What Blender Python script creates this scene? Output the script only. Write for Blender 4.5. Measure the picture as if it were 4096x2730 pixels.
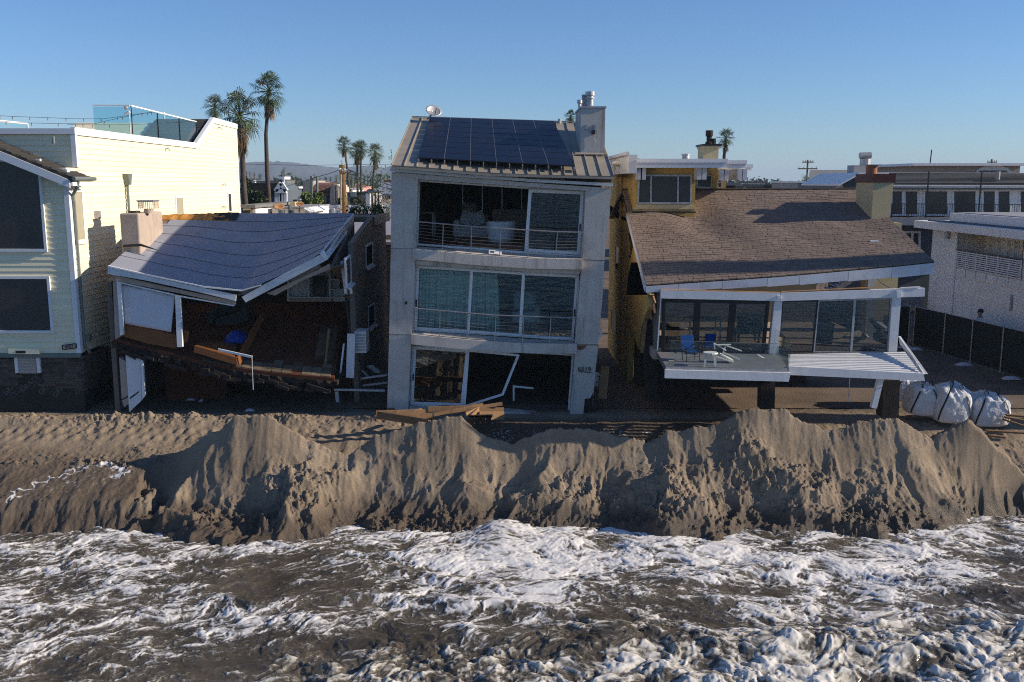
import bpy, bmesh, math, random
import numpy as np
from mathutils import Vector, Matrix
for _o in list(bpy.data.objects): bpy.data.objects.remove(_o)
SC = bpy.context.scene
COL = SC.collection
# ---------------------------------------------------------------- camera
H = 7.5
FPX = 950.0
PITCH = math.atan(159/950)
cam_d = bpy.data.cameras.new('camera'); cam = bpy.data.objects.new('camera', cam_d); COL.objects.link(cam)
cam.location = (0, 0, H); cam.rotation_euler = (math.pi/2 - PITCH, 0, 0)
cam_d.sensor_width = 36; cam_d.lens = FPX/1024*36; cam_d.clip_end = 12000; cam_d.clip_start = 0.1
SC.camera = cam
# ---------------------------------------------------------------- sky and sun
SUN_EL = math.radians(22.5); SUN_AZ = math.radians(-3.6)     # from +X, turned towards the sea
SD = Vector((math.cos(SUN_EL)*math.cos(SUN_AZ), math.cos(SUN_EL)*math.sin(SUN_AZ), math.sin(SUN_EL)))
W = bpy.data.worlds.new('World'); SC.world = W; W.use_nodes = True
nt = W.node_tree; bg = nt.nodes['Background']
sky = nt.nodes.new('ShaderNodeTexSky'); sky.sky_type = 'NISHITA'; sky.sun_disc = False
sky.sun_elevation = SUN_EL; sky.sun_rotation = math.pi/2 - SUN_AZ
sky.altitude = 0; sky.air_density = 1.0; sky.dust_density = 0.0; sky.ozone_density = 5.0
wb = nt.nodes.new('ShaderNodeMixRGB'); wb.blend_type = 'MULTIPLY'; wb.inputs[0].default_value = 1; wb.inputs[2].default_value = (.82, .96, 1.18, 1)   # cool white balance
nt.links.new(sky.outputs[0], wb.inputs[1]); nt.links.new(wb.outputs[0], bg.inputs[0]); bg.inputs[1].default_value = 0.087
sun_d = bpy.data.lights.new('sun', 'SUN'); sun_d.energy = 5.0; sun_d.angle = math.radians(0.5); sun_d.color = (1, .87, .70)
sun = bpy.data.objects.new('sun', sun_d); COL.objects.link(sun)
sun.rotation_euler = SD.to_track_quat('Z', 'Y').to_euler(); sun.location = (40, -5, 30)
SC.view_settings.view_transform = 'Standard'; SC.view_settings.look = 'None'
SC.view_settings.exposure = 0.34; SC.view_settings.gamma = 1.0
SC.cycles.use_denoising = False; SC.cycles.adaptive_threshold = .004; SC.cycles.filter_width = 1.1
SC.cycles.max_bounces = 6; SC.cycles.diffuse_bounces = 3; SC.cycles.glossy_bounces = 3; SC.cycles.transparent_max_bounces = 16
SC.cycles.caustics_reflective = False; SC.cycles.caustics_refractive = False; SC.cycles.sample_clamp_indirect = 5
# ---------------------------------------------------------------- picture measurements -> places (the photo measured 2353 units wide)
KU = 1024/2353
cP, sP = math.cos(PITCH), math.sin(PITCH)
def ray(u, v):
    a = (u*KU-512)/FPX; b = (341-v*KU)/FPX
    return Vector((a, cP + b*sP, -sP + b*cP))
def P(u, v, Y):
    r = ray(u, v); t = Y/r.y; return Vector((r.x*t, Y, H + r.z*t))
def PX(u, v, X):
    r = ray(u, v); t = X/r.x; return Vector((X, r.y*t, H + r.z*t))
def PZ(u, v, z):
    r = ray(u, v); t = (z-H)/r.z; return Vector((r.x*t, r.y*t, z))
def PN(u, v, p0, n):
    r = ray(u, v); o = Vector((0, 0, H)); t = (p0-o).dot(n)/r.dot(n); return o + r*t
ZM = dict(A=(0,400,2.24), B=(0,1000,2.24), C=(400,800,1.8443), D=(750,250,2.4118), E=(1500,350,2.24), G=(1500,1000,2.091),
          H=(2400,480,2.24), I=(3200,500,2.24), J=(2400,1050,2.4122), K=(3100,1050,2.24), L=(950,640,3.735), M=(1300,800,1.822),
          N=(3600,1500,2.851), O=(0,1350,3.922))
def Z(k, x, y):
    a, b, s = ZM[k]; return ((a + x/s)*2353/4096, (b + y/s)*2353/4096)
# ---------------------------------------------------------------- objects
ORG = {}
def tag(o, label=None, cat=None, group=None, kind=None):
    if label: o['label'] = label
    if cat: o['category'] = cat
    if group: o['group'] = group
    if kind: o['kind'] = kind
    return o
def thing(name, loc, label, cat, group=None):
    o = bpy.data.objects.new(name, None); COL.objects.link(o); o.location = loc; o.empty_display_size = .2
    ORG[o.name] = Vector(loc)
    return tag(o, label, cat, group)
def org(o): return ORG.get(o.name, Vector((0, 0, 0))) if o else Vector((0, 0, 0))
class MB:
    def __init__(s): s.v = []; s.f = []; s.mi = []; s.m = 0
    def add(s, vs, fs):
        n = len(s.v); s.v += [tuple(p) for p in vs]; s.f += [tuple(i+n for i in f) for f in fs]; s.mi += [s.m]*len(fs); return s
    def prism(s, poly, vec):
        n = len(poly); vec = Vector(vec); a = [Vector(p) for p in poly]; b = [p+vec for p in a]
        return s.add(a+b, [tuple(range(n)), tuple(range(2*n-1, n-1, -1))] + [(i, (i+1) % n, (i+1) % n+n, i+n) for i in range(n)])
    def loft(s, A, B):
        n = len(A); return s.add(list(A)+list(B), [tuple(range(n)), tuple(range(2*n-1, n-1, -1))] + [(i, (i+1) % n, (i+1) % n+n, i+n) for i in range(n)])
    def box(s, a, b):
        x0, y0, z0 = a; x1, y1, z1 = b
        return s.prism([(x0,y0,z0),(x1,y0,z0),(x1,y0,z1),(x0,y0,z1)], (0, y1-y0, 0))
    def bar(s, p, q, w, h=None, up=(0,0,1)):
        h = h or w; p = Vector(p); q = Vector(q); d = (q-p).normalized(); up = Vector(up)
        if abs(d.dot(up)) > .98: up = Vector((0,1,0))
        a = d.cross(up).normalized()*(w/2); b = a.cross(d).normalized()*(h/2)
        return s.prism([p-a-b, p+a-b, p+a+b, p-a+b], q-p)
    def tube(s, pts, r, n=6, cap=True):
        pts = [Vector(p) for p in pts]; m = len(pts); rs = r if isinstance(r, (list, tuple)) else [r]*m
        vs = []; fs = []
        for i, p in enumerate(pts):
            d = (pts[min(i+1, m-1)]-pts[max(i-1, 0)]).normalized()
            up = Vector((0,0,1)) if abs(d.z) < .95 else Vector((0,1,0))
            a = d.cross(up).normalized(); b = a.cross(d).normalized()
            for k in range(n):
                t = 2*math.pi*k/n; vs.append(p + (a*math.cos(t)+b*math.sin(t))*rs[i])
        for i in range(m-1):
            for k in range(n): fs.append((i*n+k, i*n+(k+1) % n, (i+1)*n+(k+1) % n, (i+1)*n+k))
        if cap: fs += [tuple(range(n-1, -1, -1)), tuple(range((m-1)*n, m*n))]
        return s.add(vs, fs)
    def lathe(s, c, prof, n=16):                       # prof: (radius, z)
        c = Vector(c); vs = []; fs = []; m = len(prof)
        for r, z in prof:
            for k in range(n): t = 2*math.pi*k/n; vs.append(c + Vector((r*math.cos(t), r*math.sin(t), z)))
        for i in range(m-1):
            for k in range(n): fs.append((i*n+k, i*n+(k+1) % n, (i+1)*n+(k+1) % n, (i+1)*n+k))
        fs += [tuple(range(n-1, -1, -1)), tuple(range((m-1)*n, m*n))]
        return s.add(vs, fs)
    def grid(s, rows):                                 # rows of points -> sheet
        r = len(rows); c = len(rows[0])
        return s.add([p for row in rows for p in row], [(i*c+j, i*c+j+1, (i+1)*c+j+1, (i+1)*c+j) for i in range(r-1) for j in range(c-1)])
    def sheet(s, rows, th):                            # closed sheet with thickness (downwards)
        r = len(rows); c = len(rows[0]); n = r*c; th = Vector(th)
        top = [Vector(p) for row in rows for p in row]; bot = [p+th for p in top]
        fs = [(i*c+j, i*c+j+1, (i+1)*c+j+1, (i+1)*c+j) for i in range(r-1) for j in range(c-1)]
        fs += [tuple(n+k for k in reversed(f)) for f in fs]
        bd = [j for j in range(c)] + [i*c+c-1 for i in range(1, r)] + [(r-1)*c+j for j in range(c-2, -1, -1)] + [i*c for i in range(r-2, 0, -1)]
        fs += [(bd[k], bd[k]+n, bd[(k+1) % len(bd)]+n, bd[(k+1) % len(bd)]) for k in range(len(bd))]
        return s.add(top+bot, fs)
    def ball(s, c, r, nu=10, nv=7, sc=(1,1,1)):
        c = Vector(c); pr = [(max(.02, math.sin(math.pi*i/nv)), -math.cos(math.pi*i/nv)) for i in range(nv+1)]
        vs = []; fs = []
        for a, z in pr:
            for k in range(nu): t = 2*math.pi*k/nu; vs.append(c+Vector((a*math.cos(t)*r*sc[0], a*math.sin(t)*r*sc[1], z*r*sc[2])))
        for i in range(nv):
            for k in range(nu): fs.append((i*nu+k, i*nu+(k+1) % nu, (i+1)*nu+(k+1) % nu, (i+1)*nu+k))
        return s.add(vs, fs)
    def mesh(s, name, m, smooth=False, fix=True, o=None):
        me = bpy.data.meshes.new(name)
        o = o or Vector((0,0,0))
        me.from_pydata([(a[0]-o.x, a[1]-o.y, a[2]-o.z) for a in s.v], [], s.f)
        for mm in (m if isinstance(m, (list, tuple)) else [m]): me.materials.append(mm)
        if any(s.mi): me.polygons.foreach_set('material_index', s.mi)
        if fix:
            b = bmesh.new(); b.from_mesh(me); bmesh.ops.recalc_face_normals(b, faces=b.faces); b.to_mesh(me); b.free()
        if smooth: me.polygons.foreach_set('use_smooth', [True]*len(me.polygons))
        return me
    def build(s, name, m, parent=None, smooth=False, fix=True, loc=None):
        o = Vector(loc) if loc is not None else org(parent)
        me = s.mesh(name, m, smooth, fix, o)
        ob = bpy.data.objects.new(name, me); COL.objects.link(ob)
        if parent:
            ob.parent = parent; ORG[ob.name] = o
            if loc is not None: ob.location = o - org(parent)
        else: ob.location = o; ORG[ob.name] = o
        return ob
def prism(name, poly, vec, m, parent, **k): return MB().prism(poly, vec).build(name, m, parent, **k)
def bar(name, p, q, w, h, m, parent, **k): return MB().bar(p, q, w, h).build(name, m, parent, **k)
def boxp(name, a, b, m, parent, **k): return MB().box(a, b).build(name, m, parent, **k)
def lerp(a, b, t): return a + (b-a)*t
def quad_at(q, s, t):                                  # q: bl, br, tr, tl
    return lerp(lerp(Vector(q[0]), Vector(q[1]), s), lerp(Vector(q[3]), Vector(q[2]), s), t)
def frame_parts(q, w, d, m, parent, name='frame', dirv=(0,1,0)):   # four bars round a quad (corners bl br tr tl), butt jointed
    mb = MB(); c = sum((Vector(p) for p in q), Vector())/4; dv = Vector(dirv)*d
    qi = []
    for i in range(4):
        p = Vector(q[i]); a = (Vector(q[(i+1) % 4])-p).normalized(); b = (Vector(q[i-1])-p).normalized()
        qi.append(p + a*w + b*w)
    for i in range(4):
        j = (i+1) % 4; mb.prism([q[i], q[j], qi[j], qi[i]], dv)
    return mb.build(name, m, parent), qi
def copy_tree(o, parent=None):
    c = o.copy(); COL.objects.link(c); c.parent = parent
    for ch in o.children: copy_tree(ch, c)
    return c
def text(body, size, mx, m, parent, name='lettering', ext=.004, italic=0):
    cu = bpy.data.curves.new(name, 'FONT'); cu.body = body; cu.size = size; cu.extrude = ext; cu.align_x = 'CENTER'; cu.align_y = 'CENTER'; cu.shear = italic
    cu.materials.append(m); cu.resolution_u = 3
    tmp = bpy.data.objects.new(name, cu); me = bpy.data.meshes.new_from_object(tmp); bpy.data.objects.remove(tmp); me.name = name
    if not me.materials: me.materials.append(m)
    ob = bpy.data.objects.new(name, me); COL.objects.link(ob); ob.parent = parent
    mx = mx.copy(); mx.translation = mx.translation - org(parent); ob.matrix_local = mx
    return ob
# ---------------------------------------------------------------- materials
def _n(nt, t, **k):
    n = nt.nodes.new(t)
    for a, b in k.items(): setattr(n, a, b)
    return n
MATS = {}
def mat(name, col, rough=.8, var=.12, vs=1.5, bump=.2, bs=30, metal=0, spec=.35, streak=None, dirt=None, rnd=0, attr=None, coat=0, bd=.01, sheen=0, emit=None, stretch=(1,1,1)):
    """col varied by noise; dirt=(colour, amount, scale); streak=(colour, amount); rnd: per-object value spread"""
    m = bpy.data.materials.new(name); m.use_nodes = True; nt = m.node_tree; L = nt.links.new
    b = nt.nodes['Principled BSDF']; tc = _n(nt, 'ShaderNodeTexCoord'); mp = _n(nt, 'ShaderNodeMapping'); L(tc.outputs['Object'], mp.inputs[0]); mp.inputs['Scale'].default_value = stretch
    no = _n(nt, 'ShaderNodeTexNoise'); no.inputs['Scale'].default_value = vs; no.inputs['Detail'].default_value = 8; no.inputs['Roughness'].default_value = .65
    L(mp.outputs[0], no.inputs['Vector'])
    mr = _n(nt, 'ShaderNodeMapRange'); mr.inputs[1].default_value = .3; mr.inputs[2].default_value = .7; mr.inputs[3].default_value = 1-var; mr.inputs[4].default_value = 1+var
    L(no.outputs[0], mr.inputs[0]); val = mr.outputs[0]
    if rnd:
        oi = _n(nt, 'ShaderNodeObjectInfo'); src = oi.outputs['Random']
        if attr:
            at = _n(nt, 'ShaderNodeAttribute', attribute_name=attr); src = at.outputs['Fac']
        r2 = _n(nt, 'ShaderNodeMapRange'); r2.inputs[3].default_value = 1-rnd; r2.inputs[4].default_value = 1+rnd; L(src, r2.inputs[0])
        mm = _n(nt, 'ShaderNodeMath', operation='MULTIPLY'); L(val, mm.inputs[0]); L(r2.outputs[0], mm.inputs[1]); val = mm.outputs[0]
    hs = _n(nt, 'ShaderNodeHueSaturation'); hs.inputs['Color'].default_value = (*col, 1); L(val, hs.inputs['Value']); c = hs.outputs[0]
    def mixin(c, colr, amt, vec_scale, sc, lo=.52, hi=.72):
        mp2 = _n(nt, 'ShaderNodeMapping'); mp2.inputs['Scale'].default_value = vec_scale; L(tc.outputs['Object'], mp2.inputs[0])
        n2 = _n(nt, 'ShaderNodeTexNoise'); n2.inputs['Scale'].default_value = sc; n2.inputs['Detail'].default_value = 9; n2.inputs['Roughness'].default_value = .7; L(mp2.outputs[0], n2.inputs['Vector'])
        r = _n(nt, 'ShaderNodeMapRange'); r.inputs[1].default_value = lo; r.inputs[2].default_value = hi; r.inputs[3].default_value = 0; r.inputs[4].default_value = amt; L(n2.outputs[0], r.inputs[0])
        mx = _n(nt, 'ShaderNodeMixRGB'); L(r.outputs[0], mx.inputs[0]); L(c, mx.inputs[1]); mx.inputs[2].default_value = (*colr, 1); return mx.outputs[0]
    if dirt: c = mixin(c, dirt[0], dirt[1], (1,1,1), dirt[2])
    if streak: c = mixin(c, streak[0], streak[1], (3,3,.22), 1.3)
    L(c, b.inputs['Base Color'])
    b.inputs['Roughness'].default_value = rough; b.inputs['Metallic'].default_value = metal; b.inputs['Specular IOR Level'].default_value = spec
    if coat: b.inputs['Coat Weight'].default_value = coat; b.inputs['Coat Roughness'].default_value = .05
    if bump:
        n3 = _n(nt, 'ShaderNodeTexNoise'); n3.inputs['Scale'].default_value = bs; n3.inputs['Detail'].default_value = 5; L(mp.outputs[0], n3.inputs['Vector'])
        bu = _n(nt, 'ShaderNodeBump'); bu.inputs['Strength'].default_value = bump; bu.inputs['Distance'].default_value = bd; L(n3.outputs[0], bu.inputs['Height']); L(bu.outputs[0], b.inputs['Normal'])
    MATS[name] = m; return m
def glass(name, tint=(.85,.92,.9), refl=.07, dark=None, rough=.0):
    m = bpy.data.materials.new(name); m.use_nodes = True; nt = m.node_tree; L = nt.links.new; nt.nodes.remove(nt.nodes['Principled BSDF'])
    out = nt.nodes['Material Output']; lw = _n(nt, 'ShaderNodeLayerWeight'); lw.inputs[0].default_value = .5
    pw = _n(nt, 'ShaderNodeMath', operation='POWER'); L(lw.outputs['Facing'], pw.inputs[0]); pw.inputs[1].default_value = 5
    ma = _n(nt, 'ShaderNodeMath', operation='MULTIPLY_ADD'); L(pw.outputs[0], ma.inputs[0]); ma.inputs[1].default_value = 1-refl; ma.inputs[2].default_value = refl
    g = _n(nt, 'ShaderNodeBsdfGlossy'); g.inputs['Roughness'].default_value = rough; g.inputs['Color'].default_value = (1,1,1,1)
    t = _n(nt, 'ShaderNodeBsdfTransparent'); t.inputs[0].default_value = (*tint, 1)
    mx = _n(nt, 'ShaderNodeMixShader'); L(ma.outputs[0], mx.inputs[0]); L(t.outputs[0], mx.inputs[1]); L(g.outputs[0], mx.inputs[2]); L(mx.outputs[0], out.inputs[0])
    MATS[name] = m; return m
# ---------------------------------------------------------------- noise on arrays
_rs = np.random.RandomState(7); _perm = np.concatenate([_rs.permutation(256)]*3); _ang = _rs.rand(256)*2*np.pi; _gx, _gy = np.cos(_ang), np.sin(_ang)
def perlin(x, y):
    xi = np.floor(x).astype(int); yi = np.floor(y).astype(int); xf = x-xi; yf = y-yi
    u = xf**3*(xf*(xf*6-15)+10); v = yf**3*(yf*(yf*6-15)+10)
    def g(i, j):
        h = _perm[(_perm[(xi+i) & 255] + yi + j) & 255]; return _gx[h]*(xf-i)+_gy[h]*(yf-j)
    a = g(0,0)*(1-u)+g(1,0)*u; b = g(0,1)*(1-u)+g(1,1)*u
    return (a*(1-v)+b*v)*1.5
def fbm(x, y, o=4, g=.5, l=2.03):
    r = 0; a = 1.; t = 0
    for i in range(o): r = r + a*perlin(x+17.3*i, y-9.1*i); t += a; a *= g; x = x*l; y = y*l
    return r/t
def billow(x, y, o=4, g=.5):
    r = 0; a = 1.; t = 0
    for i in range(o): r = r + a*np.abs(perlin(x+11.7*i, y+5.3*i)); t += a; a *= g; x = x*2.1; y = y*2.1
    return r/t
_wx, _wy = _rs.rand(65536), _rs.rand(65536)
def worley(x, y):
    xi = np.floor(x).astype(int); yi = np.floor(y).astype(int); f1 = np.full(x.shape, 9.); f2 = np.full(x.shape, 9.)
    for i in (-1, 0, 1):
        for j in (-1, 0, 1):
            h = ((xi+i)*7919 + (yi+j)*104729) & 65535
            d = np.hypot(xi+i+_wx[h]-x, yi+j+_wy[h]-y)
            f2 = np.where(d < f1, f1, np.minimum(f2, d)); f1 = np.minimum(f1, d)
    return f1, f2
def worley_id(x, y):
    xi = np.floor(x).astype(int); yi = np.floor(y).astype(int); f1 = np.full(x.shape, 9.); idr = np.zeros(x.shape)
    for i in (-1, 0, 1):
        for j in (-1, 0, 1):
            h = ((xi+i)*7919 + (yi+j)*104729) & 65535; d = np.hypot(xi+i+_wx[h]-x, yi+j+_wy[h]-y)
            idr = np.where(d < f1, _wy[(h*31+7) & 65535], idr); f1 = np.minimum(f1, d)
    return f1, idr
def ridged(x, y, o=5, g=.5, l=2.1):
    r = 0; a = 1.; t = 0; w = 1.
    for i in range(o):
        n = 1-np.abs(perlin(x+13.1*i, y-7.7*i))*1.35; n = np.clip(n, 0, 1)**2; r = r + a*n*w; w = np.clip(n*1.6, .25, 1); t += a; a *= g; x = x*l; y = y*l
    return r/t
def sst(a, b, x): t = np.clip((x-a)/(b-a), 0, 1); return t*t*(3-2*t)
def grid_mesh(name, X, Y, Zz, m, attrs=None, smooth=True):
    r, c = X.shape; me = bpy.data.meshes.new(name); n = r*c
    co = np.stack([X, Y, Zz], -1).reshape(-1).astype(np.float32)
    i = np.arange(r-1)[:, None]*c + np.arange(c-1)[None]; q = np.stack([i, i+1, i+1+c, i+c], -1).reshape(-1)
    nf = (r-1)*(c-1)
    me.vertices.add(n); me.vertices.foreach_set('co', co); me.loops.add(nf*4); me.loops.foreach_set('vertex_index', q.astype(np.int32))
    me.polygons.add(nf); me.polygons.foreach_set('loop_start', np.arange(0, nf*4, 4, dtype=np.int32))
    me.polygons.foreach_set('use_smooth', np.full(nf, smooth))
    for k, a in (attrs or {}).items():
        at = me.attributes.new(k, 'FLOAT', 'POINT'); at.data.foreach_set('value', a.reshape(-1).astype(np.float32))
    me.update(calc_edges=True); me.validate(); me.materials.append(m)
    o = bpy.data.objects.new(name, me); COL.objects.link(o); return o
RND = random.Random(11)
# ================================================================ ground, sand berm, sea
def sand_material():
    m = bpy.data.materials.new('sand'); m.use_nodes = True; nt = m.node_tree; L = nt.links.new; b = nt.nodes['Principled BSDF']
    tc = _n(nt, 'ShaderNodeTexCoord'); at = _n(nt, 'ShaderNodeAttribute', attribute_name='wet'); fo = _n(nt, 'ShaderNodeAttribute', attribute_name='foam')
    n1 = _n(nt, 'ShaderNodeTexNoise'); n1.inputs['Scale'].default_value = 1.1; n1.inputs['Detail'].default_value = 10; n1.inputs['Roughness'].default_value = .7; L(tc.outputs['Object'], n1.inputs['Vector'])
    n2 = _n(nt, 'ShaderNodeTexNoise'); n2.inputs['Scale'].default_value = 26; n2.inputs['Detail'].default_value = 6; n2.inputs['Roughness'].default_value = .75; L(tc.outputs['Object'], n2.inputs['Vector'])
    cr = _n(nt, 'ShaderNodeValToRGB'); e = cr.color_ramp.elements; e[0].position = .3; e[0].color = (.215,.165,.115,1); e[1].position = .72; e[1].color = (.36,.285,.205,1); L(n1.outputs[0], cr.inputs[0])
    r2 = _n(nt, 'ShaderNodeMapRange'); r2.inputs[1].default_value = .25; r2.inputs[2].default_value = .75; r2.inputs[3].default_value = .72; r2.inputs[4].default_value = 1.22; L(n2.outputs[0], r2.inputs[0])
    hs = _n(nt, 'ShaderNodeHueSaturation'); L(cr.outputs[0], hs.inputs['Color']); L(r2.outputs[0], hs.inputs['Value'])
    mx = _n(nt, 'ShaderNodeMixRGB'); L(at.outputs['Fac'], mx.inputs[0]); L(hs.outputs[0], mx.inputs[1]); mx.inputs[2].default_value = (.085,.062,.043,1)
    n4 = _n(nt, 'ShaderNodeTexNoise'); n4.inputs['Scale'].default_value = 14; n4.inputs['Detail'].default_value = 8; L(tc.outputs['Object'], n4.inputs['Vector'])
    ad = _n(nt, 'ShaderNodeMath', operation='MULTIPLY_ADD'); L(n4.outputs[0], ad.inputs[0]); ad.inputs[1].default_value = .8; L(fo.outputs['Fac'], ad.inputs[2])
    fr = _n(nt, 'ShaderNodeMapRange'); fr.inputs[1].default_value = .75; fr.inputs[2].default_value = 1.1; L(ad.outputs[0], fr.inputs[0])
    mf = _n(nt, 'ShaderNodeMixRGB'); L(fr.outputs[0], mf.inputs[0]); L(mx.outputs[0], mf.inputs[1]); mf.inputs[2].default_value = (.72,.72,.72,1); L(mf.outputs[0], b.inputs['Base Color'])
    rr = _n(nt, 'ShaderNodeMapRange'); rr.inputs[3].default_value = .95; rr.inputs[4].default_value = .38; L(at.outputs['Fac'], rr.inputs[0]); L(rr.outputs[0], b.inputs['Roughness'])
    b.inputs['Specular IOR Level'].default_value = .3
    n3 = _n(nt, 'ShaderNodeTexNoise'); n3.inputs['Scale'].default_value = 45; n3.inputs['Detail'].default_value = 6; n3.inputs['Roughness'].default_value = .7; L(tc.outputs['Object'], n3.inputs['Vector'])
    bu = _n(nt, 'ShaderNodeBump'); bu.inputs['Strength'].default_value = .9; bu.inputs['Distance'].default_value = .035; L(n3.outputs[0], bu.inputs['Height']); L(bu.outputs[0], b.inputs['Normal'])
    return m
M_SAND = sand_material()
SEA_Z = -1.95
CREST = [(-300,1190),(60,1190),(180,1165),(260,1120),(330,1078),(420,1030),(500,988),(540,962),(585,950),(630,962),(690,1000),(750,1030),(800,1047),(850,1012),(900,990),(960,975),(1015,958),(1060,953),(1095,985),(1140,1005),(1190,1020),(1225,1000),(1265,985),(1330,983),(1385,992),(1440,1004),(1490,1018),(1540,990),(1600,982),(1645,972),(1700,948),(1735,936),(1790,943),(1850,968),(1900,988),(1960,975),(2015,958),(2060,962),(2110,985),(2150,1005),(2185,985),(2222,962),(2255,985),(2300,1030),(2353,1085),(2450,1150),(2700,1200)]
BASE = [(-300,1215),(0,1215),(150,1226),(320,1236),(430,1252),(560,1256),(700,1242),(800,1228),(900,1222),(1000,1226),(1120,1215),(1300,1218),(1400,1216),(1500,1240),(1650,1258),(1700,1234),(1800,1226),(1900,1226),(2100,1248),(2180,1236),(2260,1182),(2353,1168),(2700,1160)]
YC = 27.0
_cx = np.array([P(u, v, YC).x for u, v in CREST]); _cz = np.array([P(u, v, YC).z for u, v in CREST])
_bx = np.array([PZ(u, v, SEA_Z).x for u, v in BASE]); _by = np.array([PZ(u, v, SEA_Z).y for u, v in BASE])
_cxs = np.linspace(-24, 24, 193); _czs = np.interp(_cxs, _cx, _cz); _k = np.exp(-(np.arange(-24, 25)/11.)**2); _czs = np.convolve(np.pad(_czs, 24, mode='edge'), _k/_k.sum(), 'valid')
def beach(X, Y):
    n = fbm(X*.5, Y*.5, 3)*.12 + fbm(X*2.3, Y*1.2, 4)*.22
    g = np.interp(Y + n*.8, [20, 24.1, 24.8, 25.6, 27, 28.5, 29.6, 30.6, 33, 60], [-2.9, -2.5, -2.2, -1.32, -.78, -.42, -.12, 0, 0.02, 0.02])
    r = np.interp(Y + n*.8, [20, 25.6, 26.6, 27.2, 28.5, 29.6, 30.6, 33, 60], [-3.4, -2.9, -2.3, -.95, -.42, -.12, 0, 0.02, 0.02])
    w = sst(-10.8, -9.2, X+n*4)
    return g*(1-w)+r*w
def blob(X, Y, u, v, Yd, ru, rv=1.0, sharp=2.0):
    p = P(u, v, Yd); return np.exp(-(((X-p.x)/ru)**2 + ((Y-p.y)/rv)**2)*sharp)
def stepn(x, seed, f, sharp=.18):                     # blocky 1-D noise: slices with sudden setbacks
    q = x*f+seed*3.7; i = np.floor(q).astype(int); fr_ = q-i; a = _wx[(i*977+seed*131) & 65535]; b = _wx[((i+1)*977+seed*131) & 65535]
    return a+(b-a)*sst(1-sharp, 1, fr_)
def sand_height(X, Y):
    wob = fbm(X*.9, Y*.9+3, 3)
    skew = X + (Y-YC)*.12 + wob*.18
    zc = np.interp(skew, _cx, _cz) + (ridged(X*1.1+3, Y*0+.3, 3)-.45)*.14 + fbm(X*5, Y*0+1.3, 3)*.04
    yb = np.interp(X, _bx, _by)
    setb = (stepn(skew+.6*fbm(X*.8, Y*.9, 2), 1, .42, .35)-.5)*.26
    t = (Y-yb-setb*sst(25.2, 26.4, Y))/(YC-yb); tc = np.clip(t, 0, 1)
    zsm = np.interp(X, _cxs, _czs); zc0 = zc; zc = zsm + (zc-zsm)*(.05+.95*tc**3)
    mid = np.sin(np.pi*tc**.8)
    face = -2.25 + (zc+2.25)*(.58*tc + .42*tc**3.2) + np.where(t <= 0, np.clip(t, -1, 0)*1.2, 0)
    # oblique eroded ribs low down, straight run-off gullies in the upper cut face
    wxx = fbm(X*.5+4, Y*.5, 3)*.9; ang = .45*perlin(X*.16+2.2, Y*0+.5); Xr = X+wxx+(YC-Y)*ang
    rg = ridged(Xr*.40+1.3, Y*.46+.7, 5, .5); rg2 = ridged(Xr*1.1+9, Y*.75+3, 5, .55)
    up = sst(.35, .75, tc)*sst(1.02, .9, tc)
    face = face + mid*((rg-.42)*.82 + (rg2-.4)*.20) - up*(np.clip(perlin(skew*1.7+2, Y*.8), 0, 1)*.05 + np.abs(perlin(skew*5.5, Y*1.2+3))*.018)
    back = zc0 - np.clip(Y-YC, 0, 9)*.62
    h = np.where(t <= 1, face, back)
    # slumped rubble lying against the cut
    cl = np.zeros_like(X)
    for u, v, rx, ry, a, lift in ((670,1110,.85,.8,1.5,.34),(1540,1130,.75,.85,1.7,.30),(1340,1060,.8,.55,1.0,.18),(1440,1100,.7,.6,.9,.16),(1720,1045,1.0,.6,1.4,.26),(1830,1090,.9,.6,1.0,.18),(1000,1165,1.2,.55,.9,.14),(470,1175,.9,.5,.9,.12),(2215,1020,.5,.4,1.3,.0),(1230,1120,.5,.8,.8,.08),(760,1070,.4,.6,.7,.08),(2010,1110,.8,.8,.8,.10),(880,1140,.6,.6,.8,.12),(590,1190,.7,.4,.9,.1),(1130,1180,.6,.4,.8,.08),(1650,1180,.8,.5,.8,.1),(1950,1180,.9,.5,.9,.1)):
        yy = np.interp(v, [940, 1250], [27, 24.3]); p = P(u, v, yy); gg = np.exp(-(((X-p.x+wob*.35)/rx)**2+((Y-p.y+wob*.25)/ry)**2)**1.3)
        cl = np.maximum(cl, a*gg); h = h + lift*gg*(Y < YC-.2)*sst(YC+.1, YC-.6, Y)
    g = beach(X, Y)
    # heaped bank left by the digger along the houses
    bank = np.exp(-((Y-29.8-fbm(X*.3, X*0+2, 2)*.3)/.30)**2)*(.14+.16*fbm(X*1.3, Y*1.3+9, 3))*sst(-2.2, -4.5, X)
    trk = sst(28.4, 28.8, Y)*sst(29.4, 29.1, Y)*sst(-2.5, -4, X)
    g = g + bank + fbm(X*.7, Y*1.3, 3)*.05*sst(25.6, 26.5, Y) + trk*.03*np.sin(X*16+np.sin(X*.7)*3)*np.sin((Y-28.4)*6.3)
    h = np.maximum(h, g)
    patch = np.clip(fbm(X*.55+7, Y*.8+4, 3)*2.2+.1, 0, 1)
    crestcl = np.exp(-((Y-YC-.3)/.40)**2)*.7*np.clip(fbm(X*.9, Y*.9+4, 2)+.45, 0, 1) + np.exp(-((Y-29.8)/.33)**2)*1.3*sst(-1.8, -3.5, X)*np.clip(fbm(X*.8+3, Y*.8, 2)+.5, 0, 1)
    crestcl = crestcl + 1.0*np.exp(-(((X-11.3)/1.6)**2+((Y-27.9)/.6)**2))
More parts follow.
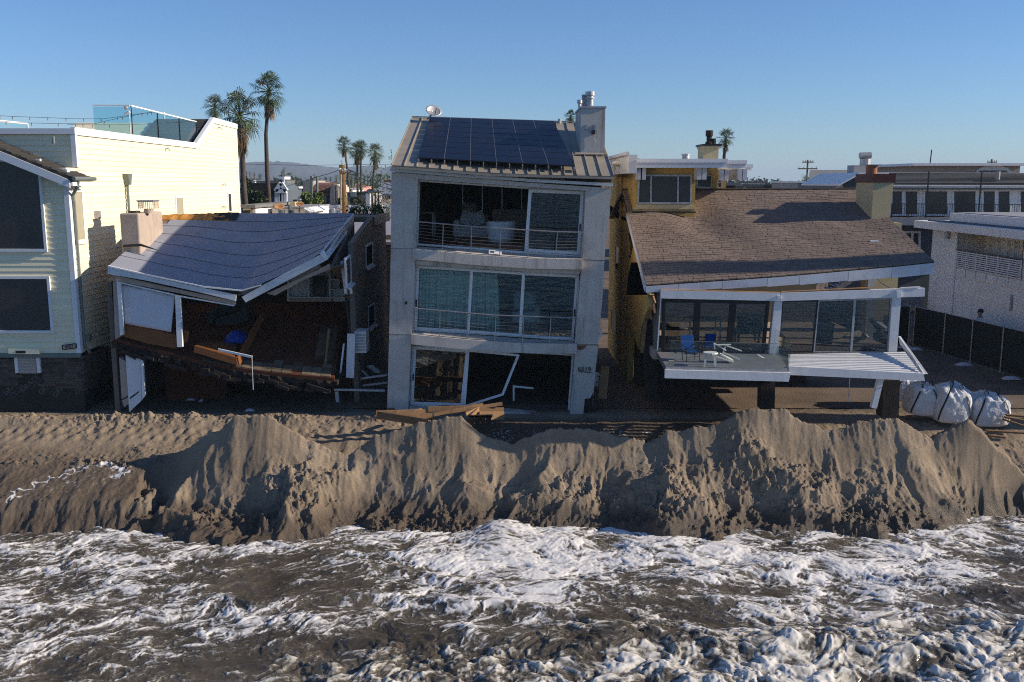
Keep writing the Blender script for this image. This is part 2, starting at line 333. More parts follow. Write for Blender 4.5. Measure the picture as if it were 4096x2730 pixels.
    cl = np.maximum(cl, crestcl); cl = np.maximum(cl, .24*patch*sst(26.2, 27, Y)*(Y < 30.3)); cl = np.maximum(cl, .5*np.clip(fbm(X*.7+12, Y*.9, 3)*2+.0, 0, 1)*sst(.62, .3, tc)*(Y < YC)); cl = cl + .05 + .13*np.clip(fbm(X*1.6+31, Y*2.1, 3)*2, 0, 1)
    jx = fbm(X*5, Y*5, 2)*.10; f1, r1 = worley_id((X+jx)*3.9, (Y-jx)*3.9); g1, r2 = worley_id((X-jx)*8.2, (Y+jx)*8.2+5); e1, r3 = worley_id(X*16+2, Y*16)
    clod = sst(.50, .26, f1)*np.clip(r1-.45, 0, 1)*.22 + sst(.48, .24, g1)*np.clip(r2-.3, 0, 1)*.16 + sst(.46, .22, e1)*np.clip(r3-.25, 0, 1)*.085
    clod = clod + ridged(X*3.2, Y*3.2, 4)*.09 - .05
    h = h + cl*clod*sst(24.3, 24.9, Y)
    h = h + perlin(skew*9, Y*1.5)*.008*up + fbm(X*11, Y*13, 4, .6)*.014 + fbm(X*3, Y*3.4, 3)*.03*mid
    return h
def _clodmask(X, Y): return np.clip(perlin(X*1.7+40, Y*1.7)+.4, 0, 1)*1.6
def build_sand():
    ny, nx = 400, 1150
    y = np.concatenate([np.linspace(22.6, 27.6, 270), np.linspace(27.6, 31.2, 131)[1:]])
    s = np.linspace(-1, 1, nx)
    Yg, S = np.meshgrid(y, s, indexing='ij'); X = S*(Yg*.60+2.2)
    Zs = sand_height(X, Yg)
    wn = fbm(X*.8, Yg*.8, 3)*.25
    wet = sst(-1.15, -1.75, Zs+wn)*.95
    wet = np.maximum(wet, sst(-9.2, -11.0, X+wn*3)*sst(28.6, 26.6, Yg+wn*2)*.75)
    wet = np.maximum(wet, sst(27.8, 28.4, Yg)*sst(30.2, 29.6, Yg)*sst(-2.5, -1.2, X)*sst(8.5, 7, X)*.85)
    wet = np.maximum(wet, .45*np.clip(fbm(X*.35+7, Yg*.35, 3)*1.8, 0, 1)*(Yg < 27))
    wet = np.maximum(wet, .55*sst(30.2, 30.8, Yg))
    # left-over foam of the last wave on the beach, lower left
    f = np.zeros_like(X)
    pts = [(20,1128),(60,1108),(110,1082),(170,1060),(235,1042),(285,1062),(270,1075)]
    for (a, b), (c, d) in zip(pts[:-1], pts[1:]):
        for k in np.linspace(0, 1, 8):
            u = a+(c-a)*k; v = b+(d-b)*k; yy = np.interp(v, [940, 1040, 1150], [30, 27.2, 25.35]); p = P(u, v, yy)
            f = np.maximum(f, np.exp(-(((X-p.x)/.28)**2+((Yg-p.y)/.16)**2)))
    pf = P(170, 1085, 26.4); f = np.maximum(f, .42*np.exp(-(((X-pf.x)/1.5)**2+((Yg-pf.y)/.65)**2)**2))
    Xw = X+fbm(X*2, Yg*2, 3)*.3; Yw = Yg+fbm(X*2+9, Yg*2, 3)*.3
    f1, f2 = worley(Xw*3.2, Yw*3.2); lace = 1-sst(.02, .26, f2-f1)
    foam = f*(.25+.75*lace)*1.0*sst(-8, -9.5, X)
    # foam flecks on the puddle by the middle house
    pud = sst(27.9, 28.2, Yg)*sst(29.6, 29.1, Yg)*sst(-1.8, -.6, X)*sst(6.2, 4.8, X)
    w1, _ = worley(X*7, Yg*7); foam = np.maximum(foam, pud*sst(.34, .12, w1)*.8*np.clip(fbm(X*1.2, Yg*1.2, 2)+.75, 0, 1))
    o = grid_mesh('beach_sand', X, Yg, Zs, M_SAND, dict(wet=wet, foam=foam)); tag(o, 'bulldozed brown sand berm and beach before the houses', None, None, 'structure')
build_sand()
M_GROUND = mat('lot_ground', (.15,.108,.078), .95, .35, .6, .6, 18, dirt=((.05,.036,.027), .8, .35), bd=.05)
def build_ground():
    # the lots behind the sand: gently uneven near, one sheet out to the horizon
    y = np.concatenate([np.linspace(31.05, 60, 60), np.array([80,120,200,400,900,2000,5200])]); s = np.linspace(-1, 1, 120)
    Yg, S = np.meshgrid(y, s, indexing='ij'); X = S*(Yg*.75+6)
    Zz = .02+fbm(X*.35, Yg*.35, 4)*.05*sst(31, 32, Yg)*sst(70, 50, Yg)
    tag(grid_mesh('ground', X, Yg, Zz, M_GROUND), 'dark trodden soil of the house lots', None, None, 'structure')
build_ground()
def sea_material():
    m = bpy.data.materials.new('surf'); m.use_nodes = True; nt = m.node_tree; L = nt.links.new; b = nt.nodes['Principled BSDF']
    tc = _n(nt, 'ShaderNodeTexCoord'); fo = _n(nt, 'ShaderNodeAttribute', attribute_name='foam'); mu = _n(nt, 'ShaderNodeAttribute', attribute_name='mud')
    n1 = _n(nt, 'ShaderNodeTexNoise'); n1.inputs['Scale'].default_value = 17; n1.inputs['Detail'].default_value = 6; n1.inputs['Roughness'].default_value = .65; n1.inputs['Distortion'].default_value = .8; L(tc.outputs['Object'], n1.inputs['Vector'])
    ad = _n(nt, 'ShaderNodeMath', operation='MULTIPLY_ADD'); L(n1.outputs[0], ad.inputs[0]); ad.inputs[1].default_value = .30; L(fo.outputs['Fac'], ad.inputs[2])
    fr = _n(nt, 'ShaderNodeMapRange'); fr.interpolation_type = 'SMOOTHSTEP'; fr.inputs[1].default_value = .60; fr.inputs[2].default_value = .92; L(ad.outputs[0], fr.inputs[0])
    wc = _n(nt, 'ShaderNodeTexNoise'); wc.inputs['Scale'].default_value = .5; wc.inputs['Detail'].default_value = 4; L(tc.outputs['Object'], wc.inputs['Vector'])
    wr = _n(nt, 'ShaderNodeValToRGB'); e = wr.color_ramp.elements; e[0].position = .35; e[0].color = (.050,.041,.029,1); e[1].position = .7; e[1].color = (.090,.075,.054,1); L(wc.outputs[0], wr.inputs[0])
    fc = _n(nt, 'ShaderNodeMixRGB'); L(mu.outputs['Fac'], fc.inputs[0]); fc.inputs[1].default_value = (.72,.705,.68,1); fc.inputs[2].default_value = (.44,.41,.35,1)
    nv = _n(nt, 'ShaderNodeTexNoise'); nv.inputs['Scale'].default_value = 3.2; nv.inputs['Detail'].default_value = 5; L(tc.outputs['Object'], nv.inputs['Vector'])
    vm = _n(nt, 'ShaderNodeVectorMath', operation='MULTIPLY_ADD'); L(nv.outputs['Color'], vm.inputs[0]); vm.inputs[1].default_value = (.55,.55,.1); L(tc.outputs['Object'], vm.inputs[2])
    gate = _n(nt, 'ShaderNodeMapRange'); gate.inputs[1].default_value = .16; gate.inputs[2].default_value = .50; gate.inputs[3].default_value = .0; gate.inputs[4].default_value = .55; L(fo.outputs['Fac'], gate.inputs[0])
    base = wr.outputs[0]
    for sc_, wd in ((4.5,.07),(10.,.08)):                # thin bubble lace on the water
        vo = _n(nt, 'ShaderNodeTexVoronoi', feature='DISTANCE_TO_EDGE'); vo.inputs['Scale'].default_value = sc_; L(vm.outputs[0], vo.inputs['Vector'])
        vr = _n(nt, 'ShaderNodeMapRange'); vr.interpolation_type = 'SMOOTHSTEP'; vr.inputs[1].default_value = 0; vr.inputs[2].default_value = wd; vr.inputs[3].default_value = 1; vr.inputs[4].default_value = 0; L(vo.outputs['Distance'], vr.inputs[0])
        ml = _n(nt, 'ShaderNodeMath', operation='MULTIPLY'); L(vr.outputs[0], ml.inputs[0]); L(gate.outputs[0], ml.inputs[1])
        ml2 = _n(nt, 'ShaderNodeMath', operation='MULTIPLY'); L(ml.outputs[0], ml2.inputs[0]); L(n1.outputs[0], ml2.inputs[1]); ml2.inputs[1].default_value = 1
        mxl = _n(nt, 'ShaderNodeMixRGB'); L(ml2.outputs[0], mxl.inputs[0]); L(base, mxl.inputs[1]); mxl.inputs[2].default_value = (.42,.40,.35,1); base = mxl.outputs[0]
    mx = _n(nt, 'ShaderNodeMixRGB'); L(fr.outputs[0], mx.inputs[0]); L(base, mx.inputs[1]); L(fc.outputs[0], mx.inputs[2]); L(mx.outputs[0], b.inputs['Base Color'])
    rr = _n(nt, 'ShaderNodeMapRange'); rr.inputs[3].default_value = .17; rr.inputs[4].default_value = .85; L(fr.outputs[0], rr.inputs[0]); L(rr.outputs[0], b.inputs['Roughness'])
    b.inputs['IOR'].default_value = 1.33; b.inputs['Specular IOR Level'].default_value = .5
    n3 = _n(nt, 'ShaderNodeTexNoise'); n3.inputs['Scale'].default_value = 22; n3.inputs['Detail'].default_value = 6; n3.inputs['Roughness'].default_value = .6; L(tc.outputs['Object'], n3.inputs['Vector'])
    bu = _n(nt, 'ShaderNodeBump'); bu.inputs['Strength'].default_value = .3; bu.inputs['Distance'].default_value = .012; L(n3.outputs[0], bu.inputs['Height']); L(bu.outputs[0], b.inputs['Normal'])
    return m
M_SURF = sea_material()
def foam_fields(X, Yg, U, V, dsh):
    def g(u, v, ru, rv): return np.exp(-((U-u)/ru)**2-((V-v)/rv)**2)
    w1x = fbm(X*.42, Yg*.42, 3); w1y = fbm(X*.42+41, Yg*.42, 3)
    x1 = X+.6*w1x; y1 = Yg+.6*w1y
    w2x = fbm(x1*1.5+7, y1*1.5, 4, .6); w2y = fbm(x1*1.5+57, y1*1.5, 4, .6)
    x2 = x1+.20*w2x; y2 = y1+.20*w2y
    w3x = fbm(x2*5+3, y2*5, 3, .6); w3y = fbm(x2*5+83, y2*5, 3, .6)
    x3 = x2+.07*w3x; y3 = y2+.07*w3y
    # flow: streaks slant up to the right on the left, down to the right on the right
    wl = sst(1500, 900, U+200*w1x)
    turb = sst(1385, 1490, V + fbm(X*.35, Yg*.35, 3)*110 - np.interp(U, [0, 600, 800, 1100, 1500, 2353], [200, 120, 60, 25, 0, -15]))
    shore = np.exp(-(np.clip(dsh, 0, 9)/.75)**2)
    D = .0 + .16*shore + .13*g(100,1300,260,75) + .08*g(330,1290,220,60) + .22*g(1000,1290,170,55) + .12*g(1150,1310,150,60) + .26*g(1330,1265,240,45) + .26*g(1650,1285,320,50) + .28*g(2000,1315,290,55) + .18*g(2260,1250,120,80)
    D += .17*g(520,1425,260,36) + .14*g(300,1400,300,60) + .14*g(720,1405,170,30) + .14*g(1130,1370,240,40) + .12*g(1250,1425,150,28) + .16*g(1900,1400,350,45) + .12*g(60,1420,180,100) + .08*g(120,1520,220,40)
    D -= .22*g(640,1385,130,20) + .24*g(900,1478,170,26) + .22*g(1370,1402,80,28) + .16*g(540,1335,90,22) + .16*g(800,1345,80,22) + .12*g(1880,1470,60,20) + .12*g(400,1545,220,25) + .12*g(620,1500,120,30) + .9*g(2005,1580,70,30) + .14*g(1750,1215,60,20)
    big = fbm(x1*.6+50, y1*.95, 4, .55)
    def rline(n, p): return np.clip(1-np.abs(n)*p, 0, 1)
    f1b, f2b = worley(x3*8., y3*11.); lace2 = 1-sst(.0, .3, f2b-f1b)
    def layer(A, B):
        med = fbm(A*1.5+9, B*3.0, 4, .6); fin = fbm(A*4.5+9, B*7.5, 4, .62)
        s1 = rline(fbm(A*.9, B*2.2, 3, .6), 3.6); s2 = rline(fbm(A*2.3+5, B*4.6, 3, .6), 3.2)
        f1, f2 = worley(A*3.0+.35*w3x, B*4.8+.35*w3y); lace = 1-sst(.0, .26, f2-f1)
        return .26*med + .22*fin + .26*s1**1.4 + .22*s2**1.4 + .15*lace, .035*med + .012*fin
    fa, ha = layer(x3*.84+y3*.54, -x3*.54+y3*.84); fb, hb = layer(x3*.95-y3*.31, x3*.31+y3*.95)
    lay = fa*wl+fb*(1-wl); hl = ha*wl+hb*(1-wl); lay = lay*(1+.35*4*wl*(1-wl))
    foam = .098 + D + .46*big + lay + .07*lace2
    h = .16*fbm(x1*.33, y1*.75, 3) + .07*big + hl
    b1, _ = worley(x2*1.35, y2*1.6); b3, _ = worley(x3*3.3+3, y3*3.6); b5, _ = worley(x3*8+3, y3*8)
    cau = np.clip(.8-b1, 0, 1)**1.2*.26 + np.clip(.65-b3, 0, 1)*.15 + np.clip(.55-b5, 0, 1)*.06
    h = h + turb*cau*.62 + np.clip(foam-.40, 0, .6)*.05
    h += .20*np.exp(-((V-1478-fbm(X*.3, Yg*0, 2)*50)/30)**2)*sst(750, 1200, U)
    h += .14*np.exp(-((V-1332-26*np.sin(U/170.)-20*w1x)/15)**2)*sst(650, 900, U) + .13*np.exp(-((V-1392-22*np.sin(U/210.+1)-25*w1y)/14)**2)*sst(250, 600, U)*sst(1600, 1200, U)
    h += .26*g(1155,1225,70,30) + .12*g(1290,1235,70,25) + .1*g(1560,1262,150,18) - .45*g(2005,1590,80,40)
    foam = foam + turb*(.06 + (.42-b1)*.14 + np.clip(.45-b3, -1, 1)*.28 + np.clip(.4-b5, -1, 1)*.26 + .25*sst(1150, 1800, U) + .08*sst(1490, 1560, V))
    mud = np.clip(turb*1.05 + .2*sst(1330, 1480, V), 0, 1)*np.clip(1.1-.75*sst(.62, .95, foam), 0, 1)
    return foam, h, mud
def build_sea():
    ny, nx = 460, 1120
    y = np.linspace(14.4, 26.2, ny); s = np.linspace(-1, 1, nx); Yg, S = np.meshgrid(y, s, indexing='ij'); X = S*(Yg*.60+1.6)
    # each point in the photograph's measure, to lay out the foam fields along the shore
    dz = SEA_Z-H; zc = Yg*cP - dz*sP; U = 1176.5 + X/zc*FPX/KU; V = 341/KU - (dz*cP + Yg*sP)/zc*FPX/KU
    dsh = np.interp(X, _bx, _by) - Yg
    foam, h, mud = foam_fields(X, Yg, U, V, dsh)
    edge = sst(0, 1.0, Yg-14.4)*sst(1, .955, np.abs(S))
    o = grid_mesh('sea', X, Yg, SEA_Z + h*edge - .05, M_SURF, dict(foam=foam, mud=mud)); tag(o, 'churned muddy surf with white foam', None, None, 'structure')
build_sea()
M_OCEAN = mat('ocean_water', (.02,.045,.06), .12, .3, .05, .9, .9, spec=.5, bd=.25)
def build_ocean():
    mb = MB(); z = SEA_Z-.05; x1 = 14.4*.6+1.6; x2 = 26.2*.6+1.6
    mb.add([(-4000,-4000,z),(4000,-4000,z),(4000,14.4,z),(x1,14.4,z),(-x1,14.4,z),(-4000,14.4,z)], [(0,1,2,3,4,5)])
    mb.add([(x1,14.4,z),(4000,14.4,z),(4000,26.2,z),(x2,26.2,z)], [(0,1,2,3)]); mb.add([(-4000,14.4,z),(-x1,14.4,z),(-x2,26.2,z),(-4000,26.2,z)], [(0,1,2,3)])
    tag(mb.build('ocean', M_OCEAN), 'open sea reaching to the horizon', None, None, 'structure')
build_ocean()
# ================================================================ materials of the houses
WHITE = mat('white_paint', (.72,.72,.72), .55, .07, 2.5, .12, 60, dirt=((.42,.38,.32), .35, 2.2), streak=((.40,.36,.30), .25))
TRIM = mat('white_trim', (.80,.80,.79), .5, .04, 3, .08, 60)
YELLOW = mat('yellow_siding', (.89,.805,.56), .65, .05, 1.2, .12, 55, streak=((.66,.58,.36), .3), rnd=.055, dirt=((.70,.62,.42), .35, 1.1), stretch=(1,1,5))
STUCCO_Y = mat('ochre_stucco', (.50,.345,.105), .9, .12, 1.4, .8, 45, streak=((.26,.17,.06), .55), dirt=((.24,.17,.08), .45, 1.2))
STUCCO_C = mat('cream_stucco', (.56,.455,.26), .9, .09, 1.5, .8, 60, dirt=((.34,.28,.14), .4, 1.4))
STUCCO_B = mat('beige_stucco', (.46,.37,.30), .95, .10, 2, 1.0, 40, dirt=((.27,.21,.17), .4, 1.6), streak=((.2,.16,.13), .4))
STUCCO_T = mat('taupe_stucco', (.20,.165,.135), .95, .12, 1.5, .6, 40, streak=((.09,.075,.06), .5))
CONCRETE = mat('grey_stucco', (.58,.53,.47), .85, .10, 1.1, .3, 40, dirt=((.27,.235,.20), .6, .8), streak=((.24,.20,.16), .8))
FELT = mat('roof_felt', (.28,.29,.335), .8, .10, .8, .35, 25, dirt=((.24,.235,.235), .5, .7), rnd=.05)
SHINGLE = mat('brown_shingle', (.195,.146,.117), .95, .14, 3, .8, 90, rnd=.11, attr='rnd', dirt=((.13,.09,.07), .5, .5))
SHINGLE_D = mat('dark_shingle', (.075,.068,.058), .95, .25, 4, .8, 70, rnd=.3, attr='rnd')
SHINGLE_G = mat('grey_shingle', (.17,.17,.165), .95, .2, 3, .8, 60, rnd=.25)
WOOD = mat('bare_wood', (.30,.175,.085), .8, .3, 1.2, .5, 20, dirt=((.09,.055,.03), .6, 3), rnd=.3, stretch=(1,1,1))
WOOD_O = mat('orange_wood', (.21,.08,.024), .55, .25, 1.5, .3, 30, dirt=((.08,.04,.02), .6, 1.8))
WOOD_R = mat('rotten_sheathing', (.48,.22,.045), .85, .3, 3, .6, 25, dirt=((.06,.03,.012), .95, 2.2))
PINE = mat('weathered_pole', (.20,.115,.05), .9, .3, 3, .7, 18, dirt=((.07,.04,.02), .6, 5), stretch=(3,3,.4))
BLACKW = mat('dark_timber', (.028,.022,.018), .9, .5, 4, .8, 25, dirt=((.10,.06,.035), .45, 3))  # near-black wood with brown blotches
STONE = mat('ledger_stone', (.085,.066,.056), .9, .4, 6, .9, 30, rnd=.4)
TAR = mat('tar_membrane', (.018,.02,.017), .7, .3, 3, .4, 20)
PRINT = mat('pale_print', (.13,.13,.115), .9, .4, 14, 0)
BLACK = mat('black_paint', (.014,.014,.015), .5, .2, 4, .1, 40)
GUTTER = mat('green_copper_gutter', (.17,.20,.18), .5, .15, 4, .15, 30, metal=.2)
STEEL = mat('stainless_steel', (.42,.40,.38), .42, .12, 8, .1, 60, metal=.75)
GALV = mat('galvanised', (.42,.42,.43), .5, .2, 6, .2, 40, metal=.6, dirt=((.22,.12,.06), .5, 5))
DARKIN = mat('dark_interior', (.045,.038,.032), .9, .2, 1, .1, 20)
INWALL = mat('room_wall', (.22,.20,.175), .9, .1, 1, .1, 20)
PALEIN = mat('pale_room_wall', (.50,.46,.39), .9, .08, 1, .1, 20)
CARPET = mat('red_brown_carpet', (.095,.03,.013), .95, .3, 3, .5, 50)
TILE = mat('stone_floor_tile', (.14,.105,.07), .8, .25, 5, .2, 30, rnd=.3)
PARQUET = mat('parquet', (.16,.065,.03), .35, .3, 3, .1, 20, stretch=(.6,4,1))
GLASS = glass('window_glass', (.80,.88,.86), .085)
GLASS_S = glass('smoked_window_glass', (.42,.43,.43), .085)
GLASS_T = glass('teal_railing_glass', (.70,.87,.90), .05)
GLASS_R = glass('railing_glass', (.93,.965,.96), .035)
SCREEN = mat('dark_window_screen', (.032,.027,.025), .32, .25, .8, .05, 20, spec=.5)
FROST = mat('tan_window_blind', (.42,.38,.27), .25, .1, 3, .05, 20, spec=.5)  # one even tan for blinds and pale door panes
# ================================================================ yellow house on the far side of the left lot
def build_yellow():
    YF = 30.5; XW = P(183, 805, YF).x; XL = -20.5
    t = thing('yellow_house', (XW-3, YF+6, 0), 'tall pale yellow clapboard house with roof terrace at the picture edge', 'house')
    zb, zs = 2.0, 8.0; ex = .178
    # body behind the boards
    MB().prism([(XW,YF,zb-.01),(XW,32.6,zb-.01),(XW,32.6,1.1),(XW,49.6,1.1),(XW,49.6,10.2),(XW,45.8,10.25),(XW,43.2,9.0),(XW,31.3,9.05),(XW,31.3,7.95),(XW,YF,7.95)], (XL-XW,0,0)).build('wall', YELLOW, t)
    # boards on the sunny side wall
    n = int((10.2-zb)/ex)
    def board_side(y0, y1, z):
        return MB().prism([(XW,y0,z),(XW+.034,y0,z),(XW+.010,y0,z+ex*1.04),(XW,y0,z+ex*1.04)], (0,y1-y0,0)).build('siding_board', YELLOW, t, fix=False)
    for i in range(n):
        z = zb+i*ex; y0 = 30.62 if z+ex < 7.8 else 31.32; y1 = 49.5
        if z+ex > 8.95: y0 = 43.25+(z+ex-8.95)*2.1
        if z < 2.0: y0 = 32.6
        if y1-y0 > .3:
            cut = y0+(y1-y0)*RND.uniform(.25,.75); board_side(y0, cut-.004, z); board_side(cut+.004, y1, z)
    for i in range(5): board_side(32.7, 49.5, zb-ex*(i+1))
    # boards on the sea front
    for i in range(int((9.0-zb)/ex)):
        z = zb+i*ex; x1 = XW-.12
        if z+ex > 7.95:
            zz = z+ex; x1 = min(XW-.12, lerp(-13.9, -17.3, (zz-7.85)/(9.1-7.85))-.25)
        MB().prism([(XL,YF,z),(XL,YF-.034,z),(XL,YF-.010,z+ex*1.04),(XL,YF,z+ex*1.04)], (x1-XL,0,0)).build('siding_board', YELLOW, t, fix=False)
    # main block front above the bay roof
    for i in range(6):
        z = 7.95+i*ex
        if z < 9.0: MB().prism([(-17.5,31.3,z),(-17.5,31.266,z),(-17.5,31.29,z+ex),(-17.5,31.3,z+ex)], (XW-.1+17.5,0,0)).build('siding_board', YELLOW, t, fix=False)
    boxp('fascia', (XL,31.18,9.02), (XW+.06,31.29,9.20), TRIM, t)
    # trims
    boxp('corner_board', (XW-.10,YF-.06,zb), (XW+.06,YF+.14,7.9), TRIM, t)
    boxp('corner_board', (XW-.10,31.2,7.97), (XW+.055,31.36,9.0), TRIM, t)
    boxp('corner_board', (XW-.02,49.45,1.0), (XW+.05,49.65,10.15), TRIM, t)
    boxp('drip_board', (XL,YF-.08,zb-.14), (XW+.05,YF+.02,zb-.01), GUTTER, t)
    MB().prism([(XW-.08,31.2,9.0),(XW+.07,31.2,9.0),(XW+.07,31.2,9.24),(XW-.08,31.2,9.24)], (0,12.0,-.02)).build('parapet_cap', TRIM, t)
    MB().prism([(XW-.1,43.2,8.98),(XW-.1,43.2,9.24),(XW-.1,45.8,10.5),(XW-.1,49.7,10.42),(XW-.1,49.7,10.18),(XW-.1,45.9,10.24)], (.17,0,0)).build('rake_board', TRIM, t)
    # shingled slope of the stair tower
    st = thing_part = MB().prism([(XW-.12,43.2,9.1),(XW-.12,45.8,10.36),(XW-.12,49.7,10.3),(XW-.12,49.7,9.1)], (-2.6,0,0)).build('tower_roof', SHINGLE_D, t)
    for r in range(11):
        for c in range(9):
            y = 43.25+r*.235; z = 9.16+r*.114; x = XW-.14-.28*c-(.14 if r % 2 else 0)
            if x-.26 < XW-2.7: continue
            MB().prism([(x,y,z),(x-.262,y,z),(x-.262,y+.25,z+.10),(x,y+.25,z+.10)], (0,-.012,.026)).build('shingle', SHINGLE_D, st, fix=False)
    tube = MB().tube([(XW-2.3,45.9,10.3),(XW-2.3,45.9,10.75)], .05, 8).build('vent_pipe', TRIM, t)
    # gable bay: roof and rake
    rx, rz = -17.3, 9.12; exx, ez = -13.62, 7.62
    roof = MB().prism([(exx,29.95,ez),(rx,29.95,rz),(-20.9,29.95,ez),(-20.9,29.95,ez-.1),(rx,29.95,rz-.12),(exx,29.95,ez-.1)], (0,1.34,0)).build('bay_roof', SHINGLE_D, t)
    nr = 16
    for r in range(nr):
        a, b = r/nr, (r+1.12)/nr
        for c in range(5):
            y0 = 29.93+c*.272+(.12 if r % 2 else 0); y1 = min(y0+.262, 31.28)
            if y1-y0 < .05: continue
            pa = (lerp(exx, rx, a), lerp(ez, rz, a)); pb = (lerp(exx, rx, b), lerp(ez, rz, b))
            MB().prism([(pa[0],y0,pa[1]+.035),(pb[0],y0,pb[1]+.012),(pb[0],y0,pb[1]+.002),(pa[0],y0,pa[1]+.005)], (0,y1-y0,0)).build('shingle', SHINGLE_D, roof, fix=False)
    MB().prism([(exx-.12,29.9,ez-.06),(rx,29.9,rz-.05),(rx,29.9,rz-.33),(exx-.12,29.9,ez-.30)], (0,.045,0)).build('rake_board', TRIM, t)
    MB().prism([(-20.8,29.9,ez-.06),(rx-.002,29.9,rz-.05),(rx-.002,29.9,rz-.33),(-20.8,29.9,ez-.30)], (0,.045,0)).build('rake_board', TRIM, t)
    boxp('soffit', (exx-.5,29.96,ez-.24), (exx-.05,31.3,ez-.12), TRIM, t)
    MB().tube([(exx+.03,29.88,ez-.02),(exx+.03,31.4,ez-.02)], .065, 8).build('gutter', GUTTER, t)
    MB().tube([(exx-.02,30.3,ez-.05),(exx-.06,30.32,ez-.25),(XW+.11,30.62,7.1),(XW+.11,30.66,6.8),(XW+.11,30.66,2.2),(XW+.2,30.8,1.95)], .05, 8).build('downpipe', GUTTER, t)
    MB().tube([P(*Z('A',475,325),30.9),P(*Z('A',482,390),30.9)], .045, 8).build('vent_pipe', GUTTER, t)
    # big dark sea windows
    for (x0, z0), (x1, z1) in (((-19.2, P(50,578,YF).z), (P(105,500,YF).x, P(50,365,YF).z)), ((-19.2, P(50,765,YF).z), (P(121,700,YF).x, P(50,634,YF).z))):
        q = [(x0,YF-.085,z0),(x1,YF-.085,z0),(x1,YF-.085,z1),(x0,YF-.085,z1)]
        f, qi = frame_parts(q, .09, .11, TRIM, t, 'window_frame')
        MB().prism([Vector(p)+Vector((0,.05,0)) for p in qi], (0,.02,0)).build('pane', SCREEN, f)
    # small windows and fittings of the side wall
    def swin(y0, y1, z0, z1, m):
        q = [(XW+.06,y0,z0),(XW+.06,y1,z0),(XW+.06,y1,z1),(XW+.06,y0,z1)]
        f, qi = frame_parts(q, .09, .06, TRIM, t, 'window_frame', (-1,0,0))
        MB().prism([Vector(p)+Vector((-.02,0,0)) for p in qi], (-.01,0,0)).build('pane', m, f)
        boxp('sill', (XW+.03,y0-.05,z0-.05), (XW+.10,y1+.05,z0), TRIM, f)
    def sp(k, x, y): return PX(*Z(k, x, y), XW)
    for a, b, m in (((628,795),(760,1270),FROST), ((1560,853),(1640,1010),FROST), ((2030,820),(2072,1010),SCREEN)):
        p = sp('A', *a); q = sp('A', *b); zz = lerp(p.z, q.z, 0); swin(p.y, q.y, min(q.z, p.z-.9), p.z-.02, m)
    p = sp('A', 1110, 690); c = Vector((XW+.16, p.y, p.z))
    MB().prism([c+Vector((-.13,-.2,.12)), c+Vector((-.13,.2,.12)), c+Vector((-.13,.07,-.28)), c+Vector((-.13,-.07,-.28))], (.2,0,0)).build('rain_head', GUTTER, t)
    MB().tube([c+Vector((-.05,0,-.28)), Vector((XW+.11,p.y,1.2))], .05, 8).build('downpipe', GUTTER, t)
    p = sp('A', 850, 1030); boxp('vent_hood', (XW+.02,p.y-.12,p.z-.12), (XW+.16,p.y+.12,p.z+.14), GALV, t)
    p = sp('B', 780, 785); boxp('vent_hood', (XW+.02,p.y-.12,p.z-.1), (XW+.12,p.y+.12,p.z+.1), GALV, t)
    for zz in ((1475,440),(1988,758),(1985,960),(1945,250)):
        p = sp('A', *zz); MB().tube([(XW,p.y,p.z),(XW+.16,p.y,p.z+.04),(XW+.2,p.y,p.z-.06)], .03, 6).build('wall_light', GALV, t)
    # stone-clad base with torn tar membrane
    boxp('foundation', (XL,YF+.12,-.3), (XW-.02,49.4,zb-.15), TAR, t)
    rr = random.Random(3)
    for r in range(14):
        z = .72+r*.082; x = P(60,900,YF).x if r > 2 else P(165-40*r,900,YF).x
        while x < XW-.06:
            w = min(rr.uniform(.18,.6), XW-.02-x); d = rr.uniform(.0,.03)
            if x < P(92,830,YF).x and r > 2 and x+w > P(36,830,YF).x: x = P(92,830,YF).x+.02; continue
            boxp('stone', (x,YF+.07-d,z), (x+w-.006,YF+.118,z+.077), STONE, t); x += w
    for r in range(14):
        z = .72+r*.082; y = YF+.08
        while y < 34.6:
            w = rr.uniform(.25,.7); boxp('stone', (XW-.018,y,z), (XW+.015+rr.uniform(0,.03),y+w-.006,z+.077), STONE, t); y += w
    for r in range(10):
        z = .9+r*.09; x = -18.
        while x < P(28,880,YF).x:
            w = rr.uniform(.25,.6); boxp('stone', (x,YF+.05,z), (x+w-.006,YF+.116,z+.085), STONE, t); x += w
    # shutter hatch
    ax, bx = P(37,830,YF).x, P(88,830,YF).x; za, zt = P(60,858,YF).z, P(60,813,YF).z
    sh = boxp('roll_shutter', (ax+.05,YF+.02,za), (bx-.05,YF+.08,zt), TRIM, t)
    for k in range(13):
        z = lerp(za, zt, k/13)+.01; MB().prism([(ax+.06,YF+.018,z),(bx-.06,YF+.018,z),(bx-.06,YF+.0,z+.03),(ax+.06,YF+.0,z+.03)], (0,.017,.012)).build('slat', STUCCO_B, sh)
    for x in (ax, bx): boxp('jamb', (x-.05,YF-.02,za+.02), (x+.05,YF+.1,zt), TRIM, t)
    boxp('hood', (ax-.14,YF-.16,zt+.02), (bx+.12,YF+.0,zt+.20), YELLOW, t)
    boxp('hood_vent', (ax+.1,YF-.175,zt+.05), (ax+.42,YF-.161,zt+.13), BLACK, t)
    # number plate, hung crooked
    p = P(*Z('O',1105,145),YF); pl = MB().prism([p+Vector((a,-.075,b)) for a, b in ((-.24,-.10),(.24,-.04),(.24,.13),(-.24,.07))], (0,.03,0)).build('number_plate', BLACK, t)
    MB().prism([p+Vector((a,-.08,b)) for a, b in ((-.20,-.066),(.20,-.016),(.20,.096),(-.20,.046))], (0,.004,0)).build('plate_field', STUCCO_B, pl)
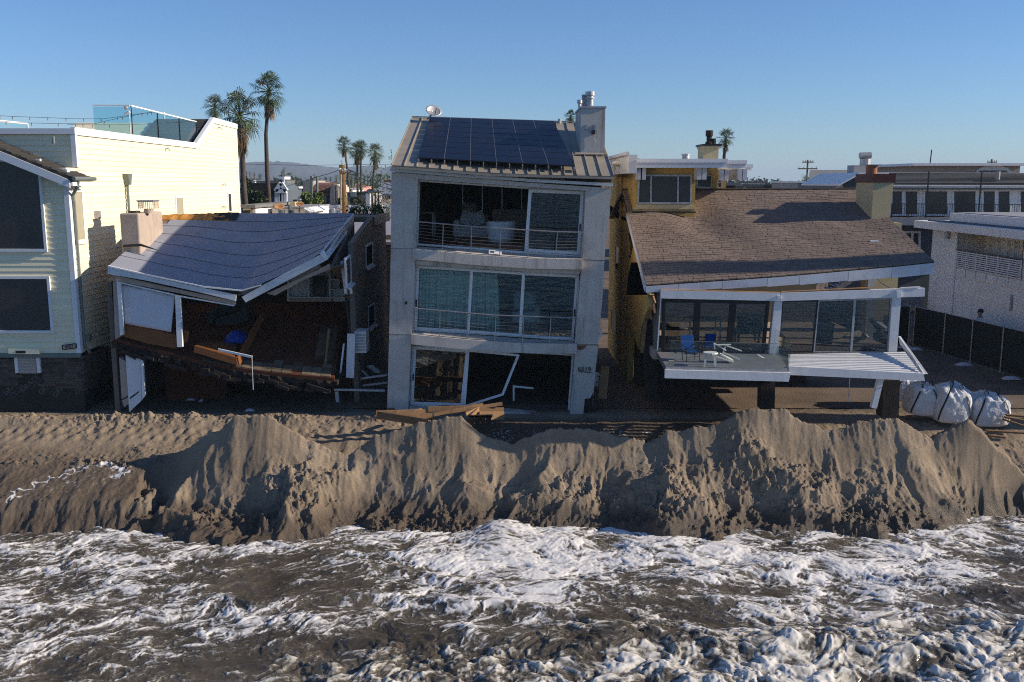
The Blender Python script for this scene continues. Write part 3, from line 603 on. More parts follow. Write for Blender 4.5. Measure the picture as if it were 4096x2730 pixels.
    text('8507', .135, Matrix.Translation(p+Vector((0,-.085,.012)))@Matrix.Rotation(math.radians(7),4,'Y').inverted()@Matrix.Rotation(math.pi/2,4,'X'), BLACK, pl)
    # lettering on the membrane
    for (x, y), s, a, w in (((190,770),.24,42,'GRACE'),((470,720),.24,40,'GRACE'),((745,760),.24,42,'GRACE'),((960,790),.24,48,'GRACE'),((1240,830),.24,48,'GR'),((220,860),.10,42,'Ice & Water Shield'),((330,830),.10,40,'Ice & Water Shield'),((620,690),.10,40,'Ice & Water Shield'),((850,720),.10,42,'Ice & Water Shield'),((900,740),.10,48,'Ice & Water Shield')):
        p = P(*Z('O', x, y), YF+.115)
        text(w, s, Matrix.Translation(p)@Matrix.Rotation(math.radians(-a),4,'Y')@Matrix.Rotation(math.pi/2,4,'X'), PRINT, t)
    # roof terrace railing
    rt = thing('glass_balustrade', (XW-.3, 38, 9.2), 'frameless glass balustrade with white top rail on the yellow house roof', 'railing')
    zt0, zt1 = 10.28, 10.12; xs = XW-.22; c0 = PX(*Z('A',1170,50), xs); c1 = PX(*Z('A',1755,190), xs); a0 = P(*Z('A',832,48), c0.y)
    ys = [c0.y, lerp(c0.y,c1.y,.36), lerp(c0.y,c1.y,.70), c1.y]
    for k in range(3): MB().box((xs-.006,ys[k]+.02,9.22), (xs+.006,ys[k+1]-.02,lerp(c0.z,c1.z,(k+.5)/3)-.05)).build('pane', GLASS_T, rt)
    MB().box((a0.x,c0.y-.006,9.22), (xs-.03,c0.y+.006,a0.z-.05)).build('pane', GLASS_T, rt)
    MB().bar((xs,c0.y,c0.z), (xs,c1.y,c1.z-.02), .06, .05).build('top_rail', TRIM, rt); MB().bar((a0.x,c0.y,a0.z), (xs-.03,c0.y,c0.z), .06, .05).build('top_rail', TRIM, rt)
    for y in ys: MB().bar((xs+.012,y,9.15), (xs+.012,y,lerp(c0.z,c1.z,(y-c0.y)/(c1.y-c0.y))-.03), .03).build('post', BLACK, rt)
    l0 = P(-5, *[Z('A',0,185)[1]], 32.5)
    g2 = thing('glass_balustrade', (l0.x, 32.5, 9.2), 'short low glass balustrade above the gable at the left edge', 'railing')
    e0 = P(*Z('A',245,210), 33.5); MB().bar(l0, e0, .06, .05).build('top_rail', TRIM, g2)
    MB().prism([l0+Vector((0,0,-.04)), e0+Vector((0,0,-.04)), (e0.x,e0.y,9.1), (l0.x,l0.y,9.1)], (0,.012,0)).build('pane', GLASS_R, g2)
    MB().bar((e0.x,e0.y,9.1), e0, .04).build('post', TRIM, g2)
    # festoon lights
    BULB = mat('bulb_glass', (.25,.24,.22), .1, .1, 5, 0)
    def festoon(zpts, Ya, Yb, label, nb):
        pts = [P(*Z('A', *q), lerp(Ya, Yb, i/(len(zpts)-1))) for i, q in enumerate(zpts)]
        f = thing('festoon_lights', pts[0], label, 'string lights', 'festoon lights over the roof terrace'); MB().tube(pts, .007, 5).build('cable', BLACK, f)
        tot = len(pts)-1
        for k in range(nb):
            s = (k+.5)/nb*tot; i = min(int(s), tot-1); p = lerp(pts[i], pts[i+1], s-i)
            b = MB().tube([p, p-Vector((0,0,.05))], .013, 6).build('socket', BLACK, f); MB().ball(p-Vector((0,0,.075)), .02, 7, 5, (1,1,1.5)).build('bulb', BULB, b)
    festoon([(-60,138),(130,148),(400,157),(670,168),(930,168),(1170,135),(1385,105)], 31.5, 37, 'upper string of festoon bulbs rising to the glass balustrade', 10)
    festoon([(-60,185),(240,205),(560,212),(850,212),(1070,160),(1300,118),(1390,106)], 31.8, 37, 'festoon string that dips and rises behind the upper one', 8)
    festoon([(600,218),(780,222),(960,222),(1180,220),(1430,212),(1750,190)], 33, 42, 'lowest festoon string sagging across the glass panes', 6)
    # terrace lamp
    p = P(*Z('A',1130,100), 35); lm = thing('terrace_lamp', (p.x,p.y,9.2), 'small spotlight lamp on the roof terrace', 'lamp'); MB().tube([p+Vector((0,0,.1)),p+Vector((.1,0,-.1)),Vector((p.x+.1,p.y,9.2))], .02, 6).build('pole', GALV, lm); MB().ball(p+Vector((0,0,.12)), .07, 8, 6).build('head', GALV, lm); MB().tube([p+Vector((-.05,0,-.12)), p+Vector((.12,0,-.02))], .05, 8).build('reflector', TRIM, lm)
build_yellow()
# ================================================================ collapsed house with the sagging felt roof
BLIND = mat('white_blind', (.66,.67,.72), .8, .05, 1.2, .15, 8, bd=.03)
TEAL = mat('teal_upholstery', (.06,.075,.075), .9, .2, 5, .3, 40)
BLUET = mat('blue_tarp', (.012,.075,.42), .4, .25, 6, .5, 10, bd=.04)
CLOTH = mat('white_cloth', (.55,.55,.58), .9, .1, 5, .4, 14, bd=.03)
PAPER = mat('scattered_paper', (.55,.55,.55), .8, .1, 5, 0)
def crumple(name, c, sx, sy, sz, m, label, cat, seed=1, n=22, parent=None):
    X, Y = np.meshgrid(np.linspace(-1,1,n), np.linspace(-1,1,n)); r = np.hypot(X, Y)
    h = np.clip(1-r**2, 0, 1)**.6*.75 + (1-np.abs(perlin(X*2.3+seed, Y*2.3))*2)*.22*np.clip(1.1-r, 0, 1) + fbm(X*5+seed, Y*5, 2)*.12*np.clip(1.1-r,0,1)
    rad = 1+.16*perlin(np.cos(np.arctan2(Y, X))*1.5+seed, np.sin(np.arctan2(Y, X))*1.5)
    o = grid_mesh(name, X*sx*rad, Y*sy*rad, h*sz, m)
    o.location = c
    mod = o.modifiers.new('thick', 'SOLIDIFY'); mod.thickness = .008
    tag(o, label, cat); return o
def build_collapsed():
    DY = .6; P = lambda u, v, Y: globals()['P'](u, v, Y+DY)
    C = lambda x, y, Y: P(*Z('C', x, y), Y)
    base = C(900, 1400, 32); base.z = 0
    t = thing('collapsed_house', base, 'collapsed two storey beach house with sagging grey felt roof', 'house')
    # ---- felt roof: ruled surface from the broken eave to the back edge
    front = [(250,611,29.6),(330,628,29.6),(400,643,29.6),(462,657,29.6),(510,663,29.62),(553,667,29.65),(597,654,29.65),(660,626,29.7),(705,602,29.75),(745,577,29.8)]
    back = [(375,494,34.5),(440,492,34.8),(530,490,35.2),(600,490,35.3),(812,490,35.5)]
    fx = [(p[0]-250)/495 for p in front]; bx = [(p[0]-375)/437 for p in back]
    Fp = [P(*p) for p in front]; Bp = [P(*p) for p in back]
    def along(xs, pts, s):
        return Vector([np.interp(s, xs, [p[k] for p in pts]) for k in range(3)])
    def surf(s, tt):
        a = along(fx, Fp, s); b = along(bx, Bp, s); p = lerp(a, b, tt)
        sag = -.30*math.sin(math.pi*tt)*math.exp(-((s-.50)/.38)**2) + .012*math.sin(s*17+tt*5)*math.sin(math.pi*tt)
        wr = .018*float(perlin(np.array([s*9-tt*6]), np.array([tt*2.]))[0]) + .022*float(perlin(np.array([s*5+tt*9]), np.array([3+tt*1.])) [0])*(1-s)
        p.z += sag + wr*min(1, tt*6, (1-tt)*6); return p
    rf = MB().sheet([[surf(s, tt)+Vector((0,0,-.03)) for s in np.linspace(0,1,40)] for tt in np.linspace(0,1,14)], (0,0,-.14)).build('roof', STUCCO_T, t)
    edges = [0, .19, .36, .52, .67, .80, .905, 1.0]
    S = np.linspace(0, 1, 90)
    for i in range(len(edges)-1):
        a, b = edges[i], edges[i+1]
        jit = lambda s, k: .008*float(perlin(np.array([s*6+k*3.1]), np.array([k*1.7]))[0])
        rows = []
        for q in np.linspace(0, 1, 7):
            row = []
            for s in S:
                tt = lerp(a+jit(s, i)*(i > 0), min(1, b+.012)+jit(s, i+1)*(i < 6), q)
                ss = s
                if i == 6: ss = .36+s*.64
                if i == 5 and q > .3: ss = max(s, .06)
                p = surf(ss, tt); p.z += .009*(1-q)+.003; row.append(p)
            rows.append(row)
        MB().sheet(rows, (0,0,-.006)).build('roofing_strip', FELT, rf, smooth=False)
        if i: MB().tube([p+Vector((0,-.012,.002)) for p in rows[0]], .0045, 4).build('lap_seam', TAR, rf)
    # stripped orange sheathing and torn lining at the far left corner
    MB().sheet([[surf(s, tt)+Vector((0,0,.03+.05*float(perlin(np.array([s*30.]), np.array([tt*30.]))[0]))) for s in np.linspace(.0,.365,30)] for tt in np.linspace(.905,.995,8)], (0,0,-.05)).build('bare_sheathing', WOOD_R, rf)
    MB().sheet([[surf(s, tt)+Vector((0,0,.045)) for s in np.linspace(.27,.40,12)] for tt in np.linspace(.89+.02,.995,5)], (0,0,-.03)).build('torn_underlay', TAR, rf)
    # eave boards
    def fas(zpts, Y, th, m, name):
        return prism(name, [C(x, y, Y) for x, y in zpts], (0,th,0), m, t)
    fas([(57,495),(330,557),(740,645),(1005,700),(1000,745),(740,682),(330,592),(57,545)], 29.42, .05, WHITE, 'fascia_board')
    fas([(57,483),(330,545),(745,632),(745,640),(330,555),(57,494)], 29.40, .09, TRIM, 'drip_edge')
    fas([(752,634),(1040,664),(1185,624),(1185,632),(1040,674),(752,645)], 29.40, .07, TRIM, 'drip_edge')
    fas([(1045,715),(1330,558),(1630,400),(1660,450),(1360,607),(1075,755)], 29.46, .06, WHITE, 'fascia_board')
    fas([(800,655),(1005,697),(1040,690),(1040,675)], 29.6, .5, BLACKW, 'broken_rafter_end')
    v0, v1, v2, v3 = C(1632,395,29.55), C(1680,440,29.55), P(813,516,35.4), P(814,491,35.4)
    MB().loft([v0, v1, v2, v3], [p+Vector((-.06,0,0)) for p in (v0, v1, v2, v3)]).build('verge_board', WHITE, t)
    prism('fascia_return', [C(1625,392,29.44), C(1652,372,29.44), C(1684,432,29.44), C(1660,450,29.44)], (0,.05,0), TRIM, t)
    fas([(95,553),(560,655),(1000,748),(995,778),(560,683),(125,600)], 29.62, .12, STUCCO_B, 'eave_beam')
    fas([(1228,690),(1600,520),(1690,470),(1702,508),(1500,590),(1290,705)], 29.75, .14, STUCCO_B, 'eave_beam')
    fas([(1450,585),(1600,480),(1620,500),(1500,590)], 29.9, .3, STUCCO_B, 'split_plaster')
    # left room: corner post, frames, blind
    fas([(93,558),(128,600),(160,1000),(112,1030)], 29.7, .25, STUCCO_B, 'corner_post')
    fas([(122,600),(152,606),(172,992),(148,1000)], 29.62, .1, TRIM, 'window_jamb'); fas([(553,700),(592,708),(608,1084),(568,1085)], 29.60, .12, TRIM, 'window_post')
    fas([(152,606),(553,697),(553,706),(153,616)], 29.61, .08, TRIM, 'window_head'); fas([(592,706),(990,776),(988,784),(592,716)], 29.61, .08, TRIM, 'window_head')
    rows = []
    for q in np.linspace(0, 1, 12):
        a = lerp(Vector((157,622,0)), Vector((172,910,0)), q); b = lerp(Vector((553,702,0)), Vector((524,975,0)), q)
        rows.append([C(lerp(a.x,b.x,s), lerp(a.y,b.y,s), 29.74+.03*math.sin(s*9+q*2)+.02*math.sin(s*23)) for s in np.linspace(0,1,26)])
    MB().sheet(rows, (0,.01,0)).build('window_blind', BLIND, t, smooth=True)
    fas([(166,908),(350,945),(560,995),(562,1096),(350,1060),(165,1003)], 29.85, .08, WOOD_O, 'parapet_panel'); fas([(600,955),(655,975),(640,1050),(608,1060)], 29.9, .1, WOOD_O, 'broken_panel')
    # ---- the tilted upper floor
    bl, br, fl, fr = P(330,700,34.5), P(795,690,35), P(262,776,29.85), P(768,868,29.5)
    bl.z = 3.05; br.z = 3.0
    def fsurf(s, q):
        p = lerp(lerp(fl, fr, s), lerp(bl, br, s), q); p.z -= .25*math.sin(math.pi*s)*(1-q); return p
    fo = MB().sheet([[fsurf(s, q) for s in np.linspace(0,1,20)] for q in np.linspace(0,1,10)], (0,0,-.12)).build('upper_floor', CARPET, t)
    for i in range(13):
        for j in range(3 if i < 12 else 5):
            s0 = .40+i*.045; q0 = .005+j*.05
            if RND.random() < .1 or (j == 2 and RND.random() < .5): continue
            p = [fsurf(s0+a, q0+b)+Vector((0,0,.004)) for a, b in ((0,0),(.0425,0),(.0425,.047),(0,.047))]
            MB().prism(p, (RND.uniform(-.01,.01),0,RND.uniform(.012,.03))).build('floor_tile', TILE, fo)
    for j in range(3, 13):
        for i in range(2):
            s0 = .895+i*.045; q0 = .005+j*.05
            if RND.random() < .15: continue
            MB().prism([fsurf(s0+a, q0+b)+Vector((0,0,.004)) for a, b in ((0,0),(.0425,0),(.0425,.047),(0,.047))], (0,0,RND.uniform(.012,.028))).build('floor_tile', TILE, fo)
    # splintered floor edge: joist ends, broken boards and plaster lumps
    for i in range(46):
        s = i/45; p = fsurf(s, .0); q = fsurf(s, .25)
        d = RND.uniform(.10,.34); MB().prism([p+Vector((-.09,RND.uniform(-.12,.1),-.12)), p+Vector((.11,RND.uniform(-.12,.1),-.12)), p+Vector((.1,.02,-.13-d)), p+Vector((-.08,.02,-.13-d*RND.uniform(.6,1)))], (0,1.2,.15)).build('splintered_joist', BLACKW, t)
    for i in range(26):
        s = RND.uniform(.02,.95); p = fsurf(s, -.01)+Vector((0,-.05,-.22-RND.random()*.2)); L_ = RND.uniform(.3,.8)
        MB().bar(p, p+Vector((L_*RND.uniform(.5,1),RND.uniform(-.1,.1),-L_*.2+RND.uniform(-.1,.1))), .05, .1).build('broken_board', BLACKW, t)
    # walls inside and behind
    prism('rear_wall', [(-13.1,35.6+DY,-.2),(-6.0,35.6+DY,-.2),(-6.0,35.6+DY,6.05),(-13.1,35.6+DY,5.85)], (0,.2,0), DARKIN, t)
    prism('side_wall', [(-13.2,30.2+DY,-.2),(-13.2,35.6+DY,-.2),(-13.2,35.6+DY,5.75),(-13.2,30.2+DY,4.3)], (.16,0,0), STUCCO_T, t)
    prism('partition', [(-12.0,31.6+DY,-.2),(-10.0,31.9+DY,-.2),(-10.0,31.9+DY,2.1),(-12.0,31.6+DY,2.3)], (0,.12,0), CARPET, t)
    # right flank of the house, with windows, and the flat rear wing
    XR = P(812, 560, 31.0).x
    MB().prism([(XR,31.0+DY,P(800,700,31).z),(XR,31.0+DY,5.5),(XR,35.5+DY,6.2),(XR,39.2+DY,6.15),(XR,39.2+DY,-.1),(XR,31.4+DY,-.1)], (-.18,0,0)).build('flank_wall', STUCCO_T, t)
    prism('flank_upper', [C(1715,500,29.7),C(1868,180,34.9),C(1870,700,34.9),C(1850,690,30.5),C(1815,470,29.8)], (-.1,0,0), STUCCO_T, t)
    M_ = lambda x, y: PX(*Z('M', x, y), XR+.03)
    boxp('wing_roof', (XR-6.0,35.7+DY,6.0), (XR+.12,39.6+DY,6.2), STUCCO_T, t)
    prism('wing_fascia', [Vector((XR+.13,35.6+DY,5.9)),Vector((XR+.13,39.6+DY,5.9)),Vector((XR+.13,39.6+DY,6.25)),Vector((XR+.13,35.6+DY,6.25))], (-.08,0,0), STUCCO_B, t)
    for a, b, c, d in (((300,330),(352,300),(352,470),(303,500)), ((150,425),(190,398),(198,600),(165,640)), ((318,775),(365,742),(370,900),(320,945))):
        q = [M_(*d), M_(*c), M_(*b), M_(*a)]
        f, qi = frame_parts(q, .07, .06, WHITE, t, 'window_frame', (-1,0,0)); MB().prism([Vector(p)+Vector((-.03,0,0)) for p in qi], (-.01,0,0)).build('pane', SCREEN, f)
        MB().bar(q[0]+Vector((.05,0,-.03)), q[1]+Vector((.05,0,-.03)), .1, .05).build('sill', WHITE, f)
    # front jamb ruins on the right
    for (a, b), (c, d), w, m in (((1783,450),(1815,690),.09,WHITE),((1822,420),(1855,690),.08,WHITE),((1855,985),(1845,1310),.26,WHITE),((1815,700),(1845,1000),.08,BLACKW),((1800,1060),(1770,1310),.05,WHITE),((1740,930),(1700,1330),.10,BLACKW),((1690,950),(1650,1330),.07,WOOD)):
        MB().bar(C(a, b, 30.3), C(c, d, 30.35), w, .08).build('hanging_jamb', m, t)
    # lower storey left: door leaves and cracked pier
    fas([(140,1160),(190,1190),(210,1440),(160,1470)], 29.9, .3, STUCCO_B, 'cracked_pier'); fas([(160,1480),(205,1455),(212,1500),(180,1530)], 29.9, .25, STUCCO_B, 'cracked_pier')
    fas([(188,1140),(300,1175),(305,1480),(215,1565)], 29.8, .06, WHITE, 'door_leaf'); fas([(303,1178),(316,1185),(332,1445),(308,1475)], 29.75, .1, TRIM, 'door_jamb')
    fas([(222,1455),(285,1410),(285,1420),(222,1470)], 29.79, .005, BLACKW, 'door_crack')
    # ---- stucco chimney
    ch = thing('stucco_chimney', P(330,590,31), 'square beige stucco chimney stack rising from the sagging felt roof', 'chimney')
    A = lambda x, y, Y: P(*Z('A', x, y), Y)
    f0, f1 = A(1068,1015,31), A(1240,1010,31); y2 = (31+DY)*(1240/2.24*.5745-1176.5)/(1455/2.24*.5745-1176.5)
    zt = f0.z; zbm = 4.7

    st = MB().box((f0.x,31+DY,zbm), (f1.x,y2,zt)).build('stack', STUCCO_B, ch); bv = st.modifiers.new('bevel','BEVEL'); bv.width = .06; bv.segments = 3
    cx, cy = A(1325,950,31.7).x, 31.75+DY
    MB().lathe((cx,cy,zt), [(.16,-.02),(.16,.12),(.13,.13)], 14).build('flue', STUCCO_B, ch); MB().lathe((cx-.42,cy-.2,zt), [(.2,-.02),(.2,.06),(.17,.065)], 14).build('flue', BLACK, ch)
    cp = MB().box((cx-.27,cy-.27,zt+.36), (cx+.27,cy+.27,zt+.40)).build('rain_cap', GALV, ch)
    mesh_ = MB()
    for k in range(9):
        for (dx, dy) in ((1,0),(0,1)):
            for sgn in (-1, 1):
                o = -.24+k*.06; p = (cx+sgn*.25, cy+o) if dx else (cx+o, cy+sgn*.25)
                mesh_.tube([(p[0],p[1],zt+.13),(p[0],p[1],zt+.37)], .007, 4)
    mesh_.build('spark_screen', STUCCO_B, cp); MB().prism([(cx-.3,cy-.3,zt+.4),(cx+.3,cy-.3,zt+.4),(cx+.3,cy+.3,zt+.4),(cx-.3,cy+.3,zt+.4)], (0,0,.015)).build('cap_lid', GALV, cp)
    prism('flashing', [A(1100,1300,30.95),A(1260,1290,30.95),A(1420,1350,30.9),A(1380,1340,30.9),A(1260,1310,30.9),A(1100,1320,30.9)], (0,.03,.01), BLACK, ch)
    # ---- things in the open rooms
    def on_floor(zx, zy):                             # where the ray meets the tilted floor
        n = (fr-fl).cross(bl-fl).normalized(); return PN(*Z('C', zx, zy), fl, n)
    so = thing('sofa', on_floor(900,975), 'dark teal sofa thrown about in the open room', 'sofa')
    b0 = on_floor(930,975); ax = Vector((.8,.25,.22)).normalized()
    MB().bar(b0+Vector((-.5,.5,.25)), b0+ax*1.1+Vector((-.5,.5,.25)), .9, .35).build('seat', TEAL, so); MB().bar(b0+Vector((-.5,.9,.6)), b0+ax*1.1+Vector((-.5,.9,.6)), .22, .8).build('backrest', TEAL, so); MB().bar(b0+Vector((-.6,.1,.4)), b0+Vector((-.6,.9,.55)), .22, .5).build('armrest', TEAL, so); MB().bar(b0+ax*1.15+Vector((-.5,.1,.4)), b0+ax*1.15+Vector((-.5,.9,.55)), .22, .5).build('armrest', TEAL, so)
    crumple('white_blanket', on_floor(1050,905)+Vector((0,0,.25)), .42, .45, .40, CLOTH, 'crumpled white blanket heaped on top of the blue tarp', 'blanket', 3)
    crumple('blue_tarp', on_floor(1010,1050)+Vector((0,.1,.05)), .45, .55, .42, BLUET, 'crumpled bright blue tarp lying in the ruined room', 'tarp', 8)
    wf = thing('wooden_panel', on_floor(860,1160), 'orange brown wooden cabinet carcass lying broken at the floor edge', 'cabinet')
    prism('front_panel', [C(697,1075,29.55),C(1003,1163,29.55),C(1018,1222,29.55),C(690,1122,29.55)], (0,.05,0), WOOD_O, wf)
    s0, s1, s2, s3 = C(1003,1163,29.56), C(1018,1222,29.6), C(1215,850,32.3), C(1190,825,32.3); MB().loft([s0,s1,s2,s3], [p+Vector((.06,0,0)) for p in (s0,s1,s2,s3)]).build('side_panel', WOOD_O, wf)
    prism('rear_panel', [C(700,1072,29.62),C(1000,1158,29.62),C(1010,1060,31.2),C(790,1035,31.2)], (0,0,-.03), WOOD_O, wf)
    rl = thing('fallen_rail', C(1120,1160,29.4), 'white fallen hand rail hanging over the broken floor edge', 'rail'); MB().bar(C(872,1103,29.45), C(1122,1158,29.35), .05, .07).build('rail', TRIM, rl); MB().bar(C(1120,1150,29.33), C(1130,1400,29.33), .016).build('hanging_rod', TRIM, rl)
    for k, (zx, zy) in enumerate(((690,880),(745,895),(755,945),(730,960))):
        p = on_floor(zx, zy)+Vector((0,.3,.02)); o = MB().prism([p+Vector((-.12,-.1,0)),p+Vector((.13,-.08,.02)),p+Vector((.11,.1,.04)),p+Vector((-.13,.08,.01))], (0,0,.012)).build('magazine', PAPER, None, loc=p); tag(o, ('grey magazine on the floor left of the teal sofa, rearmost of four','magazine in front of the rearmost one by the teal sofa','third magazine from the back beside the teal sofa','magazine nearest the broken floor edge by the teal sofa')[k], 'magazine')
    # white built-in shelves at the back right
    bs = thing('bookshelf', P(*Z('C',1560,740),33.2), 'white built-in shelving at the back of the ruined room', 'shelf'); YB = 33.2
    for a, b, c, d in ((1380,490,1395,745),(1690,480,1702,745),(1535,560,1545,720),(1820,450,1830,745)): prism('upright', [C(a,d,YB),C(c,d,YB),C(c,b,YB),C(a,b,YB)], (0,.3,0), WHITE, bs)
    for a, b, y in ((1380,1830,715),(1700,1822,655),(1700,1822,580)): prism('shelf_board', [C(a,y+8,YB-.01),C(b,y+8,YB-.01),C(b,y,YB-.01),C(a,y,YB-.01)], (0,.3,0), WHITE, bs)
    prism('back_panel', [C(1380,748,YB+.31),C(1830,748,YB+.31),C(1830,440,YB+.31),C(1380,560,YB+.31)], (0,.03,0), WHITE, bs); prism('cabinet_door', [C(1395,750,YB-.02),C(1690,750,YB-.02),C(1690,724,YB-.02),C(1395,724,YB-.02)], (0,.03,0), STUCCO_B, bs)
    pc = thing('framed_picture', C(1620,715,YB), 'black framed picture standing on the white shelving', 'picture'); prism('frame', [C(1568,712,YB+.05),C(1672,712,YB+.05),C(1672,560,YB+.12),C(1568,560,YB+.12)], (0,.03,0), BLACK, pc); prism('print', [C(1585,695,YB+.045),C(1655,695,YB+.045),C(1655,585,YB+.108),C(1585,585,YB+.108)], (0,.004,0), SCREEN, pc)
    for x in (1755, 1790):
        p = C(x, 650 if x > 1760 else 578, YB+.05); o = MB().lathe(p, [(.07,0),(.13,.08),(.10,.2),(.05,.24)], 12).build('vase', BLACK, None, loc=p, smooth=True); tag(o, 'dark round vase on the upper white shelf' if x < 1760 else 'dark round vase on the lower white shelf', 'vase')
    # air conditioner box on the flank and white debris in the gap
    ac = thing('air_conditioner', M_(250,1110), 'white boxy air conditioner hanging on the dark flank wall', 'air conditioner'); p = [M_(220,1115), M_(262,1115), M_(262,990), M_(220,1000)]
    boxp('casing', (XR+.02,p[0].y,p[0].z), (XR+.40,p[0].y+.75,p[0].z+.72), WHITE, ac)
    for k in range(6): boxp('louvre', (XR+.05,p[0].y-.012,p[0].z+.08+k*.1), (XR+.37,p[0].y-.001,p[0].z+.13+k*.1), GALV, ac)
    M2 = lambda x, y, Y: P(*Z('M', x, y), Y)
    dk = thing('tilted_deck', M2(300,1480,31), 'dark blue grey collapsed deck boards in the gap between houses', 'deck')
    for k in range(9):
        a, b = lerp(110, 430, k/9), lerp(110, 430, (k+.93)/9); y0 = lerp(1555,1545,k/9)
        prism('deck_board', [M2(a,y0,30.4),M2(b,y0-2,30.4),M2(lerp(190,445,(k+.93)/9),1400,33),M2(lerp(190,445,k/9),1402,33)], (0,0,-.05), SHINGLE_G, dk)
    for i, ((a, b), (c, d), w, lab) in enumerate((((68,1380),(435,1388),.13,'long white beam lying across the gap between the houses'),((85,1395),(100,1540),.12,'white post standing under the end of the long beam'),((235,1190),(240,1450),.12,'upright white post crossing the long fallen beam'),((260,1300),(450,1275),.08,'thin white batten sloping up to the concrete wall'),((275,1352),(450,1330),.07,'lowest thin white batten above the long beam'),((240,1215),(330,1300),.06,'thin white strut leaning in the heap of debris'))):
        o = MB().bar(M2(a,b,31.0+.2*i), M2(c,d,31.2+.2*i), w, .06).build('fallen_beam', WHITE, None, loc=M2(a,b,31)); tag(o, lab, 'beam', 'white timbers fallen between the houses')
    pl = MB().prism([M2(300,1210,32.6),M2(345,1200,32.6),M2(405,1250,32.2),M2(370,1255,32.2)], (0,0,-.03)).build('broken_sheet', WHITE, None, loc=M2(350,1240,32)); tag(pl, 'broken white sheet on top of the debris heap in the gap', 'panel')
    # white neighbour wall at the back of the gap
    nb = thing('rear_cottage', P(880,600,42)*1.0, 'grey sided cottage glimpsed at the back of the dark gap', 'house'); x0, x1 = M2(385,300,42).x, M2(520,300,42).x
    boxp('wall', (x0-.4,42,0), (x1,42.2,5.2), STUCCO_T, nb)
    MB().prism([(x0-3,41.6,M2(400,300,41.6).z),(x1+.3,41.6,M2(400,300,41.6).z),(x1+.3,46,M2(400,130,46).z),(x0-3,46,M2(400,130,46).z)], (0,0,-.12)).build('roof', FELT, nb)
    q = [M2(390,535,41.95),M2(460,535,41.95),M2(460,370,41.95),M2(390,370,41.95)]; f, qi = frame_parts(q, .09, .05, WHITE, nb, 'window_frame'); MB().prism([Vector(p)+Vector((0,.02,0)) for p in qi], (0,.01,0)).build('pane', SCREEN, f); MB().bar(lerp(q[0],q[3],.5)+Vector((0,-.01,0)), lerp(q[1],q[2],.5)+Vector((0,-.01,0)), .05).build('sash_bar', WHITE, f)
    for k, (zx, zy) in enumerate(((670,1472),(748,1480),(1105,1552))):
        p = PZ(*Z('C', zx, zy), .04); crumple('foam_scrap', p, .16 if k != 1 else .07, .12, .08, CLOTH, ('large white foam scrap on the dark ground below the floor','tiny white foam scrap right of the larger one','white foam scrap by the sand bank below the broken floor')[k], 'scrap', 20+k, 8)
build_collapsed()
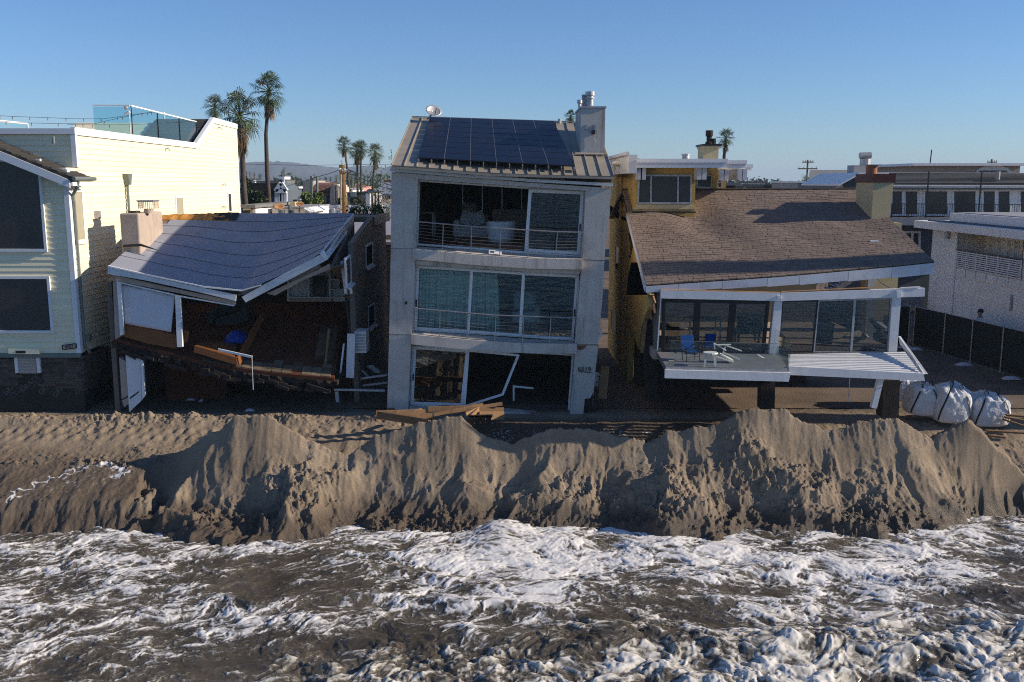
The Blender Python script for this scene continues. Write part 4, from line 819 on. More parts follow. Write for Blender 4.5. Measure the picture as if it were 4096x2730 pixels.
# ================================================================ grey stucco house in the middle
METALROOF = mat('standing_seam_metal', (.37,.32,.245), .5, .18, 1.2, .15, 20, metal=.25, dirt=((.20,.165,.125), .6, 1.6), rnd=.08)
def solar_mat():
    m = mat('solar_cells', (.005,.007,.02), .3, .25, 1.3, .02, 20, spec=.22, rnd=.12); nt = m.node_tree; L = nt.links.new
    return m
SOLAR = solar_mat()
CURTAIN = mat('teal_curtain', (.60,.68,.66), .85, .12, 2, .2, 30)
SOFA = mat('white_upholstery', (.86,.86,.87), .9, .07, 3, .3, 25)
SOFA_D = mat('sand_cushions', (.46,.37,.33), .9, .12, 4, .3, 25)
RUST = mat('bare_red_brick', (.22,.075,.045), .9, .3, 6, .6, 20)
def build_grey():
    E = lambda x, y, d=0: FP(*Z('E', x, y), d)
    G = lambda x, y, d=0: FP(*Z('G', x, y), d)
    def FP(u, v, d=0): return P(u, v, 29.9+.5*(v-390)/560+d)
    t = thing('grey_stucco_house', P(1150,960,33), 'three storey grey stucco house leaning seaward with solar panels on its metal roof', 'house')
    def fp(name, pts, d, th, m=CONCRETE, par=t): return prism(name, [p for p in pts(d)], (0,th,0), m, par)
    # piers
    fp('left_pier', lambda d: [E(148,760,d),E(385,812,d),G(338,0,d),G(325,420,d),G(300,790,d),G(275,1345,d),G(100,1370,d),G(118,700,d),G(132,0,d)], 0, .9)
    fp('right_pier', lambda d: [E(1885,925,d),E(2118,905,d),G(1925,0,d),G(1900,430,d),G(1868,790,d),G(1678,790,d),G(1690,560,d),G(1735,80,d)], 0, .9)
    fp('right_pier', lambda d: [G(1678,795,d),G(1867,795,d),G(1848,960,d),G(1828,1180,d),G(1800,1240,d),G(1755,1245,d),G(1738,1412,d),G(1630,1400,d)], .01, .8)
    fp('exposed_timber', lambda d: [G(1750,1250,d),G(1822,1215,d),G(1812,1405,d),G(1742,1412,d)], .12, .4, BLACKW)
    fp('exposed_timber', lambda d: [G(104,1322,d),G(164,1320,d),G(164,1372,d),G(102,1370,d)], -.012, .02, WOOD)
    fp('bare_brick_patch', lambda d: [G(1690,800,d),G(1770,797,d),G(1755,822,d),G(1715,838,d),G(1695,830,d)], .001, .01, RUST)
    for a, b in (((100,705),(300,712)),): fp('control_joint', lambda d: [G(118,703,d),G(302,709,d),G(302,712,d),G(118,706,d)], -.004, .005, BLACKW)
    fp('control_joint', lambda d: [G(1683,790,d),G(1868,795,d),G(1868,798,d),G(1683,793,d)], -.004, .005, BLACKW)
    fp('control_joint', lambda d: [G(1738,79,d),G(1922,86,d),G(1922,90,d),G(1738,83,d)], -.004, .005, BLACKW)
    fp('control_joint', lambda d: [E(146,1440,d),E(338,1444,d),E(338,1447,d),E(146,1443,d)], -.004, .005, BLACKW)
    # lintel under the eave
    fp('lintel', lambda d: [E(148,758,d),E(1350,850,d),E(2118,903,d),E(1886,926,d),E(1380,892,d),E(386,822,d)], -.03, .6)
    fp('fascia', lambda d: [E(134,724,d),E(750,775,d),E(1352,815,d),E(1352,842,d),E(750,800,d),E(134,752,d)], -.16, .14, WHITE)
    fp('fascia', lambda d: [E(1356,818,d),E(2135,858,d),E(2133,884,d),E(1356,845,d)], -.15, .14, WHITE)
    fp('torn_eave', lambda d: [E(1700,815,d),E(2135,805,d),E(2110,850,d),E(1750,835,d)], .1, .8, BLACKW)
    # balcony slabs
    def slab(name, top, bot, dpt=.85):
        a = [G(x,y,-.14) for x, y in top]; b = [G(x,y,-.14) for x, y in reversed(bot)]
        return prism(name, a+b, (0,dpt,0), CONCRETE, t)
    s3 = slab('balcony_slab', [(318,-8),(800,40),(1280,72),(1736,80)], [(330,82),(700,105),(1240,148),(1734,160)])
    s2 = slab('balcony_slab', [(300,708),(770,752),(1230,782),(1688,787)], [(304,790),(560,822),(780,842),(1100,860),(1680,864)])
    fp('lintel', lambda d: [G(332,84,d),G(700,108,d),G(1240,150,d),G(1733,162,d),G(1706,204,d),G(1240,178,d),G(810,152,d),G(345,122,d)], .05, .5)
    for K_, fr_, bk_ in ((G, [(319,-10),(800,38),(1280,70),(1735,78)], [(318,-30),(760,-5),(1210,22),(1722,55)]), (G, [(301,706),(770,750),(1230,780),(1687,785)], [(324,676),(775,704),(1210,738),(1684,764)])):
        a = [G(x,y,-.139) for x, y in fr_]; b = [G(x,y,.43) for x, y in bk_]
        for k in range(3): MB().loft([a[k],a[k+1],b[k+1],b[k]], [p-Vector((0,0,.32)) for p in (a[k],a[k+1],b[k+1],b[k])]).build('balcony_deck', CONCRETE, t)
    fp('plinth', lambda d: [G(282,1318,d),G(560,1330,d),G(560,1368,d),G(280,1360,d)], .06, .5)
    fp('plinth', lambda d: [G(1075,1352,d),G(1620,1382,d),G(1630,1412,d),G(1078,1402,d)], .06, .5)
    # side and rear walls, floors, inside
    xl0, xr0 = E(148,760).x, E(2118,905).x; xl1, xr1 = G(100,1370).x, G(1860,1300).x
    for name, xa, xb, s in (('side_wall', xl0, xl1, 1), ('side_wall', xr0, xr1-.1, -1)):
        MB().loft([(xa,30.75,7.85),(xa,40.5,8.1),(xb,40.9,-.2),(xb,31.25,-.2)], [(xa+s*.2,30.75,7.85),(xa+s*.2,40.5,8.1),(xb+s*.2,40.9,-.2),(xb+s*.2,31.25,-.2)]).build(name, CONCRETE, t)
    boxp('rear_wall', (xl0,40.5,-.2), (xr0-.2,40.7,8.4), CONCRETE, t)
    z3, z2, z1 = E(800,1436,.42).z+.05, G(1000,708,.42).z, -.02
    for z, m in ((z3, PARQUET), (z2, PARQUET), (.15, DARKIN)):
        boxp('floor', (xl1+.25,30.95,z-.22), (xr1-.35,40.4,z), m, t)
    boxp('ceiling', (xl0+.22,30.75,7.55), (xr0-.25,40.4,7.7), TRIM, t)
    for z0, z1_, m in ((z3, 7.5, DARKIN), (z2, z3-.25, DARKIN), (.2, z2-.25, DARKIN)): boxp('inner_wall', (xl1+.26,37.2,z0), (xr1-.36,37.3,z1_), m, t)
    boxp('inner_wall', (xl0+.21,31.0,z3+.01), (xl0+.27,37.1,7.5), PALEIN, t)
    # ---- windows
    DW = .42
    def wframe(q, w, name='window_frame', par=t, m=TRIM, th=.10): return frame_parts(q, w, th, m, par, name)
    def pane(q, par, m=GLASS, off=.04): return MB().prism([Vector(p)+Vector((0,off,0)) for p in q], (0,.008,0)).build('pane', m, par)
    # third storey: open left half, sliding leaf on the right
    q = [E(366,1412,DW),E(1850,1522,DW),E(1888,928,DW),E(382,826,DW)]
    f3, qi = wframe(q, .055, th=.16)
    q = [E(1338,1468,DW-.05),E(1835,1500,DW-.05),E(1872,930,DW-.05),E(1378,910,DW-.05)]; l3, qi = wframe(q, .10, 'sliding_leaf', t, TRIM, .05); pane(qi, l3, GLASS_S, .02)
    MB().bar(E(1838,1225,DW-.08), E(1836,1285,DW-.08), .04).build('pull_handle', BLACK, l3)
    # second storey: three leaves
    q = [G(326,672,DW),G(1685,760,DW),G(1708,206,DW),G(342,124,DW)]; f2, qi = wframe(q, .05, th=.16)
    for i, (a, b, c, d, o) in enumerate((((332,662),(785,688),(815,160),(352,132),0),((772,690),(1220,722),(1250,190),(802,160),-.05),((1208,725),(1660,750),(1698,212),(1238,190),0))):
        q = [G(*a,DW-.02+o),G(*b,DW-.02+o),G(*c,DW-.02+o),G(*d,DW-.02+o)]; lf, qi = wframe(q, .075, 'sliding_leaf', t, TRIM, .045); pane(qi, lf, GLASS, .02)
        hp = (346,445) if i == 0 else (1668,525)
        if i != 1: MB().bar(G(hp[0],hp[1]-28,DW-.05), G(hp[0],hp[1]+28,DW-.05), .04).build('pull_handle', BLACK, lf)
    # curtains
    def curtain(a, b, c, d, nf, lab, seed):
        n = 110; rows = []
        for k in range(9):
            v_ = k/8; row = []
            for i in range(n):
                s = i/(n-1); w = (.055*math.sin(s*nf*2*math.pi+seed+.6*math.sin(s*5+v_*1.2))+.03*math.sin(s*nf*3.7+2))*(.55+.45*v_)
                top = lerp(Vector(d), Vector(c), s); bt = lerp(Vector(a), Vector(b), s); p = lerp(top, bt, v_); row.append(p+Vector((0,w,0)))
            rows.append(row)
        o = MB().sheet(rows, (0,.012,0)).build('curtain', CURTAIN, None, smooth=True, loc=lerp(Vector(a), Vector(b), .5)); tag(o, lab, 'curtain', 'teal curtains of the middle storey')
    curtain(G(350,655,DW+.35), G(790,672,DW+.35), G(806,165,DW+.35), G(362,138,DW+.35), 15, 'pale teal curtain drawn across the whole left pane', .3)
    curtain(G(800,680,DW+.35), G(1045,690,DW+.35), G(1028,185,DW+.35), G(812,166,DW+.35), 10, 'pale teal curtain drawn over half the centre pane', 1.7)
    # ground storey: one sound leaf, one sprung leaf, empty frames
    q = [G(292,1296,DW),G(1622,1385,DW),G(1662,872,DW),G(312,800,DW)]; f1, qi = wframe(q, .05, th=.16)
    q = [G(300,1290,DW-.04),G(735,1302,DW-.04),G(782,838,DW-.04),G(325,806,DW-.04)]; l1, qi = wframe(q, .085, 'sliding_leaf', t, TRIM, .05); pane(qi, l1, GLASS, .02); MB().bar(G(322,1038,DW-.07), G(320,1090,DW-.07), .04).build('pull_handle', BLACK, l1)
    lf = MB()
    for a, b, da, db in (((758,838),(1205,880),.4,.15),((1200,875),(1065,1212),.15,-.02),((1065,1208),(765,1302),-.02,.3)): lf.bar(G(*a,da), G(*b,db), .07, .07)
    sl = lf.build('sprung_leaf', TRIM, t); MB().bar(G(778,840,.42), G(745,1300,.42), .10).build('mullion', TRIM, t)
    ff = MB()
    for a, b in (((1160,1130),(1160,1260)),((1160,1140),(1325,1155)),((1155,1290),(1600,1325)),((1075,1328),(1620,1372))): ff.bar(G(*a,.9), G(*b,.9), .06)
    ff.build('broken_frame', WHITE, t)
    fp('track', lambda d: [G(1080,1340,d),G(1615,1368,d),G(1615,1378,d),G(1080,1350,d)], .3, .06, WHITE)
    # ---- railings
    def railing(name, top, posts, bots, lab, K, n=8):
        r = thing(name, K(*bots[3], -.10), lab, 'railing', 'cable railings of the grey house'); tp = [K(*q, -.10) for q in top]
        MB().tube(tp, .022, 6).build('top_rail', STEEL, r)
        for a, b in zip(posts, bots): MB().bar(K(*a, -.10), K(*b, -.10), .025, .02).build('post', STEEL, r)
        for k in range(1, n):
            s = k/n; MB().tube([lerp(K(*a, -.10), K(*b, -.10), s*.93) for a, b in zip(posts, bots)], .005, 4).build('cable', STEEL, r)
    xs = [372,612,865,1127,1380,1635,1870]; rt = [1201,1222,1243,1262,1278,1292,1299]; rb = [1440,1476,1505,1522,1533,1538,1528]
    railing('cable_railing', [(368,1200)]+list(zip(xs[1:],rt[1:]))+[(1876,1299)], list(zip(xs,rt)), list(zip([365,604,858,1116,1369,1617,1848],rb)), 'thin steel cable railing along the open top storey', E)
    railing('cable_railing', [(318,486),(1000,546),(1692,570)], [(322,488),(545,508),(780,528),(1012,547),(1245,558),(1472,565),(1690,570)], [(318,705),(537,738),(768,768),(1000,785),(1232,792),(1458,792),(1676,788)], 'thin steel cable railing in front of the teal curtains', G)
    # ---- roof
    el, er, rr, rl = E(150,695,-.3), E(2140,792,-.3), P(*Z('E',1986,322),35.6), P(*Z('E',335,267),35.6)
    q = [el, er, rr, rl]; nrm = (er-el).cross(rl-el).normalized()
    if nrm.z < 0: nrm = -nrm
    def rs(s, tt, h=0):
        p = quad_at(q, s, tt); p.z -= .16*math.sin(math.pi*min(1, s))*(1-tt)*.5*(1 if s > .3 else s/.3); return p+nrm*h
    N = 18
    for i in range(N):
        a, b = i/N, (i+1)/N
        MB().sheet([[rs(lerp(a+.0008,b-.0008,k/2), tt) for k in range(3)] for tt in (0,.25,.5,.75,1)], -nrm*.05).build('roof_pan', METALROOF, t)
    for i in range(N+1): MB().bar(rs(i/N, -.004, .02), rs(i/N, 1, .02), .022, .045, nrm).build('seam', METALROOF, t)
    MB().loft([rl, rr, Vector((rr.x,41,8.0)), Vector((rl.x,41,8.0))], [p+Vector((0,0,-.1)) for p in (rl, rr, Vector((rr.x,41,8.0)), Vector((rl.x,41,8.0)))]).build('rear_slope', METALROOF, t)
    MB().bar(rl+nrm*.03, rr+nrm*.03, .16, .03).build('ridge_cap', METALROOF, t)
    MB().bar(rs(0,-.012,-.05), rs(.45,-.012,-.05), .07, .07).build('gutter', METALROOF, t); MB().bar(rs(.452,-.012,-.05), rs(1,-.012,-.05), .07, .07).build('gutter', METALROOF, t)
    for xx, yy in ((xl0+.1, 0), (xr0-.1, 1)):
        e_, r_ = (el, rl) if yy == 0 else (er, rr)
        MB().prism([Vector((xx,e_.y+.6,7.6)), Vector((xx,e_.y+.6,e_.z+.05)), Vector((xx,r_.y,r_.z-.12)), Vector((xx,40.9,7.9)), Vector((xx,40.9,7.6))], ((.12 if yy == 0 else -.12),0,0)).build('gable_wall', CONCRETE, t)
    # ---- solar array: 6 x 8 modules
    pn = rs(.5, .4) + nrm*.13
    sq = [PN(*Z('E',x,y), pn, nrm) for x, y in ((385,637),(1790,712),(1600,306),(490,272))]
    sa = thing('solar_array', lerp(sq[0], sq[2], .5), 'dark blue solar array of framed modules on the metal roof', 'solar panels')
    for i in range(6):
        for j in range(8):
            a, b = i/6+.0018, (i+1)/6-.0018; c, d = j/8+.002, (j+1)/8-.002
            c4 = [quad_at(sq, a, c), quad_at(sq, b, c), quad_at(sq, b, d), quad_at(sq, a, d)]
            mo = MB().prism(c4, nrm*.03).build('module', BLACK, sa, fix=True)
            ci = [quad_at(sq, a+.002, c+.004), quad_at(sq, b-.002, c+.004), quad_at(sq, b-.002, d-.004), quad_at(sq, a+.002, d-.004)]
            MB().prism([p+nrm*.031 for p in ci], nrm*.003).build('cells', SOLAR, mo)
            li = MB()
            for k in range(1, 6):
                li.bar(lerp(ci[0], ci[3], k/6)+nrm*.0352, lerp(ci[1], ci[2], k/6)+nrm*.0352, .004, .001, nrm)
            li.build('busbar', BLACKW, mo)
    for i in range(1, 6): MB().bar(quad_at(sq, i/6, 0)+nrm*.034, quad_at(sq, i/6, 1)+nrm*.034, .012, .006, nrm).build('clamp_rail', STEEL, sa)
    for i in range(13):
        s = .005+i/12.1; MB().bar(quad_at(sq, s, -.03)-nrm*.05, quad_at(sq, s, .02)-nrm*.05, .03, .10, nrm).build('foot_bracket', STEEL, sa)
    # ---- chimney
    ch = thing('grey_chimney', P(1355,345,31.8), 'tall square grey stucco chimney with metal flues on the solar roof', 'chimney')
    yc0 = 31.8; c0 = P(*Z('E',1845,185),yc0); c1 = P(*Z('E',2064,182),yc0); yb_ = yc0*(c0.x)/(P(*Z('E',1797,190),yc0).x)
    boxp('stack', (c0.x,yc0,7.6), (c1.x,yb_,c0.z), CONCRETE, ch); boxp('cap_slab', (c0.x-.03,yc0-.03,c0.z+.002), (c1.x+.03,yb_+.03,c0.z+.06), GALV, ch)
    cx = (c0.x+c1.x)/2; cy = (yc0+yb_)/2; zt = c0.z+.06
    MB().lathe((cx,cy,zt), [(.22,0),(.17,.10),(.12,.13),(.12,.34),(.17,.35),(.17,.38),(.11,.39),(.11,.44),(.16,.45),(.16,.58),(.0,.60)], 18).build('flue', GALV, ch, smooth=False)
    MB().lathe((cx-.36,cy-.15,zt), [(.05,0),(.05,.18),(.09,.19),(.09,.29),(.0,.32)], 12).build('flue', GALV, ch)
    boxp('flue_box', (cx-.26,cy+.1,zt), (cx-.1,cy+.3,zt+.5), GALV, ch)
    bx = P(*Z('E',1900,355),yc0); boxp('junction_box', (bx.x-.06,yc0-.04,bx.z-.07), (bx.x+.04,yc0-.002,bx.z+.07), GALV, ch); bx = P(*Z('E',1955,400),yc0); boxp('junction_box', (bx.x-.06,yc0-.09,bx.z-.06), (bx.x+.06,yc0-.002,bx.z+.05), BLACK, ch); boxp('junction_box', (bx.x+.01,yc0-.05,bx.z+.06), (bx.x+.10,yc0-.002,bx.z+.24), GALV, ch)
    MB().tube([P(*Z('E',x,y),yc0-.03) for x, y in ((1905,370),(1920,385),(1945,395),(1972,420),(1968,455),(1972,490),(1962,525))], .009, 5).build('cable', GALV, ch)
    prism('flashing', [rs(.845,.33,.03), rs(.985,.33,.03), rs(.985,.355,.03), rs(.845,.355,.03)], nrm*.04, METALROOF, ch)
    # ---- dish
    di = thing('satellite_dish', rs(.1,.93), 'grey weathered satellite dish on the roof ridge beside the solar array', 'dish'); dc = P(*Z('E',522,215),35.0)
    m_ = MB(); nv = Vector((.35,-.72,.55)).normalized(); ua = nv.cross(Vector((0,0,1))).normalized(); ub = ua.cross(nv)
    rows = [[dc + (ua*math.cos(a)*1.05+ub*math.sin(a)*.85)*r*.28 + nv*(r*r*.06) for a in np.linspace(0, 2*math.pi, 25)] for r in np.linspace(.02, 1, 7)]
    m_.sheet(rows, -nv*.012).build('reflector', GALV, di, smooth=True, fix=False); MB().tube([dc-nv*.02, dc-nv*.08-Vector((.04,0,.06)), P(*Z('E',470,285),35.0)], .03, 8).build('mast', GALV, di); MB().tube([dc-ub*.2+nv*.03, dc-ub*.1+nv*.3], .014, 6).build('feed_arm', BLACK, di)
    tn = P(*Z('E',1655,310),35.5); MB().tube([tn-Vector((0,0,.2)), tn+Vector((0,0,.12))], .07, 8).build('vent_pipe', GALV, t)
    # ---- house number
    p0 = G(1752,998,-.012); tx = text('6519', .215, Matrix.Translation(p0)@Matrix.Rotation(math.radians(2),4,'Y')@Matrix.Rotation(math.pi/2,4,'X'), BLACK, t, 'house_number', .012)
    MB().bar(G(1702,1018,-.015), G(1812,1024,-.015), .02, .018).build('number_bar', BLACK, t)
    pb = G(262,438,-.03); MB().tube([pb, pb+Vector((0,-.1,-.02))], .04, 8).build('wall_spigot', BLACK, t)
    # hanging strip of torn stucco paper at the right corner
    pp = [G(1893,590,.2),G(1880,720,.2),G(1872,735,.2),G(1893,725,.2),G(1899,700,.2)]; prism('torn_wrap', pp, (0,.02,0), TRIM, t)
    prism('torn_edge', [G(1868,800,.05),G(1872,800,.05),G(1842,1010,.05),G(1832,1200,.05),G(1824,1225,.05),G(1829,1170,.05),G(1838,1000,.05)], (0,.05,0), STUCCO_B, t)
    # ---- furniture of the top storey
    z3f = z3+.003
    def on3(zx, zy): return PZ(*Z('E', zx, zy), z3f)
    def cushion_box(mb, a, b, r=.08): mb.box(a, b)
    def soft(o, w=.09, seg=4):
        b = o.modifiers.new('soft', 'BEVEL'); b.width = w; b.segments = seg
        for pl in o.data.polygons: pl.use_smooth = True
        return o
    p = on3(865,1350); s1 = thing('sectional_sofa', p, 'white end section of the sofa with two pillows by the railing', 'sofa')
    soft(boxp('seat', (p.x-.55,p.y,z3f+.02), (p.x+.62,p.y+1.15,z3f+.46), SOFA, s1)); soft(boxp('armrest', (p.x-.68,p.y+.02,z3f+.02), (p.x-.44,p.y+1.3,z3f+.66), SOFA, s1)); soft(boxp('backrest', (p.x-.42,p.y+1.0,z3f+.3), (p.x+.6,p.y+1.25,z3f+.85), SOFA_D, s1))
    def pillow(c, w, h, ry, m, lab, grp='sofa pillows'):
        n = 12; X, Y = np.meshgrid(np.linspace(-1,1,n), np.linspace(-1,1,n)); th = np.sqrt(np.clip((1-X**4)*(1-Y**4), 0, 1))*.42
        mb = MB(); mb.grid([[(X[i,j]*w,-th[i,j]*h*.6,Y[i,j]*h) for j in range(n)] for i in range(n)]); mb.grid([[(X[i,j]*w,th[i,j]*h*.6,Y[i,j]*h) for j in range(n)] for i in range(n)])
        o = mb.build('pillow', m, None, smooth=True); o.location = c; o.rotation_euler = (math.radians(-18), math.radians(ry), math.radians(RND.uniform(-15,15))); tag(o, lab, 'pillow', grp)
    pillow((p.x-.18,p.y+.62,z3f+.72), .24, .27, 12, SOFA, 'white pillow leaning on the sofa arm')
    pillow((p.x+.22,p.y+.55,z3f+.70), .25, .26, -20, SOFA, 'tilted white pillow beside the one at the sofa arm')
    pillow((p.x-.12,p.y+1.05,z3f+.98), .26, .3, 6, SOFA_D, 'tan pillow standing highest behind the two white pillows')
    p2 = on3(1130,1395); ar = thing('tub_armchair', p2, 'round white tub armchair with its back to the sea', 'armchair')
    rows = []
    for zz, r in ((.03,.36),(.15,.40),(.4,.44),(.62,.46),(.70,.44),(.72,.38)): rows.append([p2+Vector((r*1.12*math.cos(a), .45-.0+r*math.sin(a)*1.0, zz)) for a in np.linspace(math.pi*.88, math.pi*2.12, 26)])
    MB().sheet(rows, (0,0.16,0)).build('back_shell', SOFA, ar, smooth=True); soft(boxp('seat', (p2.x-.38,p2.y+.2,z3f+.1), (p2.x+.38,p2.y+.85,z3f+.42), SOFA, ar)); MB().lathe(p2+Vector((0,.45,0)), [(.33,0),(.36,.04)], 20).build('base', SOFA, ar)
    p3_ = on3(1130,1235); s2_ = thing('corner_sofa', p3_, 'long sand coloured sofa deeper in the top room', 'sofa'); soft(boxp('seat', (p3_.x-1.3,p3_.y+.4,z3f+.02), (p3_.x+1.5,p3_.y+1.3,z3f+.45), SOFA_D, s2_)); soft(boxp('backrest', (p3_.x-1.3,p3_.y+1.2,z3f+.2), (p3_.x+1.5,p3_.y+1.5,z3f+.85), SOFA_D, s2_))
    for k, dx in enumerate((-1.0,-.45,.15,.7,1.2)): pillow((p3_.x+dx,p3_.y+1.05,z3f+.78), .3, .3, RND.uniform(-12,12), SOFA_D if k != 1 else mat('olive_cloth', (.13,.12,.02), .9, .15, 5, .2, 20), ('sand pillow at the end of the long sofa behind the white pillows','olive green pillow on the long sofa','sand pillow just beside the olive one','fourth pillow along the long sofa','pillow of the long sofa next to the sliding door')[k])
    pc = on3(1190,1270); ct = thing('coffee_table', pc, 'low dark table between armchair and long sofa', 'table'); boxp('table_top', (pc.x-.1,pc.y+.1,z3f+.38), (pc.x+.85,pc.y+.75,z3f+.43), BLACK, ct)
    for a, b in ((-.06,.14),(.8,.14),(-.06,.7),(.8,.7)): boxp('leg', (pc.x+a,pc.y+b,z3f), (pc.x+a+.05,pc.y+b+.05,z3f+.38), BLACK, ct)
    pt = on3(500,1335); st = thing('console_table', pt, 'slim metal framed console table by the left wall', 'table'); boxp('table_top', (pt.x-.75,pt.y,z3f+.86), (pt.x+.12,pt.y+1.3,z3f+.9), STEEL, st)
    for a, b in ((-.7,.03),(.05,.03),(-.7,1.22),(.05,1.22),(.05,.6)): boxp('leg', (pt.x+a,pt.y+b,z3f), (pt.x+a+.04,pt.y+b+.04,z3f+.86), STEEL, st)
    kb = thing('kitchen_shelf', (0,36.8,z3f), 'dark kitchen shelving with pale racks at the back of the top room', 'shelf')
    for k in range(5): boxp('upright', (-1.9+k*.75,36.6,z3f), (-1.86+k*.75,36.64,z3f+2.0), STEEL, kb)
    boxp('shelf_board', (-2.0,36.4,z3f+2.0), (1.6,37.0,z3f+2.05), DARKIN, kb); boxp('counter', (-.75,36.2,z3f), (1.3,36.5,z3f+1.0), SOFA_D, kb)
    for k in range(2): boxp('wire_rack', (-1.9+k*1.1,36.5,z3f+2.06), (-1.2+k*1.1,36.9,z3f+2.3), GALV, kb)
    # easel-like white sign lying on the balcony, small white chair frames
    pz = E(1075,1472,.05); sg = thing('picture_frame', pz, 'small white frame lying on the top balcony edge', 'frame'); frame_parts([E(1020,1490,.0),E(1078,1492,.0),E(1078,1456,.1),E(1020,1454,.1)], .04, .03, TRIM, sg, 'border'); prism('flap', [E(1078,1492,.0),E(1136,1498,.0),E(1134,1468,.1),E(1080,1462,.1)], (0,.02,0), TRIM, sg)
    # white furniture glimpsed in the middle storey
    z2f = z2+.003; pa = PZ(*Z('G',1230,655), z2f); pw = thing('white_armchair', pa+Vector((0,1,0)), 'white armchair seen through the middle storey glass', 'armchair'); soft(boxp('seat', (pa.x-.35,pa.y+.8,z2f+.05), (pa.x+.5,pa.y+1.6,z2f+.45), SOFA, pw)); soft(boxp('backrest', (pa.x-.3,pa.y+1.5,z2f+.3), (pa.x+.5,pa.y+1.75,z2f+1.05), SOFA, pw)); soft(boxp('armrest', (pa.x+.45,pa.y+.8,z2f+.05), (pa.x+.65,pa.y+1.7,z2f+.62), SOFA, pw))
    # ---- lumber in front of the house
    pl = [((445,1330),(915,1318),28.9),((490,1378),(905,1292),28.7),((510,1372),(1065,1285),28.75),((560,1372),(850,1290),28.8),((10,1385),(480,1368),28.6),((15,1380),(440,1445),28.3),((760,1375),(870,1325),28.6),((800,1395),(865,1330),28.55),((860,1355),(1072,1350),28.9),((870,1385),(1075,1385),28.8),((300,1362),(385,1335),29.0)]
    labs = ('long flat plank at the back of the lumber heap','plank sloping up across the middle of the lumber heap','longest plank reaching toward the broken opening','thin plank crossing under the longest one','wide plank lying low beside the house corner','lowest dark plank dipping into the sand','short plank standing steeply at the heap end','short steep plank in front of its twin','board by the plinth behind the heap','lower board by the plinth behind the heap','short splintered stub near the house corner')
    for k, ((a, b), (c, d), Y) in enumerate(pl):
        p, q_ = P(*Z('G', a, b), Y), P(*Z('G', c, d), Y+.35); wd = (.16,.10,.10,.07,.30,.22,.14,.12,.26,.26,.10)[k]
        o = MB().bar(p, q_, .06, wd).build('lumber_plank', WOOD if k not in (5,) else BLACKW, None, loc=p); tag(o, labs[k], 'plank', 'lumber heaped before the grey house')
    bx0 = P(*Z('G',880,1470),28.3); cr = thing('timber_crate', bx0, 'dark timber crib end behind the sand crest', 'crib')
    for k in range(4): prism('board', [P(*Z('G',785+k*48,1470),28.4), P(*Z('G',828+k*48,1470),28.4), P(*Z('G',828+k*48,1385),28.4), P(*Z('G',785+k*48,1382),28.4)], (0,.06,0), BLACKW, cr)
    prism('board', [P(*Z('G',785,1385),28.4), P(*Z('G',980,1388),28.4), P(*Z('G',985,1372),29.0), P(*Z('G',790,1368),29.0)], (0,0,-.05), BLACKW, cr)
    # white garden chair frame and leaning timber in the right gap
    J = lambda x, y, Y: P(*Z('J', x, y), Y)
    gc = thing('slatted_chair_back', G(1865,1130,1.2), 'broken white slatted chair stuck beside the grey house corner', 'chair')
    for a, b in (((1842,1030),(1898,1045)),((1838,1080),(1895,1090)),((1836,1125),(1890,1132))): MB().bar(G(*a,1.0), G(*b,1.0), .05, .09).build('rail', TRIM, gc)
    for x in (1848, 1868, 1886): MB().bar(G(x,1030,1.03), G(x-4,1130,1.03), .05, .03).build('slat', TRIM, gc)
    o = MB().bar(G(1925,970,.9), G(1900,1240,.7), .28, .12).build('leaning_timber', WOOD, None, loc=G(1905,1240,.7)); tag(o, 'reddish broken timber leaning beside the white slatted chair', 'timber')
build_grey()
